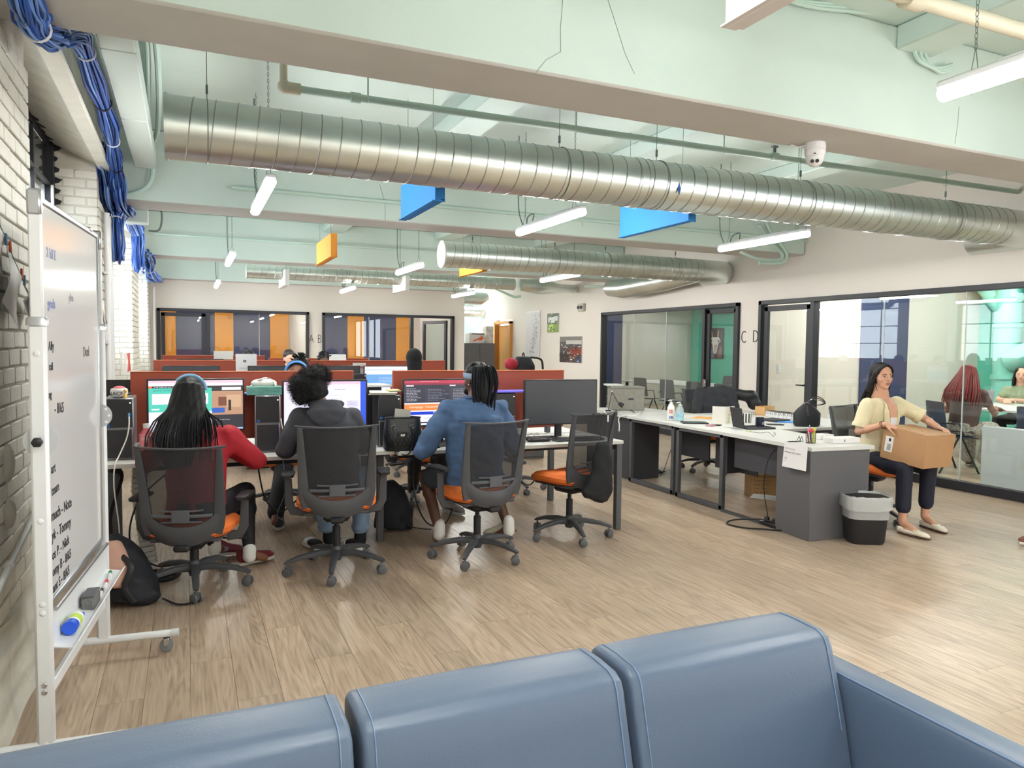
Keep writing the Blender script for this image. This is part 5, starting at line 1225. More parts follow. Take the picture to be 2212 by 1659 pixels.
cable('coiled black cord on the floor beside the white adapter', [p+V((.06, -.05, .01)), p+V((.2, -.1, .012)), p+V((.22, .02, .02)), p+V((.05, .03, .03)), p+V((.1, -.12, .02)), p+V((.28, -.06, .012))], .009, mBC)
o = thing('power_strip', 'black power strip with plugs on the floor by the end cabinet', 'power strip', (4.50, 4.66, 0)); B((4.50, 4.66, .02), (.06, .22, .035), .006).build('strip_body', mBlk, o, world=True)
for k in range(2): B((4.50, 4.62+k*.09, .055), (.035, .04, .045), .006).build('plug', mBlk, o, world=True)
B((4.49, 4.75, .042), (.05, .05, .012), .003).build('label_plate', mWhiteM, o, world=True)
cable('black cord looping out over the floor from the power strip', [(4.50, 4.60, .05), (4.42, 4.72, .06), (4.30, 4.88, .03), (4.20, 4.86, .01), (4.24, 4.70, .008), (4.36, 4.60, .008), (4.46, 4.50, .01)], .007, mBC)
cable('thin cord rising from the power strip to the desk', [(4.50, 4.70, .08), (4.52, 4.78, .35), (4.56, 4.75, .60), (4.58, 4.6, .70)], .004, mBC)
# carton under the desk
o = thing('cardboard_box', 'brown cardboard carton with printed lines under the long desk', 'box', (5.42, 5.72, 0), math.radians(-28))
mKraft = M('kraft card', 'A88258', .75, bump=.1, bscale=30, var=.04, vscale=6)
B((0, 0, .15), (.34, .26, .30), .003).build('carton', mKraft, o)
for k, s in enumerate(('SCANNER SYSTEM', 'Component: Or', 'Lunar Oil 150', 'Lunar Mixter S', 'Size:  AA-MM')):
    text_obj('printing', s, .026, M('carton ink', '5A4230', .7), (-.14, -.1315, .205-k*.04), facing(0, -1), o, world=False, th=.0004, align='LEFT')
B((-.04, -.1312, .262), (.17, .001, .045)).build('shipping_label', M('label grey', 'BDB8B4', .6), o)
sheets('papers', 'white papers leaning beside the brown carton', 'papers', (4.98, 5.25, .10), (.20, .24), .6, 'E0DEDC', 2, .004)
# jacket over the chair
mJk = M('dark jacket cloth', '26282E', .85, bump=.3, bscale=60)
o = thing('jacket', 'dark grey jacket draped over the chair behind the long desk', 'jacket', (5.85, 7.0, .7))
R_ = Matrix.Rotation(math.radians(-15), 3, 'Z')
cx = V((5.80, 6.98, 0)); 
jb = MB()
for s in (-1, 1):
    jb.caps(cx+R_ @ V((s*.20, .0, .98)), cx+R_ @ V((s*.26, -.06, .62)), .065, .06)
jb.loft([(cx+R_ @ V((0, 0, .60)), .27, .07), (cx+R_ @ V((0, 0, .85)), .26, .075), (cx+R_ @ V((0, 0, .985)), .21, .06), (cx+R_ @ V((0, 0, 1.02)), .10, .04)], lat=R_ @ V((1, 0, 0)), n=24)
jb.caps(cx+R_ @ V((-.10, .0, .99)), cx+R_ @ V((.12, .02, 1.02)), .045)
blob('jacket_body', jb, mJk, o, .012, 3, disp=wrinkle(.010, 30, 4))
o = thing('jacket_sleeve', 'black puffy sleeve or hood sticking out right of the draped jacket', 'jacket', (6.2, 6.9, .9)); jb = MB().caps((6.02, 6.94, .97), (6.22, 6.84, .93), .06, .085).caps((6.22, 6.84, .93), (6.27, 6.82, .84), .085, .08)
blob('hood', jb, M('black nylon', '131419', .5), o, .012, 3, disp=wrinkle(.006, 30, 5))

# ------------------------------------------------------------------ waste bin
o = thing('waste_bin', 'black waste bin with a clear liner bag beside the end cabinet', 'bin', (4.84, 4.02, 0), math.radians(-28))
P = [(.125, .095, 0), (.135, .105, .02), (.16, .13, .34), (.165, .135, .36)]
mb = MB(); mb.loft([((0, 0, z), a, b) for a, b, z in P]+[((0, 0, .355), .155, .125), ((0, 0, .03), .125, .095)], lat=(1, 0, 0), n=32, power=.5); mb.build('bin_body', M('bin black', '1F1F23', .55), o)
mLiner = M('liner film', 'DADCDD', .35, alpha=.5, bump=.4, bscale=25)
def liner(u, v):
    a = 2*PI*u; cx_, sy_ = math.cos(a), math.sin(a); X = math.copysign(abs(cx_)**.5, cx_); Y = math.copysign(abs(sy_)**.5, sy_)
    prof = [(.93, .20), (.98, .33), (1.03, .378), (1.06, .372), (1.07, .33), (1.06, .285)]
    t = v*(len(prof)-1); i = min(int(t), len(prof)-2); f = t-i; s = prof[i][0]*(1-f)+prof[i+1][0]*f; z = prof[i][1]*(1-f)+prof[i+1][1]*f
    w_ = .006*math.sin(13*a)+.004*math.sin(29*a+3); z += w_*.5*min(1, v*2)+(.022*math.sin(a+.4) if v > .6 else 0)*(v-.6)*2.2
    return (X*.165*s*(1+w_), Y*.135*s*(1+w_), z)
MB().sheet(liner, 72, 12).build('liner_bag', mLiner, o, ang=80)

# ------------------------------------------------------------------ sofa in the foreground
mSofa = M('blue leatherette', '505F76', .42, bump=.06, bscale=180, sheen=.1)
mSeamT = M('sofa stitching', '6E84A4', .6)
o = thing('sofa', 'blue leatherette sofa in the foreground, three back cushions and a right arm', 'sofa', (.5, 1.2, 0))
def cushion(x0, x1, name='back_cushion'):
    def fn(u, v):
        prof = [(-.165, .30), (-.095, .62), (-.050, .775), (-.040, .793), (-.018, .804), (.05, .807), (.11, .804), (.128, .79), (.13, .6), (.13, .30)]
        t = v*(len(prof)-1); i = min(int(t), len(prof)-2); f = t-i; y = prof[i][0]*(1-f)+prof[i+1][0]*f; z = prof[i][1]*(1-f)+prof[i+1][1]*f
        e = min(u, 1-u); k = 1-min(1, e/.022); rr = 1-math.sqrt(max(0, 1-k*k))
        cy, cz = .03, .55; y = cy+(y-cy)*(1-.10*rr); z = cz+(z-cz)*(1-.05*rr)
        pf = .006*math.sin(PI*u)
        return (x0+.004+(x1-x0-.008)*u, 1.33+y-(pf if i < 3 else 0), z+(pf*.6 if 3 <= i <= 6 else 0))
    m = MB()
    us = [0, .002, .006, .013, .022]+[.04+.92*k/14 for k in range(1, 14)]+[.978, .987, .994, .998, 1]
    nv = 27; vs = [V(fn(u, j/nv)) for u in us for j in range(nv+1)]; W = nv+1
    fs = [(i*W+j, (i+1)*W+j, (i+1)*W+j+1, i*W+j+1) for i in range(len(us)-1) for j in range(nv)]
    fs += [tuple(range(W))[::-1], tuple((len(us)-1)*W+j for j in range(W))]
    m.add(vs, fs); c = m.build(name, mSofa, o, world=True, ang=50)
    for u in (.04, .96):
        s = MB(); pts = [V(fn(u, v)) for v in [j/40 for j in range(4, 34)]]
        s.tube([p+V((0, -.0012, .0012)) for p in pts], .0014, 5); d = s.build('seam', mSeamT, o, world=True); d.parent = c
        mw = WM[o]; 
    return c
cushion(-.36, .272); cushion(.280, .848); cushion(.856, 1.452)
B((.5, 1.10, .26), (1.75, .7, .30), .03).build('seat_base', mSofa, o, world=True)
for a, b in ((-.36, .272), (.280, .848), (.856, 1.452)):
    B(((a+b)/2, .88, .40), (b-a-.004, .60, .12), .03).build('seat_cushion', mSofa, o, world=True)
def arm(x0, x1):
    m = MB(); st = []
    for y in (.44, .452, .47, 1.40, 1.425, 1.44):
        e = {.44: .88, .452: .95, .47: 1, 1.40: 1, 1.425: .97, 1.44: .9}[y]; st.append((V(((x0+x1)/2, y, .361)), (x1-x0)/2*e, .341*e))
    m.loft(st, lat=(1, 0, 0), n=40, power=.22); return m
arm(1.458, 1.56).build('armrest', mSofa, o, world=True, ang=50); arm(-.47, -.365).build('armrest', mSofa, o, world=True, ang=50)
B((1.468, .9, .7), (.003, .9, .003), .0).build('seam', mSeamT, o, world=True)
B((.52, 1.43, .42), (1.85, .04, .62), .01).build('back_panel', mSofa, o, world=True)
for x, y in ((-.40, .5), (1.44, .5), (-.40, 1.38), (1.44, 1.38)): MB().cyl((x, y, 0), (x, y, .07), .018, .024, n=14).build('leg', mBlk, o, world=True)

# ------------------------------------------------------------------ whiteboard on wheels
A_ = V((-.462, 2.92, 0)); E_ = V((-.374, 3.88, 0)); ux = (E_-A_).normalized(); nx = V((ux.y, -ux.x, 0)); RZ = math.atan2(ux.y, ux.x)
o = thing('rolling_whiteboard', 'white-framed rolling whiteboard with handwriting beside the brick wall', 'whiteboard', (A_+E_)/2, RZ)
L_ = (E_-A_).length; hl = L_/2
mWF = M('white powder coat', 'E2E3E6', .35); mAl = M('brushed aluminium', 'B9BBC0', .3, .8)
for s in (-1, 1):
    MB().box((s*hl, 0, .82), (.026, .056, 1.48), .010).build('leg_sleeve', mWF, o)
    MB().loft([((s*hl, 0, 1.555), .017, .034), ((s*hl, 0, 1.575), .017, .034), ((s*hl, 0, 1.585), .013, .028)], lat=(1, 0, 0), n=16).build('sleeve_collar', mAl, o)
    B((s*hl, 0, 1.76), (.018, .040, .42), .005).build('inner_post', mWF, o); B((s*hl, 0, 1.97), (.03, .044, .09), .008).build('corner_clip', mAl, o)
    MB().cyl((s*hl, -.30, .088), (s*hl, .30, .088), .018, n=14).build('foot_bar', mWF, o)
    for q in (-1, 1):
        MB().cyl((s*hl, q*.29, .088), (s*hl, q*.305+(-.02 if q < 0 else 0), .088), .020, n=14).build('foot_cap', M('clear cap end', 'C7CACC', .3), o)
        c = MB(); cx = V((s*hl, q*.27, .031)); c.loft([(cx+V((-.013, 0, 0)), .024), (cx+V((-.011, 0, 0)), .031), (cx+V((.011, 0, 0)), .031), (cx+V((.013, 0, 0)), .024)], n=20); c.build('castor_wheel', M('castor grey', '7B7B7D', .5), o)
        c = MB().box(cx+V((0, 0, .036)), (.034, .03, .004), .002).box(cx+V((-.017, 0, .02)), (.003, .022, .034), .001).box(cx+V((.017, 0, .02)), (.003, .022, .034), .001).cyl(cx+V((0, 0, .045)), cx+V((0, 0, .05)), .007, n=10); c.build('castor_fork', mChrome, o)
    MB().loft([((s*(hl-.015), 0, 1.16), .055), ((s*(hl-.018), 0, 1.16), .055)], n=28, lat=(0, 1, 0)).build('tilt_disc', M('disc grey', 'BFC1C4', .4), o)
    for k in range(8): a = 2*PI*k/8; MB().cyl((s*(hl-.0175), .042*math.cos(a), 1.16+.042*math.sin(a)), (s*(hl-.0195), .042*math.cos(a), 1.16+.042*math.sin(a)), .006, n=10).build('disc_hole', M('hole pale', 'F0F0F2', .5), o)
    zs = (1.46, .885, .595, .565, .31, .285, .10, .07) if s < 0 else (.89, .6)
    for z in zs: MB().ball((s*hl-.014, 0, z), (.004, .010, .010), 14).build('bolt_cap' if z not in (.31, .285) else 'bolt', mWhiteM if z not in (.31, .285) else mChrome, o)
MB().loft([((-hl-.014, 0, 1.16), .006), ((-hl-.024, 0, 1.16), .010), ((-hl-.028, 0, 1.16), .018), ((-hl-.042, 0, 1.16), .017), ((-hl-.046, 0, 1.16), .010)], n=6).build('lock_knob', mBlk, o)
bh0, bh1, bw = .58, 1.985, L_-.075
mWB = M('whiteboard enamel', 'D9D8DA', .12, spec=.6)
B((0, 0, (bh0+bh1)/2), (bw, .014, bh1-bh0-.02), .002).build('board', mWB, o)
for z in (bh0, bh1): MB().box((0, 0, z), (bw+.03, .026, .026), .006).build('board_edge', mAl, o)
for s in (-1, 1): MB().box((s*bw/2, 0, (bh0+bh1)/2), (.016, .024, bh1-bh0), .005).build('board_edge', mAl, o)
B((.30, 0, bh1+.01), (.04, .032, .02), .004).build('board_clip', mAl, o)
# local side facing the room is local -y or +y
sd = -1 if (Matrix.Rotation(RZ, 3, 'Z') @ V((0, -1, 0))).x > 0 else 1
def tray():
    P = lambda x, y, z: V((x, sd*y, z)); m = MB()
    m.prism([P(-bw/2-.02, .012, .55), P(-bw/2-.02, .016, .43), P(-bw/2-.02, .08, .42), P(-bw/2-.02, .10, .44), P(-bw/2-.02, .097, .443), P(-bw/2-.02, .078, .424), P(-bw/2-.02, .02, .434), P(-bw/2-.02, .016, .55)], (bw+.04, 0, 0)); return m
tray().build('marker_tray', mWF, o, ang=25)
MB().box((0, 0, .27), (L_, .022, .045), .004).build('lower_rail', mWF, o)
for z in (.54,): MB().cyl((-bw/2, sd*.028, z+.02), (bw/2, sd*.028, z+.02), .007, n=10).build('tray_rod', mAl, o)
def hand(s_, x, z, sz, col, sx=1): # handwriting on the board
    rr = Matrix.Rotation(random.uniform(-.05, .05), 3, 'Z')
    f = Matrix((V((1 if sd < 0 else -1, 0, 0)), V((0, 0, 1)), V((0, sd, 0)))).transposed()
    t = text_obj('handwriting', s_, sz, M('marker '+col, col, .6), (x, sd*.0078, z), f @ rr, o, world=False, th=.0004, align='LEFT', offset=.0006, sx=sx)
dirx = 1 if sd < 0 else -1
x_l = lambda q: (-hl+q) if True else 0
for s_, q, z, sz, c in (('2 hlf E', .10, 1.80, .05, '8E94BC'), ('goals', .10, 1.62, .05, '8088B8'), ('plan', .40, 1.66, .045, 'A2A0A8'), ('Ally', .10, 1.47, .045, '2A2A30'), ('call', .10, 1.40, .04, '2A2A30'), ('ng', .09, 1.30, .04, '2A2A30'), ('- 8/65', .16, 1.24, .055, '2A2A30'), ('work', .10, 1.13, .05, '2A2A30'),
                        ('art', .10, 1.03, .05, '2A2A30'), ('team', .10, .95, .05, '2A2A30'), ('much - Note', .09, .86, .055, '2A2A30'), ('yk - Tommy', .09, .79, .055, '2A2A30'), ('os P. - Nick', .09, .72, .05, '2A2A30'), ('omy B - 8/65', .09, .66, .05, '2A2A30'), ('ant S - 8/65', .09, .60, .05, '2A2A30'), ('Dual', .62, 1.44, .06, '7A6A60')):
    xx = -hl+q if dirx > 0 else hl-q
    hand(s_, -hl+q if dirx > 0 else hl-L_+q+0, z, sz, c) if dirx > 0 else hand(s_, -hl+q+.25, z, sz, c)
def on_tray(x, y, z): return WM[o] @ V((x, sd*y, z))
wb = o
def marker(label, x, y, col, rz=0):
    p = on_tray(x, y*.75, .438); t = thing('marker_pen', label, 'marker', p, RZ+rz, 'whiteboard markers')
    MB().cyl((-.06, 0, 0), (.02, 0, 0), .0075, n=12).build('barrel', mWhiteM, t); MB().cyl((.02, 0, 0), (.065, 0, 0), .0085, .007, n=12).build('cap', M('cap '+col, col, .4), t); return t
marker('green-capped marker, farthest on the whiteboard tray', .34, .075, '1F8A4A', .15); marker('red-capped marker on the whiteboard tray', .20, .085, 'C8283A', .1); marker('black-capped marker beside the eraser', .08, .09, '222226', .1); marker('blue-capped marker above the blue spray bottle', -.22, .075, '2848C8', .1)
p = on_tray(-.03, .052, .438); t = thing('eraser', 'grey felt board eraser on the tray', 'eraser', p, RZ); B((0, 0, .012), (.12, .05, .055), .008).build('felt', M('felt grey', '6E6D6C', .9, bump=.4, bscale=120), t); B((0, 0, .042), (.118, .048, .008), .003).build('handle_strip', M('eraser handle', '55555A', .6), t)
p = on_tray(-.30, .05, .446); t = thing('cleaner_bottle', 'blue-ended spray bottle with lime label lying on the tray', 'bottle', p, RZ); MB().cyl((-.05, 0, .012), (.05, 0, .012), .024, n=24).build('bottle_body', M('bottle white', 'E4EAE4', .4), t)
MB().cyl((-.066, 0, .012), (-.03, 0, .012), .0255, n=24).build('blue_base', M('bright blue', '2258D8', .35), t); MB().cyl((-.01, 0, .012), (.025, 0, .012), .0248, n=24).build('label_band', M('lime label', 'B9D24A', .5), t); MB().cyl((.05, 0, .012), (.075, 0, .012), .018, .010, n=16).build('shoulder', M('bottle white'), t)
# photo string on the near pier, clothes pegs
o = thing('photo_string', 'string of photos on the near brick pier at the left edge', 'string', (XL+.02, 3.4, 1.9))
SP = [at_x(x, y, XL+.03) for x, y in ((-8, 470), (14, 517), (30, 560), (47, 598), (62, 640), (80, 672))]
MB().tube(curve_pts(SP, 5), .0015, 5).build('cord', mBC, o, world=True)
for k, (x, y, c) in enumerate(((13, 517, '4E86B8'), (22, 533, 'D8502E'), (47, 592, 'D8502E'), (53, 606, '5A88A8'), (77, 664, 'D8502E'))):
    p = at_x(x, y, XL+.038); t = thing('clothes_peg', 'little wooden peg %s on the photo string' % ('blue, uppermost', 'red, uppermost', 'red, middle', 'blue, middle', 'red, lowest')[k].replace(',', ' and'), 'peg', p)
    for s in (-1, 1): B(p+V((0, s*.005, -.0)), (.008, .007, .045), .001, R=Matrix.Rotation(s*.12, 3, 'X')).build('peg_arm', M('peg '+c, c, .6), t, world=True)
def hung(label, pts, X_, col, marks=(), curl=.02):
    q = [at_x(x, y, X_) for x, y in pts]; c = sum(q, V((0, 0, 0)))/len(q); t = thing('hanging_photo', label, 'photo', c)
    def fn(u, v): a = q[0].lerp(q[1], u); b = q[3].lerp(q[2], u); p = a.lerp(b, v); return p+V((curl*math.sin(PI*v)*math.cos(PI*u*.7), 0, 0))
    MB().sheet(fn, 6, 10, .0008).build('print_sheet', M('photo '+col, col, .4), t, world=True, ang=80)
    for (u0, v0, u1, v1, c2) in marks: MB().sheet(lambda u, v: fn(u0+(u1-u0)*u, v0+(v1-v0)*v)+V((.002, 0, 0)), 5, 5, .0004).build('picture', M('photo '+c2, c2, .4), t, world=True, ang=80)
    return t
hung('brown toned photo print cut by the left edge of the frame', ((-30, 455), (13, 512), (8, 600), (-30, 560)), XL+.035, 'CFCBC6', [(.1, .1, .92, .75, '8A5A3A')])
hung('pale curled photo sheet hanging from the red peg', ((12, 530), (48, 600), (38, 705), (4, 650)), XL+.04, 'B9BBBA')
hung('grey curled photo sheet left of the whiteboard post', ((48, 612), (76, 668), (66, 702), (50, 650)), XL+.04, 'C5C8C8', [(.1, .1, .9, .9, '6C7480')])
hung('white and dark photo hanging just right of the whiteboard', ((213, 652), (224, 650), (238, 712), (226, 716)), -.625, 'E6E2DE', [(.1, .35, .8, .75, '4A3C30'), (.05, .05, .5, .4, 'C8A060')])
hung('white strip with red corner hanging right of the whiteboard', ((210, 668), (220, 662), (238, 734), (218, 741)), -.63, 'E8E4E0', [(0, .5, .45, .97, 'C23A34')])
for k, (x, lb) in enumerate(((262, 'first'), (270, 'second'), (278, 'third'))):
    hung('%s thin card of the little row hanging near the far pier' % lb, ((x-4, 762+k), (x+3, 760+k), (x+5, 800), (x-3, 804)), -.63, 'DAD8D6' if k < 2 else 'C9504A', curl=.01)

# ------------------------------------------------------------------ backpacks and bags on the floor
mPk = M('navy backpack cloth', '14161F', .7, bump=.3, bscale=70); mPink = M('dusty pink lining', 'C79C8C', .7)
o = thing('backpack', 'black and dusty pink backpack slumped on the floor behind the whiteboard', 'bag', (-.28, 4.72, 0))
jb = MB().loft([((-.33, 4.66, .02), .165, .14), ((-.32, 4.68, .12), .16, .15), ((-.36, 4.74, .26), .11, .11), ((-.41, 4.8, .37), .05, .06)], lat=(1, 0, 0), n=20).caps((-.20, 4.60, .05), (-.30, 4.58, .05), .05)
blob('bag_body', jb, mPk, o, .012, 4, disp=wrinkle(.010, 22, 9))
jb = MB().loft([((-.40, 4.56, .14), .09, .05), ((-.38, 4.57, .24), .085, .06), ((-.40, 4.66, .36), .05, .06)], lat=(1, 0, 0), n=16); blob('pink_panel', jb, mPink, o, .012, 4, disp=wrinkle(.008, 22, 10))
MB().loft([(p, .016, .004) for p in curve_pts([(-.40, 4.6, .34), (-.30, 4.52, .26), (-.33, 4.50, .14), (-.28, 4.50, .05)], 5)], lat=(1, 0, 0), n=6).build('strap', mBlk, o, world=True)
MB().loft([(p, .012, .004) for p in curve_pts([(-.14, 4.58, .03), (-.06, 4.50, .012), (.03, 4.50, .012)], 5)], lat=(0, 1, 0), n=6).build('strap', mBlk, o, world=True)
o = thing('backpack', 'black backpack on the floor behind the middle desk leg', 'bag', (1.52, 5.75, 0)); jb = MB().loft([((1.52, 5.75, .02), .16, .12), ((1.53, 5.75, .16), .16, .12), ((1.5, 5.76, .32), .11, .09), ((1.48, 5.77, .40), .05, .05)], lat=(1, 0, 0), n=20)
blob('bag_body', jb, mPk, o, .012, 4, disp=wrinkle(.008, 22, 12)); MB().loft([(p, .010, .004) for p in curve_pts([(1.60, 5.64, .05), (1.72, 5.62, .02), (1.80, 5.60, .012)], 5)], lat=(0, 1, 0), n=6).build('strap', mBlk, o, world=True)
# drawstring bag on the fourth chair
Rc = Matrix.Rotation(yaw(-16), 3, 'Z'); c4l = V((2.76, 5.03, 0)); Q = lambda x, y, z: c4l+Rc @ V((x, y, z))
o = thing('shoulder_bag', 'soft black bag hanging by cords on the back of the empty chair', 'bag', Q(-.12+.07, -.36, .5))
jb = MB().loft([(Q(-.04, -.375, .80), .035, .03), (Q(-.12+.08, -.38, .78), .065, .045), (Q(-.05, -.38, .60), .095, .055), (Q(-.06, -.37, .46), .14, .065), (Q(-.09, -.36, .39), .15, .06), (Q(-.10, -.36, .36), .10, .045)], lat=Rc @ V((1, 0, 0)), n=20)
blob('bag_body', jb, M('bag black soft', '101218', .8, bump=.2, bscale=60), o, .010, 3, disp=wrinkle(.007, 26, 14))
for s in (-1, 1): MB().tube(curve_pts([Q(-.12+.08+s*.012, -.375, .84), Q(-.12+.08+s*.03, -.36, .95), Q(-.12+.07+s*.03, -.33, 1.005), Q(-.12+.07+s*.03, -.30, .99)], 5), .004, 6).build('cord', mBlk, o, world=True)
MB().loft([(Q(-.12+.165+.012*math.cos(a), -.33, 1.005+.010*math.sin(a)), .004) for a in [2*PI*k/12 for k in range(12)]], n=6, closed=True).build('key_ring', mChrome, o, world=True); B(Q(-.12+.175, -.345, .965), (.012, .002, .05)).build('tag', mWhiteM, o, world=True)
# backpack far behind on the divider line
p = at_y(1130, 800, 9.0)
cab_ = thing('pedestal_cabinet', 'grey pedestal under the black and red backpack beyond the front divider', 'cabinet', (p.x, 9.0, 0)); B((p.x, 9.0, .47), (.42, .5, .94), .005).build('cabinet_body', mGD, cab_, world=True); B((p.x, 8.745, .47), (.40, .012, .88), .003).build('cabinet_door', mGD, cab_, world=True)
o = thing('backpack', 'black and red backpack poking above the right end of the front divider', 'bag', (p.x, 9.0, .85)); jb = MB().loft([((p.x, 9.0, .95), .17, .12), ((p.x, 9.0, 1.25), .17, .12), ((p.x, 9.0, 1.37), .10, .07)], lat=(1, 0, 0), n=18)
blob('bag_body', jb, mPk, o, .014, 3); MB().ball((p.x-.20, 8.95, 1.27), (.10, .07, .08), 16).build('red_pocket', M('red cloth', 'A82238', .7), o, world=True); MB().tube(curve_pts([(p.x+.06, 8.9, 1.36), (p.x+.2, 8.86, 1.33), (p.x+.23, 8.86, 1.2)], 5), .015, 6).build('strap', mBlk, o, world=True); MB().tube(curve_pts([(p.x-.02, 9, 1.36), (p.x, 9, 1.42), (p.x+.02, 9, 1.36)], 4), .008, 6).build('loop', mBlk, o, world=True)

# ------------------------------------------------------------------ corridor: cabinet and cartons
o = thing('tall_cabinet', 'tall grey cabinet in the corridor opening', 'cabinet', (6.8, 17.6, 0)); a = at_y(1003, 741, 17.4); b = at_y(1069, 741, 17.4)
B(((a.x+b.x)/2, 17.65, a.z/2), (b.x-a.x, .5, a.z), .005).build('cabinet_body', M('cabinet grey', '6A6B6F', .5), o, world=True)
for s in (-1, 1): B(((a.x+b.x)/2+s*(b.x-a.x)/4, 17.395, a.z/2), ((b.x-a.x)/2-.01, .012, a.z-.06), .003).build('cabinet_door', M('cabinet grey'), o, world=True)
o = thing('carton', 'white carton with an orange arrow on top of the grey cabinet', 'box', ((a.x+b.x)/2-.1, 17.6, a.z)); cx = (a.x+b.x)/2-.06; B((cx, 17.6, a.z+.13), (.42, .3, .26), .004, rz=.05).build('carton_body', mWhiteM, o, world=True)
MB().prism([(cx-.12, 17.44, a.z+.04), (cx+.08, 17.44, a.z+.10), (cx+.06, 17.44, a.z+.05), (cx+.19, 17.44, a.z+.12), (cx+.12, 17.44, a.z+.2), (cx+.1, 17.44, a.z+.15), (cx-.1, 17.44, a.z+.08)], (0, -.003, 0)).build('orange_arrow', M('arrow orange', 'E8642A', .6), o, world=True); B((cx, 17.445, a.z+.235), (.40, .004, .025)).build('dark_band', M('band dark', '5A4A48', .6), o, world=True)
o = thing('carton', 'tall white carton at the right of the cabinet top', 'box', (b.x-.15, 17.6, a.z)); B((b.x-.12, 17.6, a.z+.22), (.2, .3, .44), .004).build('carton_body', M('carton speckled', 'D3D0CC', .6, var=.3, vscale=8), o, world=True)
o = thing('foil_duct', 'foil-wrapped duct across the corridor opening', 'duct', (6.8, 18.9, 2.6)); MB().loft([((x_, 19.0, 2.42), .12, .12) for x_ in (5.9, 6.4, 7.0, 7.6)], n=16).build('duct_shell', mFoil, o, world=True)
o = thing('corridor_duct', 'short steel duct high in the corridor opening', 'duct', (6.6, 17.5, 2.75)); MB().loft([((6.0, 17.6, 2.72), .17), ((6.9, 17.5, 2.72), .17), ((7.1, 17.5, 2.78), .10)], n=20).build('duct_shell', mSteel, o, world=True)

# ------------------------------------------------------------------ rooms C and D furniture
mChN = M('navy moulded chair', '2F3B52', .55); mChG = M('grey moulded chair', '565B62', .6)
def side_chair(label, loc, rz, mat):
    o = thing('moulded_chair', label, 'chair', loc, rz, 'meeting room chairs')
    def sb(u, v):
        a = -1+2*u; z = .50+.38*v; w_ = .22-.02*v; return (a*w_, -.22-.06*v+.06*a*a-.02*(1-v), z-.012*abs(a)**4*v)
    MB().sheet(sb, 10, 8, .012).build('backrest', mat, o)
    MB().sheet(lambda u, v: ((-1+2*u)*.22, -.22+.44*v, .455-.02*math.sin(PI*v)*(1-abs(-1+2*u)**3)-.02*v**4), 8, 8, .012).build('seat', mat, o)
    for s in (-1, 1):
        MB().tube([(s*.20, .02, .44), (s*.24, .22, .0)], .012, 8).build('leg', mBlk, o); MB().tube([(s*.20, -.02, .44), (s*.23, -.26, .0)], .012, 8).build('leg', mBlk, o)
        MB().tube([(s*.20, .05, .44), (s*.25, -.05, .62), (s*.19, -.24, .62)], .010, 6).build('arm_tube', mBlk, o)
    return o
sc = side_chair('grey moulded chair at the near left of the table in room C', (8.9, 12.9, 0), math.radians(-80), mChG)
spots = [(8.95, 12.0), (8.95, 11.15), (8.95, 10.35)]
for k, (x, y) in enumerate(spots): place_copy(sc, (x, y, 0), math.radians(-85+4*k), 'moulded chair %s along the glass side of the table in room C' % ('second from left', 'third from left', 'rightmost')[k], 'meeting room chairs')
for k, (x, y) in enumerate(((11.15, 13.2), (11.15, 12.0), (11.1, 10.9))): place_copy(sc, (x, y, 0), math.radians(90), 'moulded chair, %s of those on the far side of the table in room C' % ('left', 'middle', 'right')[k], 'meeting room chairs')
sn = side_chair('navy moulded chair by the navy panel in room C', (9.6, 15.3, 0), math.radians(-140), mChN)
def mtable(label, x0, x1, y0, y1):
    o = thing('meeting_table', label, 'table', ((x0+x1)/2, (y0+y1)/2, 0)); B(((x0+x1)/2, (y0+y1)/2, .725), (x1-x0, y1-y0, .03), .004).build('tabletop', mTop, o, world=True)
    for x in (x0+.1, x1-.1):
        for y in (y0+.1, y1-.1): B((x, y, .355), (.05, .05, .71), .003).build('leg', mBlk, o, world=True)
    return o
mtable('long pale meeting table in room C', 9.35, 10.7, 9.6, 14.6)
mtable('pale meeting table behind the braided-hair woman in room D', 9.75, 11.2, 5.2, 7.1)
place_copy(sn, (8.75, 6.05, 0), math.radians(-115), 'navy moulded chair under the woman with red braids', 'meeting room chairs')
place_copy(sn, (8.95, 5.05, 0), math.radians(-100), 'navy moulded chair right of the red-braids woman, partly behind the low white board', 'meeting room chairs')
place_copy(sn, (11.45, 6.5, 0), math.radians(80), 'navy moulded chair under the woman in the green top', 'meeting room chairs')
o = thing('laptop', 'open grey laptop on the table in room D', 'laptop', (9.95, 6.55, .74)); B((10.08, 6.55, .86), (.012, .33, .23), .004, R=Matrix.Rotation(.2, 3, 'Y')).build('lid', M('laptop grey', '8E9094', .35, .5), o, world=True); B((9.93, 6.55, .75), (.24, .33, .014), .004).build('keyboard_deck', mDark, o, world=True)
o = thing('low_whiteboard', 'low white board leaning inside the glass of room D at the right edge', 'whiteboard', (7.95, 4.4, 0))
B((7.93, 4.30, .36), (.03, 1.66, .68), .015).build('board', M('board white', 'D9DEE0', .25), o, world=True)
for y in (3.6, 5.0): MB().box((7.97, y, .03), (.2, .04, .04), .006).build('foot', mAl, o, world=True)
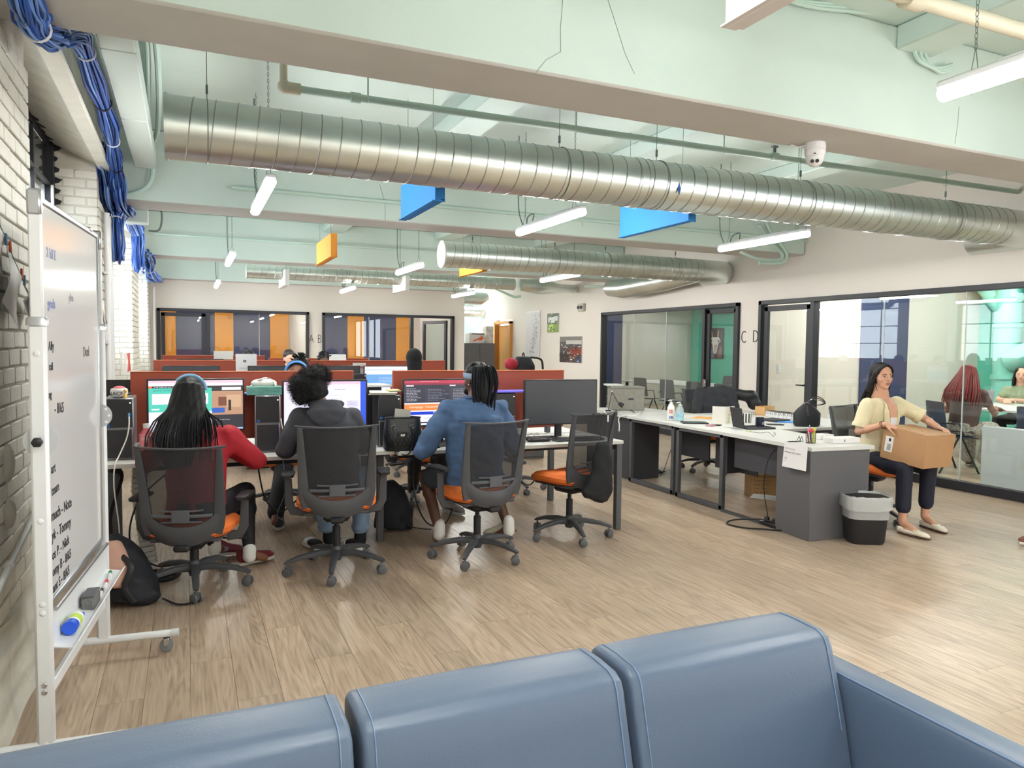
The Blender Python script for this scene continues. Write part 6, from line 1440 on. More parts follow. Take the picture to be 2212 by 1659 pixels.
# teal pipes of room D
o = thing('teal_pipes', 'fat teal painted drain pipes with a Y-branch in the corner of room D', 'pipe', (12.3, 7.4, 0))
mb = MB().cyl((12.35, 7.65, 0), (12.35, 7.65, 3.4), .19, n=28); mb.build('vertical_pipe', mTealP, o, world=True)
for z in (1.05, 1.9, 2.35): MB().cyl((12.35, 7.65, z), (12.35, 7.65, z+.07), .215, n=28).build('pipe_collar', mTealP, o, world=True)
MB().loft([(p, .15) for p in curve_pts([(12.35, 7.62, 2.1), (12.3, 8.0, 2.6), (12.3, 8.25, 3.0), (12.3, 8.3, 3.4)], 6)], n=20).build('branch_pipe', mTealP, o, world=True)
MB().loft([(p, .19) for p in curve_pts([(12.25, 7.5, 1.35), (12.2, 7.1, 1.55), (12.2, 6.85, 1.9), (12.2, 6.8, 2.4), (12.2, 6.8, 3.4)], 6)], n=24).build('side_pipe', mTealP, o, world=True)
for z in (1.9, 2.3): MB().cyl((12.2, 6.82, z), (12.2, 6.82, z+.07), .215, n=24).build('pipe_collar', mTealP, o, world=True)
for (lb, X_, Y0_, Y1_, z, r) in (('crinkled foil duct under the ceiling of room C', 11.4, 8.6, 16.0, 2.72, .22), ('crinkled foil duct under the ceiling of room D', 10.6, 2.2, 8.2, 2.85, .22)):
    o = thing('foil_duct', lb, 'duct', (X_, (Y0_+Y1_)/2, z)); rr = random.Random(4); MB().loft([((X_+.3*math.sin(k*.25), Y0_+(Y1_-Y0_)*k/40, z), r*rr.uniform(.93, 1.05)) for k in range(41)], lat=(1, 0, 0), n=24).build('duct_shell', mFoil, o, world=True)
# goat skull painting on the teal wall
a = at_x(1532, 709, XT-.03); b = at_x(1561, 775, XT-.03); o = thing('skull_painting', 'tall canvas of a horned animal skull on the teal wall of room C', 'picture', (XT-.03, (a.y+b.y)/2, b.z))
yl, yr, zt_, zb_ = a.y, b.y, a.z, b.z; B((XT-.02, (yl+yr)/2, (zt_+zb_)/2), (.04, yl-yr, zt_-zb_), .004).build('canvas', mInk, o, world=True)
def Pz(u, v, k=0): return V((XT-.0405-.0005*k, yl+(yr-yl)*u, zt_+(zb_-zt_)*v))
for k, (pts, c) in enumerate((([(.03, .02), (.97, .02), (.97, .98), (.03, .98)], '3E2F33'), ([(.05, .6), (.3, .7), (.45, .98), (.05, .98)], '6A7486'), ([(.95, .55), (.7, .72), (.6, .98), (.95, .98)], '7A5A52'), ([(.20, .05), (.34, .30), (.28, .33), (.16, .12)], 'C99A84'), ([(.66, .05), (.60, .30), (.67, .33), (.74, .12)], 'C99A84'),
    ([(.22, .30), (.72, .30), (.86, .42), (.70, .52), (.60, .80), (.48, .86), (.36, .80), (.28, .52), (.08, .42)], 'E4DDDC'), ([(.16, .40), (.26, .38), (.27, .46), (.18, .48)], '55606E'), ([(.66, .38), (.78, .40), (.76, .48), (.67, .46)], '55606E'), ([(.42, .55), (.52, .55), (.50, .80), (.44, .80)], 'B99A8E'), ([(.54, .56), (.62, .54), (.56, .78)], '8A97AC'))):
    mb = MB(); mb.prism([Pz(u, v, k) for u, v in pts], (-.0004, 0, 0)); mb.build('painted_shape', M('paint '+c, c, .6), o, world=True, ang=0)
# ================================================================== people
def unit(v): return V(v).normalized()
def ik(a, c, l1, l2, pole):
    a, c, pole = V(a), V(c), V(pole); d = c-a; D = min(d.length, (l1+l2)*.999); u = d.normalized()
    x = (l1*l1-l2*l2+D*D)/(2*D); h = math.sqrt(max(l1*l1-x*x, 0)); p = (pole-u*pole.dot(u)).normalized()
    return a+u*x+p*h
def fr(fw, up=(0, 0, 1)):
    f = unit(fw); r = f.cross(V(up)).normalized(); u = r.cross(f); return r, f, u
def RM(r, f, u): return Matrix((r, f, u)).transposed()
def head_prims(mb, c, fw, up=(0, 0, 1), s=1., jaw=1.):
    r, f, u = fr(fw, up); R = RM(r, f, u); c = V(c); P = lambda x, y, z: c+(r*x+f*y+u*z)*s
    E = lambda x, y, z, a, b, d: mb.ball(P(x, y, z), (a*s, b*s, d*s), 18, R)
    E(0, -.005, .035, .074, .094, .082); E(0, .035, -.005, .064, .058, .085)          # cranium, face
    E(0, .038, -.058, .053*jaw, .050, .044); E(0, .068, -.086, .024, .022, .019); E(0, .062, -.05, .036, .030, .034)      # jaw, chin
    for q in (-1, 1):
        E(q*.034, .055, -.022, .029, .028, .030)                                     # cheeks
        E(q*.028, .080, .026, .024, .012, .008)                                      # brow
        E(q*.075, -.002, -.008, .008, .018, .030)                                    # ears
    mb.loft([(P(0, .086, .022), .008*s, .006*s), (P(0, .097, -.006), .009*s, .010*s), (P(0, .106, -.022), .012*s, .010*s), (P(0, .094, -.030), .012*s, .006*s)], lat=r, n=12)
    for q in (-1, 1): E(q*.011, .096, -.025, .008, .009, .007)
    E(0, .086, -.051, .023, .011, .0065); E(0, .085, -.063, .020, .011, .0070)        # lips
    mb.loft([(P(0, -.015, -.06), .050*s, .055*s), (P(0, -.028, -.13), .050*s, .052*s), (P(0, -.04, -.19), .060*s, .055*s)], lat=r, n=16)
    return P, R
def face_bits(root, P, R, s, iris='3A2A20', brow='201A1A', lip='A8625A', lids=.55, skin=None):
    mE = M('eye white', 'CFC7C1', .3); mI = M('iris '+iris, iris, .2)
    for q in (-1, 1):
        e = MB().ball(P(q*.029, .0795, .003), (.0135*s, .009*s, .0062*s), 14, R).build('eye', mE, root, world=True, ang=80)
        MB().ball(P(q*.030, .0865, .003), (.0058*s, .004*s, .0058*s), 12, R).build('iris', mI, e, ang=80) if False else None
        o = MB().ball(P(q*.030, .0862, .003), (.0058*s, .004*s, .0056*s), 12, R).build('iris', mI, root, world=True, ang=80)
        if skin: MB().ball(P(q*.029, .080, .0078), (.0155*s, .0105*s, .0062*s), 14, R).build('eyelid', skin, root, world=True, ang=80)
        MB().loft([(P(q*.014, .0905, .0225), .002*s, .0026*s), (P(q*.030, .0895, .0245), .002*s, .0034*s), (P(q*.047, .080, .020), .0015*s, .0015*s)], n=6).build('eyebrow', M('brow '+brow, brow, .8), root, world=True)
    m = MB(); m.ball(P(0, .0935, -.052), (.021*s, .007*s, .0045*s), 14, R); m.ball(P(0, .092, -.0615), (.018*s, .0075*s, .0052*s), 14, R); m.build('lips', M('lips '+lip, lip, .45), root, world=True, ang=80)
def hand_prims(mb, w, d, n, side, curl=.35, s=1., spread=.10, thumb=.6):
    """w wrist, d pointing direction, n direction the palm faces, side +1 right hand"""
    w = V(w); d = unit(d); n = V(n); n = (n-d*n.dot(d)).normalized(); l = d.cross(n)*(side)      # l points to the little finger side
    l = -n.cross(d)*side if False else (d.cross(n)*side)
    K = lambda x, y, z=0: w+d*(x*s)+l*(y*s)+n*(z*s)
    mb.loft([(K(-.01, 0), .026*s, .019*s), (K(.02, 0), .030*s, .016*s), (K(.06, .0), .040*s, .0145*s), (K(.088, .0), .040*s, .011*s)], lat=l, n=14)
    for j, (y, L_) in enumerate(((-.029, .070), (-.010, .080), (.010, .074), (.028, .058))):
        p = K(.080, y); dd = (d+l*(y*spread*8)).normalized(); r = (.0088, .009, .0088, .0078)[j]*s
        a = curl*(1+.12*j)
        for k, fr_ in enumerate((.45, .31, .24)):
            a_ = a*(1.0, 2.1, 3.0)[k]; q = p+(dd*math.cos(a_)+n*math.sin(a_))*(L_*fr_*s); mb.caps(p, q, r*(1-.09*k), r*(.92-.09*k), 10); p = q
    p = K(.018, -.026, .004); t1 = (d*.55-l*.75+n*.35*thumb).normalized(); q = p+t1*(.042*s); mb.caps(p, q, .013*s, .0105*s, 10)
    t2 = (d*.85-l*.35+n*.5*thumb).normalized(); q2 = q+t2*(.032*s); mb.caps(q, q2, .0105*s, .0095*s, 10); mb.caps(q2, q2+(t2+n*.2).normalized()*(.022*s), .0095*s, .008*s, 10)
def limb(mb, a, b, c, r0, r1, r2, n=14):
    a, b, c = V(a), V(b), V(c); mb.caps(a, b, r0, r1, n); mb.caps(b, c, r1*.98, r2, n)
    m = b.lerp(c, .3); mb.ball(m, (r1*1.05, r1*1.05, r1*1.05), n)
def shoe(root, heel, toe, mat, sole, name='shoe', low=False, R_up=None, w_=.044, parts=()):
    heel, toe = V(heel), V(toe); f = (toe-heel); L_ = f.length; f = f/L_; up = V((0, 0, 1)) if R_up is None else V(R_up); r = f.cross(up).normalized(); u = r.cross(f)
    P = lambda x, z: heel+f*(x*L_)+u*z
    h = (.055, .06, .055, .045, .038, .032, .020) if low else (.095, .10, .085, .065, .052, .045, .026)
    xs = (.02, .12, .30, .48, .68, .86, .985); ws = (.70, .78, .82, .92, 1.05, .92, .45)
    b = MB().loft([(P(x, .015+hh/2), w_*q*.95, hh/2) for x, hh, q in zip(xs, h, ws)], lat=r, n=22, power=.8); s_ = b.build(name, mat, root, world=True, ang=60)
    MB().loft([(P(x, .010), w_*q*1.04, .011) for x, q in zip((-.0, .1, .3, .5, .7, .9, 1.0), (.60, .80, .80, .92, 1.05, .90, .40))], lat=r, n=20, power=.55).build('sole', sole, root, world=True)
    return P, r, u, f
def seated(label, loc, bearing, g):
    """g: dict in the sitter's own frame (x right, y forward, z up), metres"""
    b = math.radians(bearing); f = V((math.sin(b), math.cos(b), 0)); r = V((math.cos(b), -math.sin(b), 0)); o = V(loc)
    T = lambda p: o+r*p[0]+f*p[1]+V((0, 0, p[2])); D = lambda p: r*p[0]+f*p[1]+V((0, 0, p[2]))
    root = thing('person', label, 'person', (o.x, o.y, 0)); s = g.get('s', 1.); vx = g.get('vox', .009)
    hz = g['hip']; hd = V(g['head']); lean = g.get('lean', 0); sz = g['sh']; sw = g.get('sw', .19)*1
    hip = V((0, 0, hz)); shc = V((g.get('shx', 0), lean, sz))
    hfw = D(g.get('look', (0, 1, 0))); hup = D(g.get('hup', (0, 0, 1)))
    body = MB(); P, R = head_prims(body, T(hd), hfw, hup, s*g.get('hs', 1.), g.get('jaw', 1.))
    neck0 = T(shc+V((0, 0, .02))); body.loft([(T(hd)-hup.normalized()*.07*s, .048, .052), (neck0, .055, .055)], lat=r, n=14)
    body.loft([(T(hip), .14, .10), (T(hip.lerp(shc, .4)), .115, .085), (T(hip.lerp(shc, .78)), .145, .10), (T(shc+V((0, 0, -.01))), .12, .075), (T(shc+V((0, 0, .03))), .06, .05)], lat=r, n=18)
    J = {}
    for q, k in ((-1, 'L'), (1, 'R')):
        sh = shc+V((q*sw, g.get('shy', 0), -.03)); wr = V(g['wr'+k]); el = V(g['el'+k]) if 'el'+k in g else ik(sh, wr, .285*s, .25*s, V(g.get('elp'+k, (q*.6, -.3, -1))))
        J['sh'+k], J['el'+k], J['wr'+k] = T(sh), T(el), T(wr)
        limb(body, T(sh), T(el), T(wr), .045*s, .036*s, .026*s)
        hdv = g.get('hd'+k, (0, 1, -.1)); pn = g.get('pn'+k, (0, -.1, -1))
        hand_prims(body, T(wr), D(hdv), D(pn), q if True else 1, g.get('curl'+k, .3), s)
        an = V(g['an'+k]); hj = hip+V((q*.095, .02, -.0)); kn = V(g['kn'+k]) if 'kn'+k in g else ik(hj, an, .43*s, .42*s, V((q*.15, .7, 1)))
        J['hj'+k], J['kn'+k], J['an'+k] = T(hj), T(kn), T(an)
        limb(body, T(hj), T(kn), T(an), .07*s, .052*s, .034*s)
        tdir = D(g.get('toe'+k, (q*.2, 1, 0))).normalized(); J['td'+k] = tdir; body.caps(T(an), T(an)+tdir*.10+V((0, 0, -.045)), .032, .026)
    bo = blob('body', body, g['skin'], root, vx, 4 if vx < .006 else 2)
    J.update(T=T, D=D, r=r, f=f, P=P, R=R, root=root, hip=T(hip), shc=T(shc), sw=sw, body=bo, neck=neck0, hfw=hfw, hup=hup); return J
def top_mb(J, wx=1., tor=.02, sl=1., cuff=.3, hem=-.05, rsl=(.062, .052, .040), belly=1., slx=None):
    """shirt: torso + sleeves to a fraction of the forearm"""
    m = MB(); hip, shc, r = J['hip'], J['shc'], J['r']; H = V((0, 0, 1))
    m.loft([(hip+H*hem, (.165+tor)*wx, .125+tor), (hip.lerp(shc, .25), (.155+tor)*wx*belly, .115+tor), (hip.lerp(shc, .55), (.165+tor)*wx, .115+tor), (hip.lerp(shc, .82), (.18+tor)*wx, .11+tor), (shc+H*-.01, (.155+tor)*wx, .08+tor), (shc+H*.035, .085, .065), (shc+H*.055, .066, .058)], lat=r, n=24)
    for k in 'LR':
        a, b, c = J['sh'+k], J['el'+k], J['wr'+k]; m.ball(a, .060+tor*.5, 14); m.caps(shc+H*-.025, a, .068+tor*.4, .056+tor*.4); m.caps(hip.lerp(shc, .74), a.lerp(b, .32), .095+tor, rsl[0]*.85)
        if slx is not None: m.caps(a, a.lerp(b, slx), rsl[0], rsl[1])
        else: m.caps(a, b, rsl[0], rsl[1]); m.caps(b, b.lerp(c, cuff), rsl[1], rsl[2]); 
    return m
def trousers_mb(J, rr=(.092, .070, .055), end=.92, hipw=.165, only=None):
    m = MB(); m.loft([(J['hip']+V((0, 0, -.07)), hipw, .13), (J['hip'], hipw+.01, .135), (J['hip']+V((0, 0, .10)), hipw-.01, .115)], lat=J['r'], n=22)
    for k in 'LR':
        a, b, c = J['hj'+k], J['kn'+k], J['an'+k]; m.caps(a, b, rr[0], rr[1]); m.caps(b, b.lerp(c, end), rr[1]*.98, rr[2]); m.ball(b.lerp(c, .28), rr[1]*1.0, 12)
    return m
mSkD = M('skin deep brown', '5A3A2C', .5, bump=.05, bscale=300); mSkM = M('skin brown', '8A5A42', .5); mSkL = M('skin tan', 'CC9B82', .48, bump=.04, bscale=300); mSkP = M('skin light', 'D6A68E', .5)
mSkF = M('skin warm brown', '7A4E3A', .5)
mHair = M('black hair', '0C0C10', .5, spec=.3, bump=.15, bscale=90, stretch=(4, 4, .4)); mHairD = M('dark brown hair', '1A1415', .5, spec=.3, bump=.4, bscale=80, stretch=(4, 4, .5))
mWhS = M('white sole', 'E3DFD6', .5)
def hair_cap(mb, P, R, s=1., back=1.0, z=.0, front=.0):
    mb.ball(P(0, -.018, .048+z), (.084*s, .100*s, .082*s), 20, R); mb.ball(P(0, -.045, .0), (.080*s, .075*s*back, .085*s), 18, R)
def fuzz(root, c, rad, n, L_, r, mat, seed=1, name='hair_tuft', cur=.5):
    rn = random.Random(seed); m = MB(); c = V(c)
    for k in range(n):
        d = V((rn.gauss(0, 1), rn.gauss(0, 1), rn.gauss(0, 1))).normalized(); p = c+V((d.x*rad[0], d.y*rad[1], d.z*rad[2])); a, b, _ = frame(d); q = (a*rn.uniform(-1, 1)+b*rn.uniform(-1, 1))*cur
        l = L_*rn.uniform(.5, 1.1); m.loft([(p-d*.01, r), (p+(d+q*.5)*l*.5, r*.9), (p+(d+q)*l, r*.4)], n=3, cap=False)
    return stuff(m.build(name, mat, root, world=True, ang=80))
def headband(root, P, s, y, z0, mat, w_=.006, rad=.092, t0=-1.45, t1=1.45, tilt=0., name='headphone_band'):
    pts = [P(rad*math.sin(t), y+tilt*math.cos(t), z0+rad*1.08*math.cos(t)) for t in [t0+(t1-t0)*k/16 for k in range(17)]]
    return MB().loft([(p, w_, w_*2) for p in pts], n=8).build(name, mat, root, world=True)

# ---- woman with long black hair, red top
J = seated('person in a red top with long straight black hair and a pale blue headset', (.045, 4.87, 0), 10,
    dict(hip=.44, head=(-.045, .07, 1.165), sh=.955, lean=.06, sw=.18, look=(-.05, 1, -.25), s=.98, wrL=(-.20, .30, .78), wrR=(.14, .34, .785), elL=(-.31, .10, .76), elR=(.355, .13, .745), hdR=(-.5, .8, -.1), hdL=(.2, 1, -.1),
         anL=(.03, .50, .10), anR=(.28, .28, .10), knL=(-.10, .46, .47), knR=(.24, .42, .49), toeL=(.6, .8, 0), toeR=(.9, .35, 0), skin=mSkF, vox=.010))
R_ = J['root']; mRed = M('red cloth top', 'B0202F', .75, bump=.3, bscale=150)
blob('shirt', top_mb(J, 1.0, .012, cuff=.75, rsl=(.066, .062, .045)), mRed, R_, .011, 8, disp=lambda c_, n_: wrinkle(.0025, 55, 33)(wrinkle(.007, 20, 1)(c_, n_), n_))
mLegg = M('black leggings', '17171D', .7, bump=.1, bscale=100); blob('trousers', trousers_mb(J, (.095, .072, .040), .90), mLegg, R_, .011, 3)
h = MB(); P = J['P']; hair_cap(h, P, J['R'], 1.0); 
h.loft([(P(0, -.04, .06), .088, .085), (P(0, -.055, -.02), .100, .075), (P(-.005, -.08, -.11), .118, .062), (P(-.03, -.11, -.19), .135, .055), (P(-.045, -.135, -.28), .125, .045), (P(-.04, -.15, -.38), .10, .032), (P(-.03, -.155, -.46), .07, .02)], lat=J['r'], n=24)
blob('hair', h, mHair, R_, .009, 3, disp=wrinkle(.0035, 90, 3, (1, 1, .08)))
rn = random.Random(21); sm = MB(); sm2 = MB()
for k in range(150):
    a = rn.uniform(-1.5, 1.5); x = .085*math.sin(a); y = -.03-.085*math.cos(a); sp = 1.0+rn.random()*.75
    zb = -.30-rn.random()*.14; m_ = sm if rn.random() < .75 else sm2
    m_.loft([(P(x*.95, y, .03), .003), (P(x*1.22, y-.01, -.07), .0035), (P(x*sp*1.25-.02, y-.05, -.17), .0032), (P(x*sp*1.45-.03, y-.075, -.26), .003), (P(x*sp*1.5-.03+rn.uniform(-.015, .015), y-.07, zb), .0012)], n=4, cap=False)
stuff(sm.build('hair_strands', mHair, R_, world=True, ang=80)); stuff(sm2.build('hair_strands', M('hair sheen strand', '1E1E28', .4), R_, world=True, ang=80))
for q, xx in ((1, .16), (1, .19), (-1, -.17)):
    MB().loft([(P(q*.07, -.03, -.07), .006), (P(xx, -.0, -.16), .006), (P(xx+.03*q, .01, -.26), .005), (P(xx+.02*q, .0, -.36), .003)], n=8).build('hair_lock', mHair, R_, world=True)
headband(R_, P, 1, -.0, .038, M('pale blue headset', '8FC4EC', .35), .006, .096, -.9, 1.5)
mShR = M('maroon sneaker', '7C2634', .55); mShG = M('grey leather', '8E8488', .5)
for k, hh, tt in (('L', (.14, 5.40, .03), (.35, 5.47, .01)), ('R', (.30, 5.14, .012), (.535, 5.26, .012))):
    Pp, r_, u_, f_ = shoe(R_, hh, tt, mShR, mWhS); 
    for sd_ in (-1, 1): MB().ball(Pp(.30, .045)+r_*(sd_*.034), (.045, .010, .02), 12, RM(f_, r_, u_)).build('side_panel', mShG, R_, world=True)
    MB().ball(Pp(.86, .04), (.035, .032, .018), 14, RM(f_, r_, u_)).build('toe_cap', mShG, R_, world=True)
    MB().caps(V(J['an'+k])+V((0, 0, .03)), V(J['an'+k])+V((0, 0, -.02)), .042, .044).build('sock', M('white sock', 'E6E4E0', .8), R_, world=True)
    for i in range(4): MB().caps(Pp(.36+.09*i, .085-.010*i)-r_*.018, Pp(.36+.09*i, .085-.010*i)+r_*.018, .0035).build('lace', mWhS, R_, world=True)

# ---- grey hoodie, afro puff
J = seated('person in a dark grey hoodie and light jeans with a puffy black afro', (.895, 4.90, 0), 8,
    dict(hip=.535, head=(-.14, .11, 1.20), sh=1.04, shx=-.05, lean=.07, sw=.175, look=(-.25, 1, -.35), hup=(-.35, .0, 1), wrL=(-.26, .34, .785), wrR=(.05, .36, .785), elL=(-.32, .08, .80), elR=(.20, .14, .80),
         anL=(-.02, .48, .115), anR=(.20, .40, .115), knL=(-.13, .44, .53), knR=(.22, .43, .535), toeL=(-.2, 1, 0), toeR=(-.15, 1, 0), skin=mSkD, vox=.010))
R_ = J['root']; mHood = M('charcoal fleece', '43444C', .9, bump=.35, bscale=160); P = J['P']
m = top_mb(J, 1.02, .022, cuff=.85, rsl=(.072, .064, .048)); blob('hoodie', m, mHood, R_, .011, 10, disp=lambda c_, n_: wrinkle(.0025, 55, 32)(wrinkle(.008, 19, 5)(c_, n_), n_))
m = MB(); s0 = J['shc']; T = J['T']
m.loft([(s0+J['f']*-.07+V((0, 0, .05)), .11, .05), (s0+J['f']*-.105+V((0, 0, .01)), .13, .045), (s0+J['f']*-.125+V((0, 0, -.05)), .095, .035), (s0+J['f']*-.125+V((0, 0, -.10)), .03, .018)], lat=J['r'], n=20); m.loft([(s0+J['r']*(.10*math.cos(a))+J['f']*(.075*math.sin(a)-.01)+V((0, 0, .06-.015*math.sin(a))), .024) for a in [2*PI*k/16 for k in range(16)]], n=8, closed=True)
blob('hood', m, mHood, R_, .009, 3, disp=wrinkle(.004, 30, 6))
mJean = M('light blue denim', '7B93AE', .8, bump=.3, bscale=200, var=.12, vscale=14); blob('trousers', trousers_mb(J, (.100, .080, .062), .86), mJean, R_, .011, 4, disp=wrinkle(.006, 30, 7, (1, 1, 1.6)))
for k in 'LR':
    a = J['an'+k]; b = J['kn'+k]; MB().loft([(b.lerp(a, .82), .063), (b.lerp(a, .83), .067), (b.lerp(a, .90), .067), (b.lerp(a, .91), .062)], n=20).build('trouser_cuff', mJean, R_, world=True)
    MB().caps(a+V((0, 0, .08)), a+V((0, 0, -.04)), .040, .046).build('sock', M('black sock', '14141A', .85), R_, world=True)
for k, hh, tt in (('L', (.86, 5.30, .012), (.80, 5.56, .012)), ('R', (1.13, 5.20, .012), (1.04, 5.46, .012))):
    Pp, r_, u_, f_ = shoe(R_, hh, tt, M('black sock'), M('white slide sole', 'D9D8D4', .5), low=True); MB().loft([(Pp(x, .034), .05, .030) for x in (.5, .62, .72)], lat=r_, n=18).build('slide_strap', M('white slide sole'), R_, world=True)
h = MB(); c = P(-.0, -.02, .05); Rr = J['R']
for x, y, z, a, b, d in ((-.045, -.02, .035, .095, .10, .085), (.035, -.03, .065, .095, .10, .075), (-.08, -.01, -.02, .065, .08, .06), (.0, -.05, -.02, .085, .08, .08), (.085, -.02, .06, .06, .07, .055)): h.ball(P(x, y, z), (a, b, d), 18, Rr)
blob('hair', h, M('afro hair', '17171A', .9, bump=1, bscale=120), R_, .009, 3, disp=wrinkle(.007, 70, 8))
mFz = M('afro strand', '1B1B1F', .85)
for x, y, z, rd, n in ((-.045, -.02, .035, (.095, .10, .088), 1500), (.035, -.03, .065, (.095, .10, .078), 1300), (.085, -.02, .06, (.062, .07, .057), 500), (-.08, -.01, -.02, (.065, .08, .06), 600)): fuzz(R_, P(x, y, z), rd, n, .026, .0010, mFz, seed=int(1000*abs(x)+n), cur=.9)
MB().loft([(P(-.105+.012*math.sin(a), .0, -.01+.02*math.cos(a)), .002) for a in [2*PI*k/8 for k in range(8)]], n=4, closed=True).build('earring', mChrome, R_, world=True)

# ---- denim shirt, ponytail of locs
J = seated('person in a blue denim shirt with a ponytail of dark locs and headband', (1.89, 4.84, 0), 0,
    dict(hip=.525, head=(.03, .09, 1.255), sh=1.075, lean=.06, sw=.20, look=(-.42, .9, -.12), jaw=1.1, wrL=(-.22, .33, .79), wrR=(.12, .36, .79), elL=(-.36, .10, .77), elR=(.33, .12, .77),
         anL=(-.185, .27, .115), anR=(.34, .18, .115), knL=(-.27, .36, .53), knR=(.26, .40, .53), toeL=(.15, 1, -.3), toeR=(-.8, .6, -.2), skin=mSkD, vox=.010))
R_ = J['root']; P = J['P']; Rr = J['R']; mDen = M('blue denim shirt', '4C678D', .85, bump=.35, bscale=220, var=.10, vscale=9)
m = top_mb(J, 1.12, .028, cuff=.28, rsl=(.074, .078, .066), hem=-.03); blob('shirt', m, mDen, R_, .011, 10, disp=lambda c_, n_: wrinkle(.0035, 55, 31)(wrinkle(.011, 19, 9)(c_, n_), n_))
for k in 'LR':
    a, b = J['el'+k], J['wr'+k]; MB().loft([(a.lerp(b, .20), .070), (a.lerp(b, .22), .076), (a.lerp(b, .36), .070), (a.lerp(b, .37), .060)], n=20).build('rolled_cuff', mDen, R_, world=True)
MB().loft([(J['shc']+J['r']*(.078*math.cos(a))+J['f']*(.070*math.sin(a)-.005)+V((0, 0, .055-.01*math.sin(a))), .006, .010) for a in [2*PI*k/18 for k in range(18)]], n=8, closed=True, lat=(1, 0, 0) if False else None).build('collar', mDen, R_, world=True)
MB().tube([J['T']((x, lambda_y, 1.075-.095)) for x, lambda_y in ((-.16, -.065), (-.08, -.085), (0, -.09), (.08, -.085), (.16, -.065))], .0018, 5).build('yoke_seam', M('denim seam', '3A5578', .8), R_, world=True)
mShort = M('khaki shorts', '3A4048', .85); m = MB(); m.loft([(J['hip']+V((0, 0, -.07)), .16, .13), (J['hip']+V((0, 0, .08)), .16, .12)], lat=J['r'], n=20)
for k in 'LR': m.caps(J['hj'+k], J['hj'+k].lerp(J['kn'+k], .78), .10, .088)
blob('shorts', m, mShort, R_, .012, 3)
mSn = M('cream sneaker', 'D8D3BE', .6)
for k, hh, tt, up in (('L', (1.695, 5.08, .085), (1.76, 5.31, .012), (0, .35, 1)), ('R', (2.28, 5.02, .07), (2.10, 5.20, .015), (0, .3, 1))):
    Pp, r_, u_, f_ = shoe(R_, hh, tt, mSn, M('gum sole', 'B9AB92', .5), R_up=up); MB().caps(V(J['an'+k])+V((0, 0, .06)), V(J['an'+k])+V((0, 0, -.02)), .042, .046).build('sock', M('white sock'), R_, world=True)
    MB().box(Pp(.0, .02)-f_*.012, (.03, .004, .014), .001, R=RM(r_, f_, u_)).build('heel_tab', M('heel tab', '7A3A30', .6), R_, world=True)
rn = random.Random(31); dirb = J['r']
bun = P(-.012, -.082, .088)
h = MB(); hair_cap(h, P, Rr, 1.0, .9, .004); blob('hair', h, mHair, R_, .009, 2, disp=wrinkle(.004, 80, 11))
MB().loft([(bun, .035, .03), (bun+V((.01, -.03, -.10)), .062, .028), (bun+V((.01, -.035, -.20)), .055, .022), (bun+V((.01, -.03, -.27)), .03, .012)], lat=J['r'], n=16).build('loc_core', mHair, R_, world=True)
hb = MB(); st = []
for t in [2*PI*k/28 for k in range(28)]: st.append((P(.088*math.sin(t), -.012+.104*math.cos(t), .030+.020*math.cos(t)), .0045, .021))
MB().loft(st, n=8, closed=True, lat=None).build('headband', M('light denim band', '93A9C2', .8, bump=.3, bscale=200), R_, world=True)
m = MB()
for k in range(26):      # locs pulled back over the crown
    a = -1.3+2.6*k/25; m.loft([(P(.078*math.sin(a), .05*math.cos(a)-.01, .072+.05*math.cos(a)*.7), .006), (P(.06*math.sin(a), -.04, .118), .0075), (bun+dirb*rn.uniform(-.02, .02), .008)], n=6)
stuff(m.build('loc_strands', mHair, R_, world=True, ang=80))
mLoc = M('loc black', '12141A', .6, spec=.3, bump=.6, bscale=200)
for k in range(34):
    a = rn.uniform(-1, 1); dpt = rn.uniform(-.02, .035); L_ = rn.uniform(.22, .33)*(1-.15*abs(a)); b0 = bun+dirb*(a*.03); D_ = J['f']*-1
    p1 = b0+dirb*(a*.045)+D_*(.02+dpt)+V((0, 0, .0)); p2 = b0+dirb*(a*.065+.005)+D_*(.035+dpt)+V((0, 0, -L_*.4)); p3 = b0+dirb*(a*.055)+D_*(.02+dpt)+V((0, 0, -L_*.75)); p4 = b0+dirb*(a*.045+rn.uniform(-.012, .012))+D_*(.015+dpt)+V((0, 0, -L_-.03))
    MB().loft([(q, rr_) for q, rr_ in zip(curve_pts([b0, p1, p2, p3, p4], 3), [.006]+[.0078]*11+[.003])], n=6).build('loc', mLoc, R_, world=True)
m = MB()
for z, y, a_ in ((-.06, .055, .05), (-.075, .07, .03)): m.ball(P(0, y, z), (.055, .045, .035), 14, Rr)
blob('beard', m, mHair, R_, .009, 2); MB().ball(P(-.082, .0, -.03), .0055, 10).build('earring', mWhiteM, R_, world=True)

# ---- woman with the carton
mCream2 = M('cream linen blazer', 'E0D4B0', .8, bump=.25, bscale=180); mNavyT = M('navy trousers', '14172A', .75, bump=.1, bscale=120)
W_ = (5.56, 4.53, 0)
J = seated('woman in a cream short-sleeved blazer and navy trousers holding a cardboard carton on her lap', W_, 180,
    dict(hip=.55, head=(.035, .06, 1.275), sh=1.065, lean=.05, sw=.175, look=(.30, 1, -.03), s=.97, hs=1.03, jaw=.94, vox=.0055, skin=mSkL,
         elR=(.255, .03, .80), wrR=(.225, .27, .885), hdR=(-.55, .55, -.28), pnR=(-.25, -.2, -1), curlR=.30, elL=(-.31, .24, .905), wrL=(-.235, .40, .862), hdL=(.10, 1, -.25), pnL=(.1, -.2, -1), curlL=.42,
         anR=(.20, .44, .095), anL=(-.165, .37, .095), knR=(.165, .42, .525), knL=(-.135, .41, .525), toeR=(-.1, 1, 0), toeL=(.18, 1, 0)))
R_ = J['root']; P = J['P']; T = J['T']; D = J['D']; r_, f_ = J['r'], J['f']
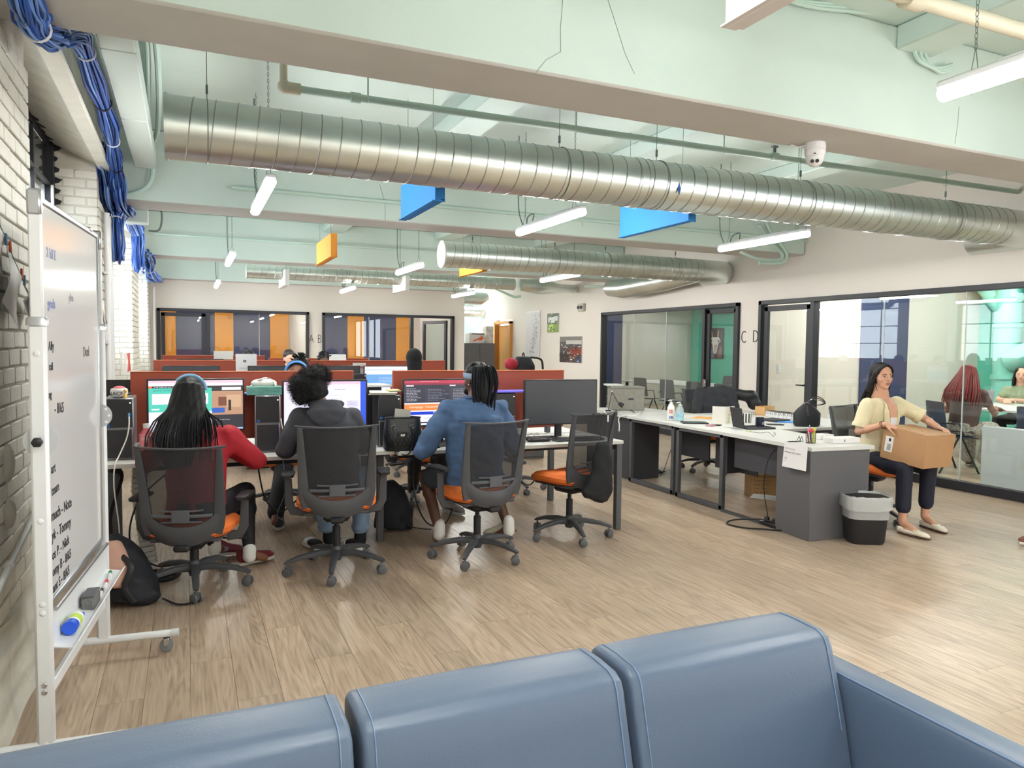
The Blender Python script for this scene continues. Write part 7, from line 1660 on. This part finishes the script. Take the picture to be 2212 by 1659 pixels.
face_bits(R_, P, J['R'], 1.0, lip='B0705F', skin=M('eyelid shade', '9C6E5C', .5))
# blazer: shell open at the front, built as a sheet around the torso
hip, shc = V((0, 0, .55)), V((0, .05, 1.065))
m = MB()
m.loft([(T((0, .0, .50)), .185, .150), (T((0, .005, .60)), .172, .135), (T((0, .02, .74)), .160, .122), (T((0, .035, .88)), .172, .124), (T((0, .045, .97)), .180, .115), (T((0, .045, 1.04)), .165, .088), (T((0, .03, 1.075)), .115, .06)], lat=r_, n=28)
for k in 'LR':
    a, b = J['sh'+k], J['el'+k]; m.ball(a+V((0, 0, -.008)), .060, 16); m.caps(a, a.lerp(b, .70), .062, .066); m.caps(T((0, .045, 1.035)), a, .055, .052); m.caps(T((0, .03, .93)), a.lerp(b, .3), .09, .055)
bl = blob('blazer', m, mCream2, R_, .0075, 5, disp=wrinkle(.0045, 20, 13))
# open front: bare chest V and white camisole inlays sit proud of the blazer front
def chest(u, v, w0, w1, z0, z1, out): 
    x = (-1+2*u)*(w0+(w1-w0)*v); z = z0+(z1-z0)*v
    c = np.interp(z, [.74, .88, .97, 1.04, 1.10], [.02, .035, .045, .045, .02]); d = np.interp(z, [.74, .88, .97, 1.04, 1.10], [.122, .126, .117, .094, .062]); wx_ = np.interp(z, [.74, .88, .97, 1.04, 1.10], [.165, .178, .182, .165, .09])
    return T((x, c+(d+out)*math.sqrt(max(0, 1-(x/wx_)**2)), z))
MB().sheet(lambda u, v: chest(u, v, .035, .062, .90, 1.085, .004), 12, 14, .004).build('chest_skin', mSkL, R_, world=True, ang=80)
MB().sheet(lambda u, v: chest(u, v, .034, .040, .78, .925, .006), 12, 10, .004).build('camisole', M('white camisole', 'E9E4E4', .7), R_, world=True, ang=80)
for s in (-1, 1):
    def lap(u, v, s=s):
        z = .80+.285*v; xi = s*(.034+.034*v); w2 = .050*math.sin(PI*min(1, v*1.02+.06))**.6*(1 if v < .72 else .72)
        x = xi+s*w2*u; c = np.interp(z, [.74, .88, .97, 1.04, 1.10], [.02, .035, .045, .045, .02]); d = np.interp(z, [.74, .88, .97, 1.04, 1.10], [.122, .126, .117, .096, .066]); wx_ = np.interp(z, [.74, .88, .97, 1.04, 1.10], [.168, .180, .184, .168, .10])
        return T((x, c+(d+.008+.004*u)*math.sqrt(max(0, 1-(x/wx_)**2)), z))
    MB().sheet(lap, 6, 18, .004).build('lapel', mCream2, R_, world=True, ang=60)
    k = 'R' if s > 0 else 'L'; a, b = J['sh'+k], J['el'+k]; MB().loft([(a.lerp(b, .70), .066), (a.lerp(b, .71), .0695), (a.lerp(b, .86), .0715), (a.lerp(b, .865), .063), (a.lerp(b, .78), .045)], n=24).build('sleeve_cuff', mCream2, R_, world=True)
bq = J['shR'].lerp(J['elR'], .80)+r_*.071; MB().ball(bq, .007, 10).build('button', M('dark button', '4A3A28', .4), R_, world=True)
blob('trousers', trousers_mb(J, (.088, .066, .060), .72, hipw=.155), mNavyT, R_, .009, 3, disp=wrinkle(.003, 24, 15))
h = MB(); h.ball(P(0, -.022, .047), (.081, .093, .079), 22, J['R']); h.ball(P(0, -.045, .0), (.080, .070, .09), 18, J['R'])
for s in (-1, 1): h.loft([(P(s*.006, .058, .103), .018, .012), (P(s*.036, .060, .088), .022, .010), (P(s*.060, .046, .060), .022, .010), (P(s*.073, .022, .025), .026, .011), (P(s*.077, -.012, -.03), .030, .015), (P(s*.078, -.035, -.08), .032, .024), (P(s*.076, -.06, -.14), .034, .028)], lat=J['f'], n=12)
h.loft([(P(0, -.06, .02), .078, .06), (P(.0, -.075, -.08), .088, .055), (P(.01, -.095, -.17), .095, .05), (P(.03, -.125, -.26), .085, .04), (P(.05, -.14, -.36), .06, .03), (P(.06, -.14, -.42), .03, .015)], lat=r_, n=20)
blob('hair', h, mHairD, R_, .0065, 2, disp=wrinkle(.003, 95, 16, (1, 1, .10)))
rn = random.Random(5); sm = MB()
for k in range(150):
    a = rn.uniform(-1.5, 1.5); x = .08*math.sin(a); y = -.03-.07*math.cos(a); sp = 1+rn.random()*.3
    sm.loft([(P(x, y, .02), .0025), (P(x*1.12, y-.012, -.08), .0028), (P(x*sp*1.15+.01, y-.03, -.18), .0025), (P(x*sp*1.15+.02+rn.uniform(-.01, .01), y-.055, -.28-rn.random()*.12), .001)], n=4, cap=False)
stuff(sm.build('hair_strands', mHairD, R_, world=True, ang=80))
MB().loft([(P(.076, .030, .01), .004), (P(.080, .026, -.04), .0035), (P(.072, .034, -.085), .003), (P(.055, .038, -.125), .001)], n=6).build('hair_lock', mHairD, R_, world=True)
MB().tube([T((.055*math.sin(t), .05+.075*math.cos(t)+.015, 1.085-.038*math.cos(t))) for t in [-1.2+2.4*k/12 for k in range(13)]], .0014, 5).build('necklace', M('gold', 'C9A050', .25, 1), R_, world=True)
MB().ball(P(.080, .0, -.040), .006, 10).build('earring', mChrome, R_, world=True)
wq = J['elR'].lerp(J['wrR'], .86); A2, B2, d2 = frame(J['wrR']-J['elR']); MB().loft([(wq+A2*(.031*math.cos(t))+B2*(.031*math.sin(t)), .0035) for t in [2*PI*k/20 for k in range(20)]], n=6, closed=True).build('bracelet', M('gold'), R_, world=True)
MB().loft([(wq+d2*.016+A2*(.030*math.cos(t))+B2*(.030*math.sin(t)), .0022) for t in [2*PI*k/20 for k in range(20)]], n=6, closed=True).build('bracelet', M('dark bracelet', '3A2A20', .4), R_, world=True)
mLoaf = M('ivory loafer', 'E6DCCB', .45)
for k, hh, tt in (('R', (5.345, 4.115, .004), (5.372, 3.85, .004)), ('L', (5.735, 4.20, .004), (5.685, 3.93, .004))):
    hh, tt = V(hh), V(tt); ff = (tt-hh).normalized(); rr_ = ff.cross(V((0, 0, 1))).normalized(); L_ = (tt-hh).length; Q = lambda x, y, z: hh+ff*(x*L_)+rr_*y+V((0, 0, z))
    m = MB().loft([(Q(x, 0, .006+z/2), w__, z/2) for x, w__, z in ((.02, .024, .050), (.10, .031, .052), (.30, .033, .040), (.48, .038, .036), (.62, .042, .046), (.76, .041, .042), (.90, .031, .030), (.985, .012, .016))], lat=rr_, n=24, power=.85)
    m.build('loafer', mLoaf, R_, world=True, ang=60)
    MB().loft([(Q(x, 0, .004), w__, .004) for x, w__ in ((.0, .022), (.1, .033), (.3, .034), (.62, .044), (.78, .042), (.92, .030), (1.0, .010))], lat=rr_, n=20, power=.7).build('sole', M('loafer sole', '5A4030', .6), R_, world=True)
    MB().ball(Q(.30, 0, .047), (.058, .024, .012), 16, RM(ff, rr_, V((0, 0, 1)))).build('foot_opening', mSkL, R_, world=True)
    MB().caps(Q(.58, -.014, .052), Q(.58, .014, .052), .004).build('bit_bar', M('gold'), R_, world=True)
    B(Q(.57, 0, .048), (.024, .074, .006), .002, R=RM(ff, rr_, V((0, 0, 1)))).build('vamp_strap', mLoaf, R_, world=True)
# the carton on her lap
ca = V((.079, -.989, -.125)).normalized(); cb = V((.997, .081, -.014)); cb = (cb-ca*cb.dot(ca)).normalized(); cu = cb.cross(ca) if cb.cross(ca).z > 0 else ca.cross(cb)
LA, LB, LH = .38, .383, .27; N0 = V((5.383, 3.947, .552)); cc = N0-ca*LA/2+cb*LB/2+cu*LH/2; RC = RM(ca, cb, cu)
if RC.determinant() < 0: RC = RM(ca, -cb, cu)
o = thing('cardboard_box', 'brown cardboard carton with a white barcode label, held on the seated woman\'s lap', 'box', (cc.x, cc.y, N0.z))
mK2 = M('kraft carton', 'B58A62', .7, bump=.08, bscale=30, var=.03, vscale=6)
B(cc, (LA, LB, LH), .003, R=RC).build('carton', mK2, o, world=True)
Tp = lambda x, y, z: cc+ca*x+cb*y+cu*z
for s in (-1, 1): MB().prism([Tp(-LA/2, s*.002, LH/2), Tp(LA/2, s*.002, LH/2), Tp(LA/2, s*LB/2, LH/2), Tp(-LA/2, s*LB/2, LH/2)], cu*.003).build('flap', mK2, o, world=True, ang=0)
MB().prism([Tp(-LA/2, -.025, LH/2+.0035), Tp(LA/2, -.025, LH/2+.0035), Tp(LA/2, .025, LH/2+.0035), Tp(-LA/2, .025, LH/2+.0035)], cu*.0006).build('packing_tape', M('clear tape', 'C9A67E', .12), o, world=True, ang=0)
MB().prism([Tp(-LA/2+.03, -LB/2-.001, .06), Tp(-LA/2+.10, -LB/2-.001, .06), Tp(-LA/2+.10, -LB/2-.001, -.07), Tp(-LA/2+.03, -LB/2-.001, -.07)], cb*-.0006).build('shipping_label', M('label bright', 'E9E6E4', .5), o, world=True, ang=0)
m = MB()
for k in range(9): m.prism([Tp(-LA/2+.052, -LB/2-.002, -.055+k*.006), Tp(-LA/2+.086, -LB/2-.002, -.055+k*.006), Tp(-LA/2+.086, -LB/2-.002, -.052+k*.006), Tp(-LA/2+.052, -LB/2-.002, -.052+k*.006)], cb*-.0004)
m.prism([Tp(-LA/2+.06, -LB/2-.002, .02), Tp(-LA/2+.08, -LB/2-.002, .02), Tp(-LA/2+.08, -LB/2-.002, .045), Tp(-LA/2+.06, -LB/2-.002, .045)], cb*-.0004); stuff(m.build('barcode', mInk, o, world=True, ang=0))

# ---- person opposite with blue headphones
J = seated('person with blue headphones facing the camera over the front divider', (.93, 6.95, 0), 183,
    dict(hip=.50, head=(.02, .16, 1.225), sh=1.02, lean=.08, sw=.19, look=(0, 1, -.35), wrL=(-.2, .40, .79), wrR=(.2, .40, .79), anL=(-.12, .50, .11), anR=(.24, .80, .11), toeL=(0, 1, 0), toeR=(.15, 1, 0), skin=mSkF, vox=.010))
R_ = J['root']; P = J['P']; mDk = M('black cloth', '1B1C22', .8, bump=.2, bscale=90)
blob('hoodie', top_mb(J, 1, .02, cuff=.8), mDk, R_, .013, 3); blob('trousers', trousers_mb(J, (.095, .075, .07), .95), mDk, R_, .013, 3)
h = MB(); h.ball(P(0, -.03, .065), (.080, .085, .07), 18, J['R']); blob('hair', h, mHair, R_, .010, 1); headband(R_, P, 1, .02, .032, M('bright blue headset', '4F8FE0', .35), .006, .098, -1.5, 1.5)
for s in (-1, 1): MB().ball(P(s*.088, .0, -.01), (.014, .035, .04), 14, J['R']).build('ear_cup', mDark, R_, world=True)
face_bits(R_, P, J['R'], 1, lip='6A3A34', skin=mSkF)
sole = M('sneaker sole grey', 'A9A8A6', .5)
for k, (h_, t_) in zip('RL', (((.70, 6.28, .012), (.655, 6.02, .012)), ((1.06, 6.55, .012), (1.04, 6.3, .012)))): shoe(R_, h_, t_, M('grey black sneaker', '3A3A3E', .6), sole)
# ---- slouching person opposite, only legs seen
J = seated('person whose dark trousers and grey sneakers show under the right front desk', (2.03, 6.85, 0), 180,
    dict(hip=.46, head=(.02, .16, 1.10), sh=.90, lean=.10, sw=.19, look=(0, 1, -.45), wrL=(-.2, .40, .78), wrR=(.2, .40, .78), anL=(-.10, .70, .11), anR=(.08, .18, .11), toeL=(-.1, 1, 0), toeR=(0, 1, 0), skin=mSkM, vox=.011))
R_ = J['root']; blob('hoodie', top_mb(J, 1, .02, cuff=.8), mDk, R_, .014, 3); blob('trousers', trousers_mb(J, (.09, .07, .045), .93), mDk, R_, .013, 3); h = MB(); hair_cap(h, J['P'], J['R']); blob('hair', h, mHair, R_, .012, 1)
for h_, t_ in (((1.955, 6.78, .012), (1.96, 6.50, .012)), ((2.12, 6.22, .012), (2.22, 5.98, .012))): shoe(R_, h_, t_, M('grey sneaker', '8A8A8C', .6), sole)

def bust(label, loc, bearing, head_z, skin, top, hairfn, look=(0, 1, -.1), **kw):
    J = seated(label, loc, bearing, dict(dict(hip=head_z-.72, head=(0, .08, head_z), sh=head_z-.195, lean=.04, look=look, wrL=(-.2, .38, .79), wrR=(.2, .38, .79), anL=(-.1, .42, .11), anR=(.1, .42, .11), skin=skin, vox=.012), **kw))
    blob('top', top_mb(J, 1, .02, cuff=.85), top, J['root'], .015, 3); blob('trousers', trousers_mb(J), mDk, J['root'], .016, 2); hairfn(J); 
    for k in 'LR': a = J['an'+k]; shoe(J['root'], (a.x, a.y, .012), (a.x+J['td'+k].x*.22, a.y+J['td'+k].y*.22, .012), mDk, sole)
    return J
def cap_hair(mat=mHair, tuft=0, y=0):
    def fn(J):
        h = MB(); hair_cap(h, J['P'], J['R'], 1, .95, .004); blob('hair', h, mat, J['root'], .012, 1)
        if tuft:
            rn = random.Random(9); m = MB(); P = J['P']
            for k in range(70):
                a = rn.uniform(0, 2*PI); b = rn.uniform(0, 1.3); d = V((math.cos(a)*math.sin(b), math.sin(a)*math.sin(b), math.cos(b))); p = P(d.x*.08, d.y*.09-.02, d.z*.08+.05); q = P(d.x*.115+rn.uniform(-.02, .02), d.y*.12-.02, d.z*(.08+tuft)+.05); m.loft([(p, .008), (q, .005)], n=5)
            stuff(m.build('hair_twists', mat, J['root'], world=True))
    return fn
def hood_hair(J):
    h = MB(); P = J['P']; h.ball(P(0, -.02, .03), (.098, .108, .112), 20, J['R']); h.loft([(P(0, -.02, -.03), .095, .095), (P(0, -.03, -.12), .085, .085), (P(0, -.03, -.17), .11, .09)], lat=J['r'], n=18); blob('hood', h, M('black cap hood', '15151A', .85), J['root'], .011, 2)
bust('person in a black hood and red jacket with back turned at the second row', (2.50, 8.42, 0), 0, 1.33, mSkD, M('red jacket', '9E2436', .8), hood_hair)
bust('person with twisted black hair and turned back, just behind the blue headphones', (1.17, 8.35, 0), 0, 1.245, mSkD, mDk, cap_hair(mHair, .035))
bust('dark-haired person peeking over the second row at the left', (.76, 10.45, 0), 178, 1.285, mSkP, mDk, cap_hair())
bust('dark-haired person peeking over the second row in the middle', (1.29, 10.6, 0), 170, 1.30, mSkP, M('grey top', '6A6A70', .8), cap_hair(M('brown black hair', '241C1C', .5)))
bust('person with short spiky black hair at the right of the peeking heads', (1.77, 10.6, 0), 178, 1.26, mSkD, mDk, cap_hair(mHair, .02))

# ---- room D: red braids seen from behind, woman in green top
J = seated('woman with long red-black braids seen from behind through the glass of room D', (8.92, 6.02, 0), 80,
    dict(hip=.52, head=(0, .10, 1.19), sh=1.0, lean=.10, sw=.17, look=(0, 1, -.3), wrL=(-.2, .42, .79), wrR=(.2, .42, .79), anL=(-.1, .40, .1), anR=(.12, .35, .1), skin=mSkF, vox=.011))
R_ = J['root']; P = J['P']; blob('top', top_mb(J, 1, .015, slx=.5), M('dusty brown top', '5E4A48', .8), R_, .013, 3); blob('trousers', trousers_mb(J, (.11, .10, .09), .9), M('speckled trousers', 'A9A49A', .9, var=.5, vscale=40), R_, .013, 2, disp=wrinkle(.006, 30, 20))
for k in 'LR': a = J['an'+k]; shoe(R_, (a.x, a.y, .012), (a.x+J['td'+k].x*.22, a.y+J['td'+k].y*.22, .012), mDk, sole)
h = MB(); hair_cap(h, P, J['R'], 1.05); h.loft([(P(0, -.04, .05), .075, .05), (P(0, -.07, -.05), .10, .045), (P(0, -.10, -.18), .14, .04), (P(0, -.12, -.28), .15, .03)], lat=J['r'], n=20); blob('hair', h, M('braid dark', '3A1B1E', .6), R_, .012, 2)
rn = random.Random(8); cols = [M('braid red', '8A2F30', .55), M('braid dark red', '5A2226', .55), M('braid brown', '7A4438', .55)]
for k in range(130):
    a = rn.uniform(-1.8, 1.8); x = .09*math.sin(a); y = -.02-.09*math.cos(a); sp = rn.uniform(1.3, 2.3); zb = -.32-rn.random()*.1
    MB().loft([(P(x*.3, -.01+y*.3, .136), .005), (P(x*.85, -.01+y*.95, .10), .0075), (P(x*1.15, y*1.18, .03), .0085), (P(x*(1+sp)/2*1.05, y*1.45-.02, -.10), .0085), (P(x*sp, y*1.55-.05, -.22), .008), (P(x*sp*1.05, y*1.55-.06, zb), .004)], n=5).build('braid', cols[k % 3], R_, world=True)
J = seated('woman in a sage green top with dark hair facing the glass in room D', (11.35, 6.78, 0), 250,
    dict(hip=.50, head=(.0, .10, 1.16), sh=.96, lean=.06, sw=.175, look=(-.25, 1, 0), wrL=(.06, .34, .80), wrR=(.10, .36, .80), elL=(-.24, .14, .78), elR=(.27, .14, .78), anL=(-.1, .40, .1), anR=(.12, .35, .1), skin=mSkP, vox=.010))
R_ = J['root']; P = J['P']; blob('top', top_mb(J, 1, .012, slx=.55, rsl=(.062, .056, .05)), M('sage top', '8E9C7E', .8), R_, .011, 3); blob('trousers', trousers_mb(J), mDk, R_, .014, 2); face_bits(R_, P, J['R'], 1, lip='B8605A', skin=None)
for k in 'LR': a = J['an'+k]; shoe(R_, (a.x, a.y, .012), (a.x+J['td'+k].x*.22, a.y+J['td'+k].y*.22, .012), mDk, sole)
h = MB(); h.ball(P(0, -.022, .047), (.081, .093, .079), 20, J['R'])
for s in (-1, 1): h.loft([(P(s*.040, .055, .085), .024, .012), (P(s*.074, .03, .04), .026, .013), (P(s*.082, -.01, -.04), .03, .02), (P(s*.085, -.02, -.16), .035, .025)], lat=J['f'], n=12)
h.loft([(P(0, -.06, .02), .078, .06), (P(.0, -.075, -.10), .088, .05), (P(0, -.09, -.22), .08, .04)], lat=J['r'], n=20); blob('hair', h, mHairD, R_, .009, 2)
J = seated('red-haired person at the far right edge in room D', (11.3, 6.02, 0), 265,
    dict(hip=.52, head=(.05, .10, 1.23), sh=1.02, lean=.06, sw=.18, look=(0, 1, -.1), wrL=(-.2, .38, .79), wrR=(.2, .38, .79), anL=(-.1, .42, .11), anR=(.1, .42, .11), skin=mSkP, vox=.011))
blob('top', top_mb(J, 1, .02, cuff=.85), M('pale green top', 'A9AC92', .8), J['root'], .013, 3); blob('trousers', trousers_mb(J), mDk, J['root'], .015, 2); h = MB(); hair_cap(h, J['P'], J['R'], 1.0); h.ball(J['P'](0, .0, .11), (.08, .09, .05), 16, J['R']); blob('hair', h, M('curly red hair', '7E2F30', .7), J['root'], .010, 2, disp=wrinkle(.008, 60, 23))
for k in 'LR': a = J['an'+k]; shoe(J['root'], (a.x, a.y, .012), (a.x+J['td'+k].x*.22, a.y+J['td'+k].y*.22, .012), mDk, sole)
# brown shoe at the right edge
o = thing('brown_shoe', 'tip of a brown shoe with pale sole at the right edge of the floor', 'shoe', (5.93, 3.42, 0)); q0 = at_z(2200, 1178, .0); shoe(o, q0+V((.22, -.16, .012)), q0+V((.0, .0, .012)), M('brown leather', '7A4434', .45), mWhS)

# ------------------------------------------------------------------ small pieces become sub-parts of the part they sit on
NEST = {'castor': ('base_arm',), 'screen': ('bezel', 'phone_body', 'tablet_body'), 'screen_text': ('bezel',), 'stand_foot': ('stand',), 'power_led': ('front_panel',), 'sticker': ('front_panel',), 'grille': ('lower_panel',), 'grille_backing': ('lower_panel',),
 'sole': ('shoe', 'loafer'), 'lace': ('shoe',), 'toe_cap': ('shoe',), 'heel_tab': ('shoe',), 'slide_strap': ('shoe',), 'castor_fork': ('castor_wheel',), 'clasp': ('flap',), 'handle_strip': ('felt',), 'arm_pad': ('arm_post',), 'joint_ring': ('joint_band',),
 'barcode': ('shipping_label',), 'packing_tape': ('carton',), 'flap': ('carton',), 'bit_bar': ('loafer',), 'vamp_strap': ('loafer',), 'foot_opening': ('loafer',), 'button': ('blazer',), 'lapel': ('blazer',), 'sleeve_cuff': ('blazer',), 'rolled_cuff': ('shirt',), 'collar': ('shirt',),
 'yoke_seam': ('shirt',), 'trouser_cuff': ('trousers',), 'hair_strands': ('hair',), 'hair_tuft': ('hair',), 'hair_lock': ('hair',), 'loc': ('hair',), 'loc_strands': ('hair',), 'loc_core': ('hair',), 'braid': ('hair',), 'hair_twists': ('hair',), 'foot_cap': ('foot_bar',), 'disc_hole': ('tilt_disc',),
 'divider_trim': ('divider_panel',), 'divider_clamp': ('divider_panel',), 'lens_glass': ('lens',), 'slot_card': ('label_slot',), 'edge_channel': ('panel',), 'quilting_seam': ('bag_body',), 'grommet': ('bag_body',), 'maker_mark': ('mount_ring',), 'ear_cup': ('headphone_band',)}
def bcen(o): return sum((V(c) for c in o.bound_box), V((0, 0, 0)))/8
base = lambda o: o.name.split('.')[0]
for root in [o for o in COL.objects if o.parent is None and o.type == 'EMPTY']:
    ch = list(root.children)
    for c in ch:
        if base(c) in NEST and not c.children:
            cand = [p for p in ch if base(p) in NEST[base(c)] and p is not c]
            if cand: c.parent = min(cand, key=lambda p: (bcen(p)-bcen(c)).length)
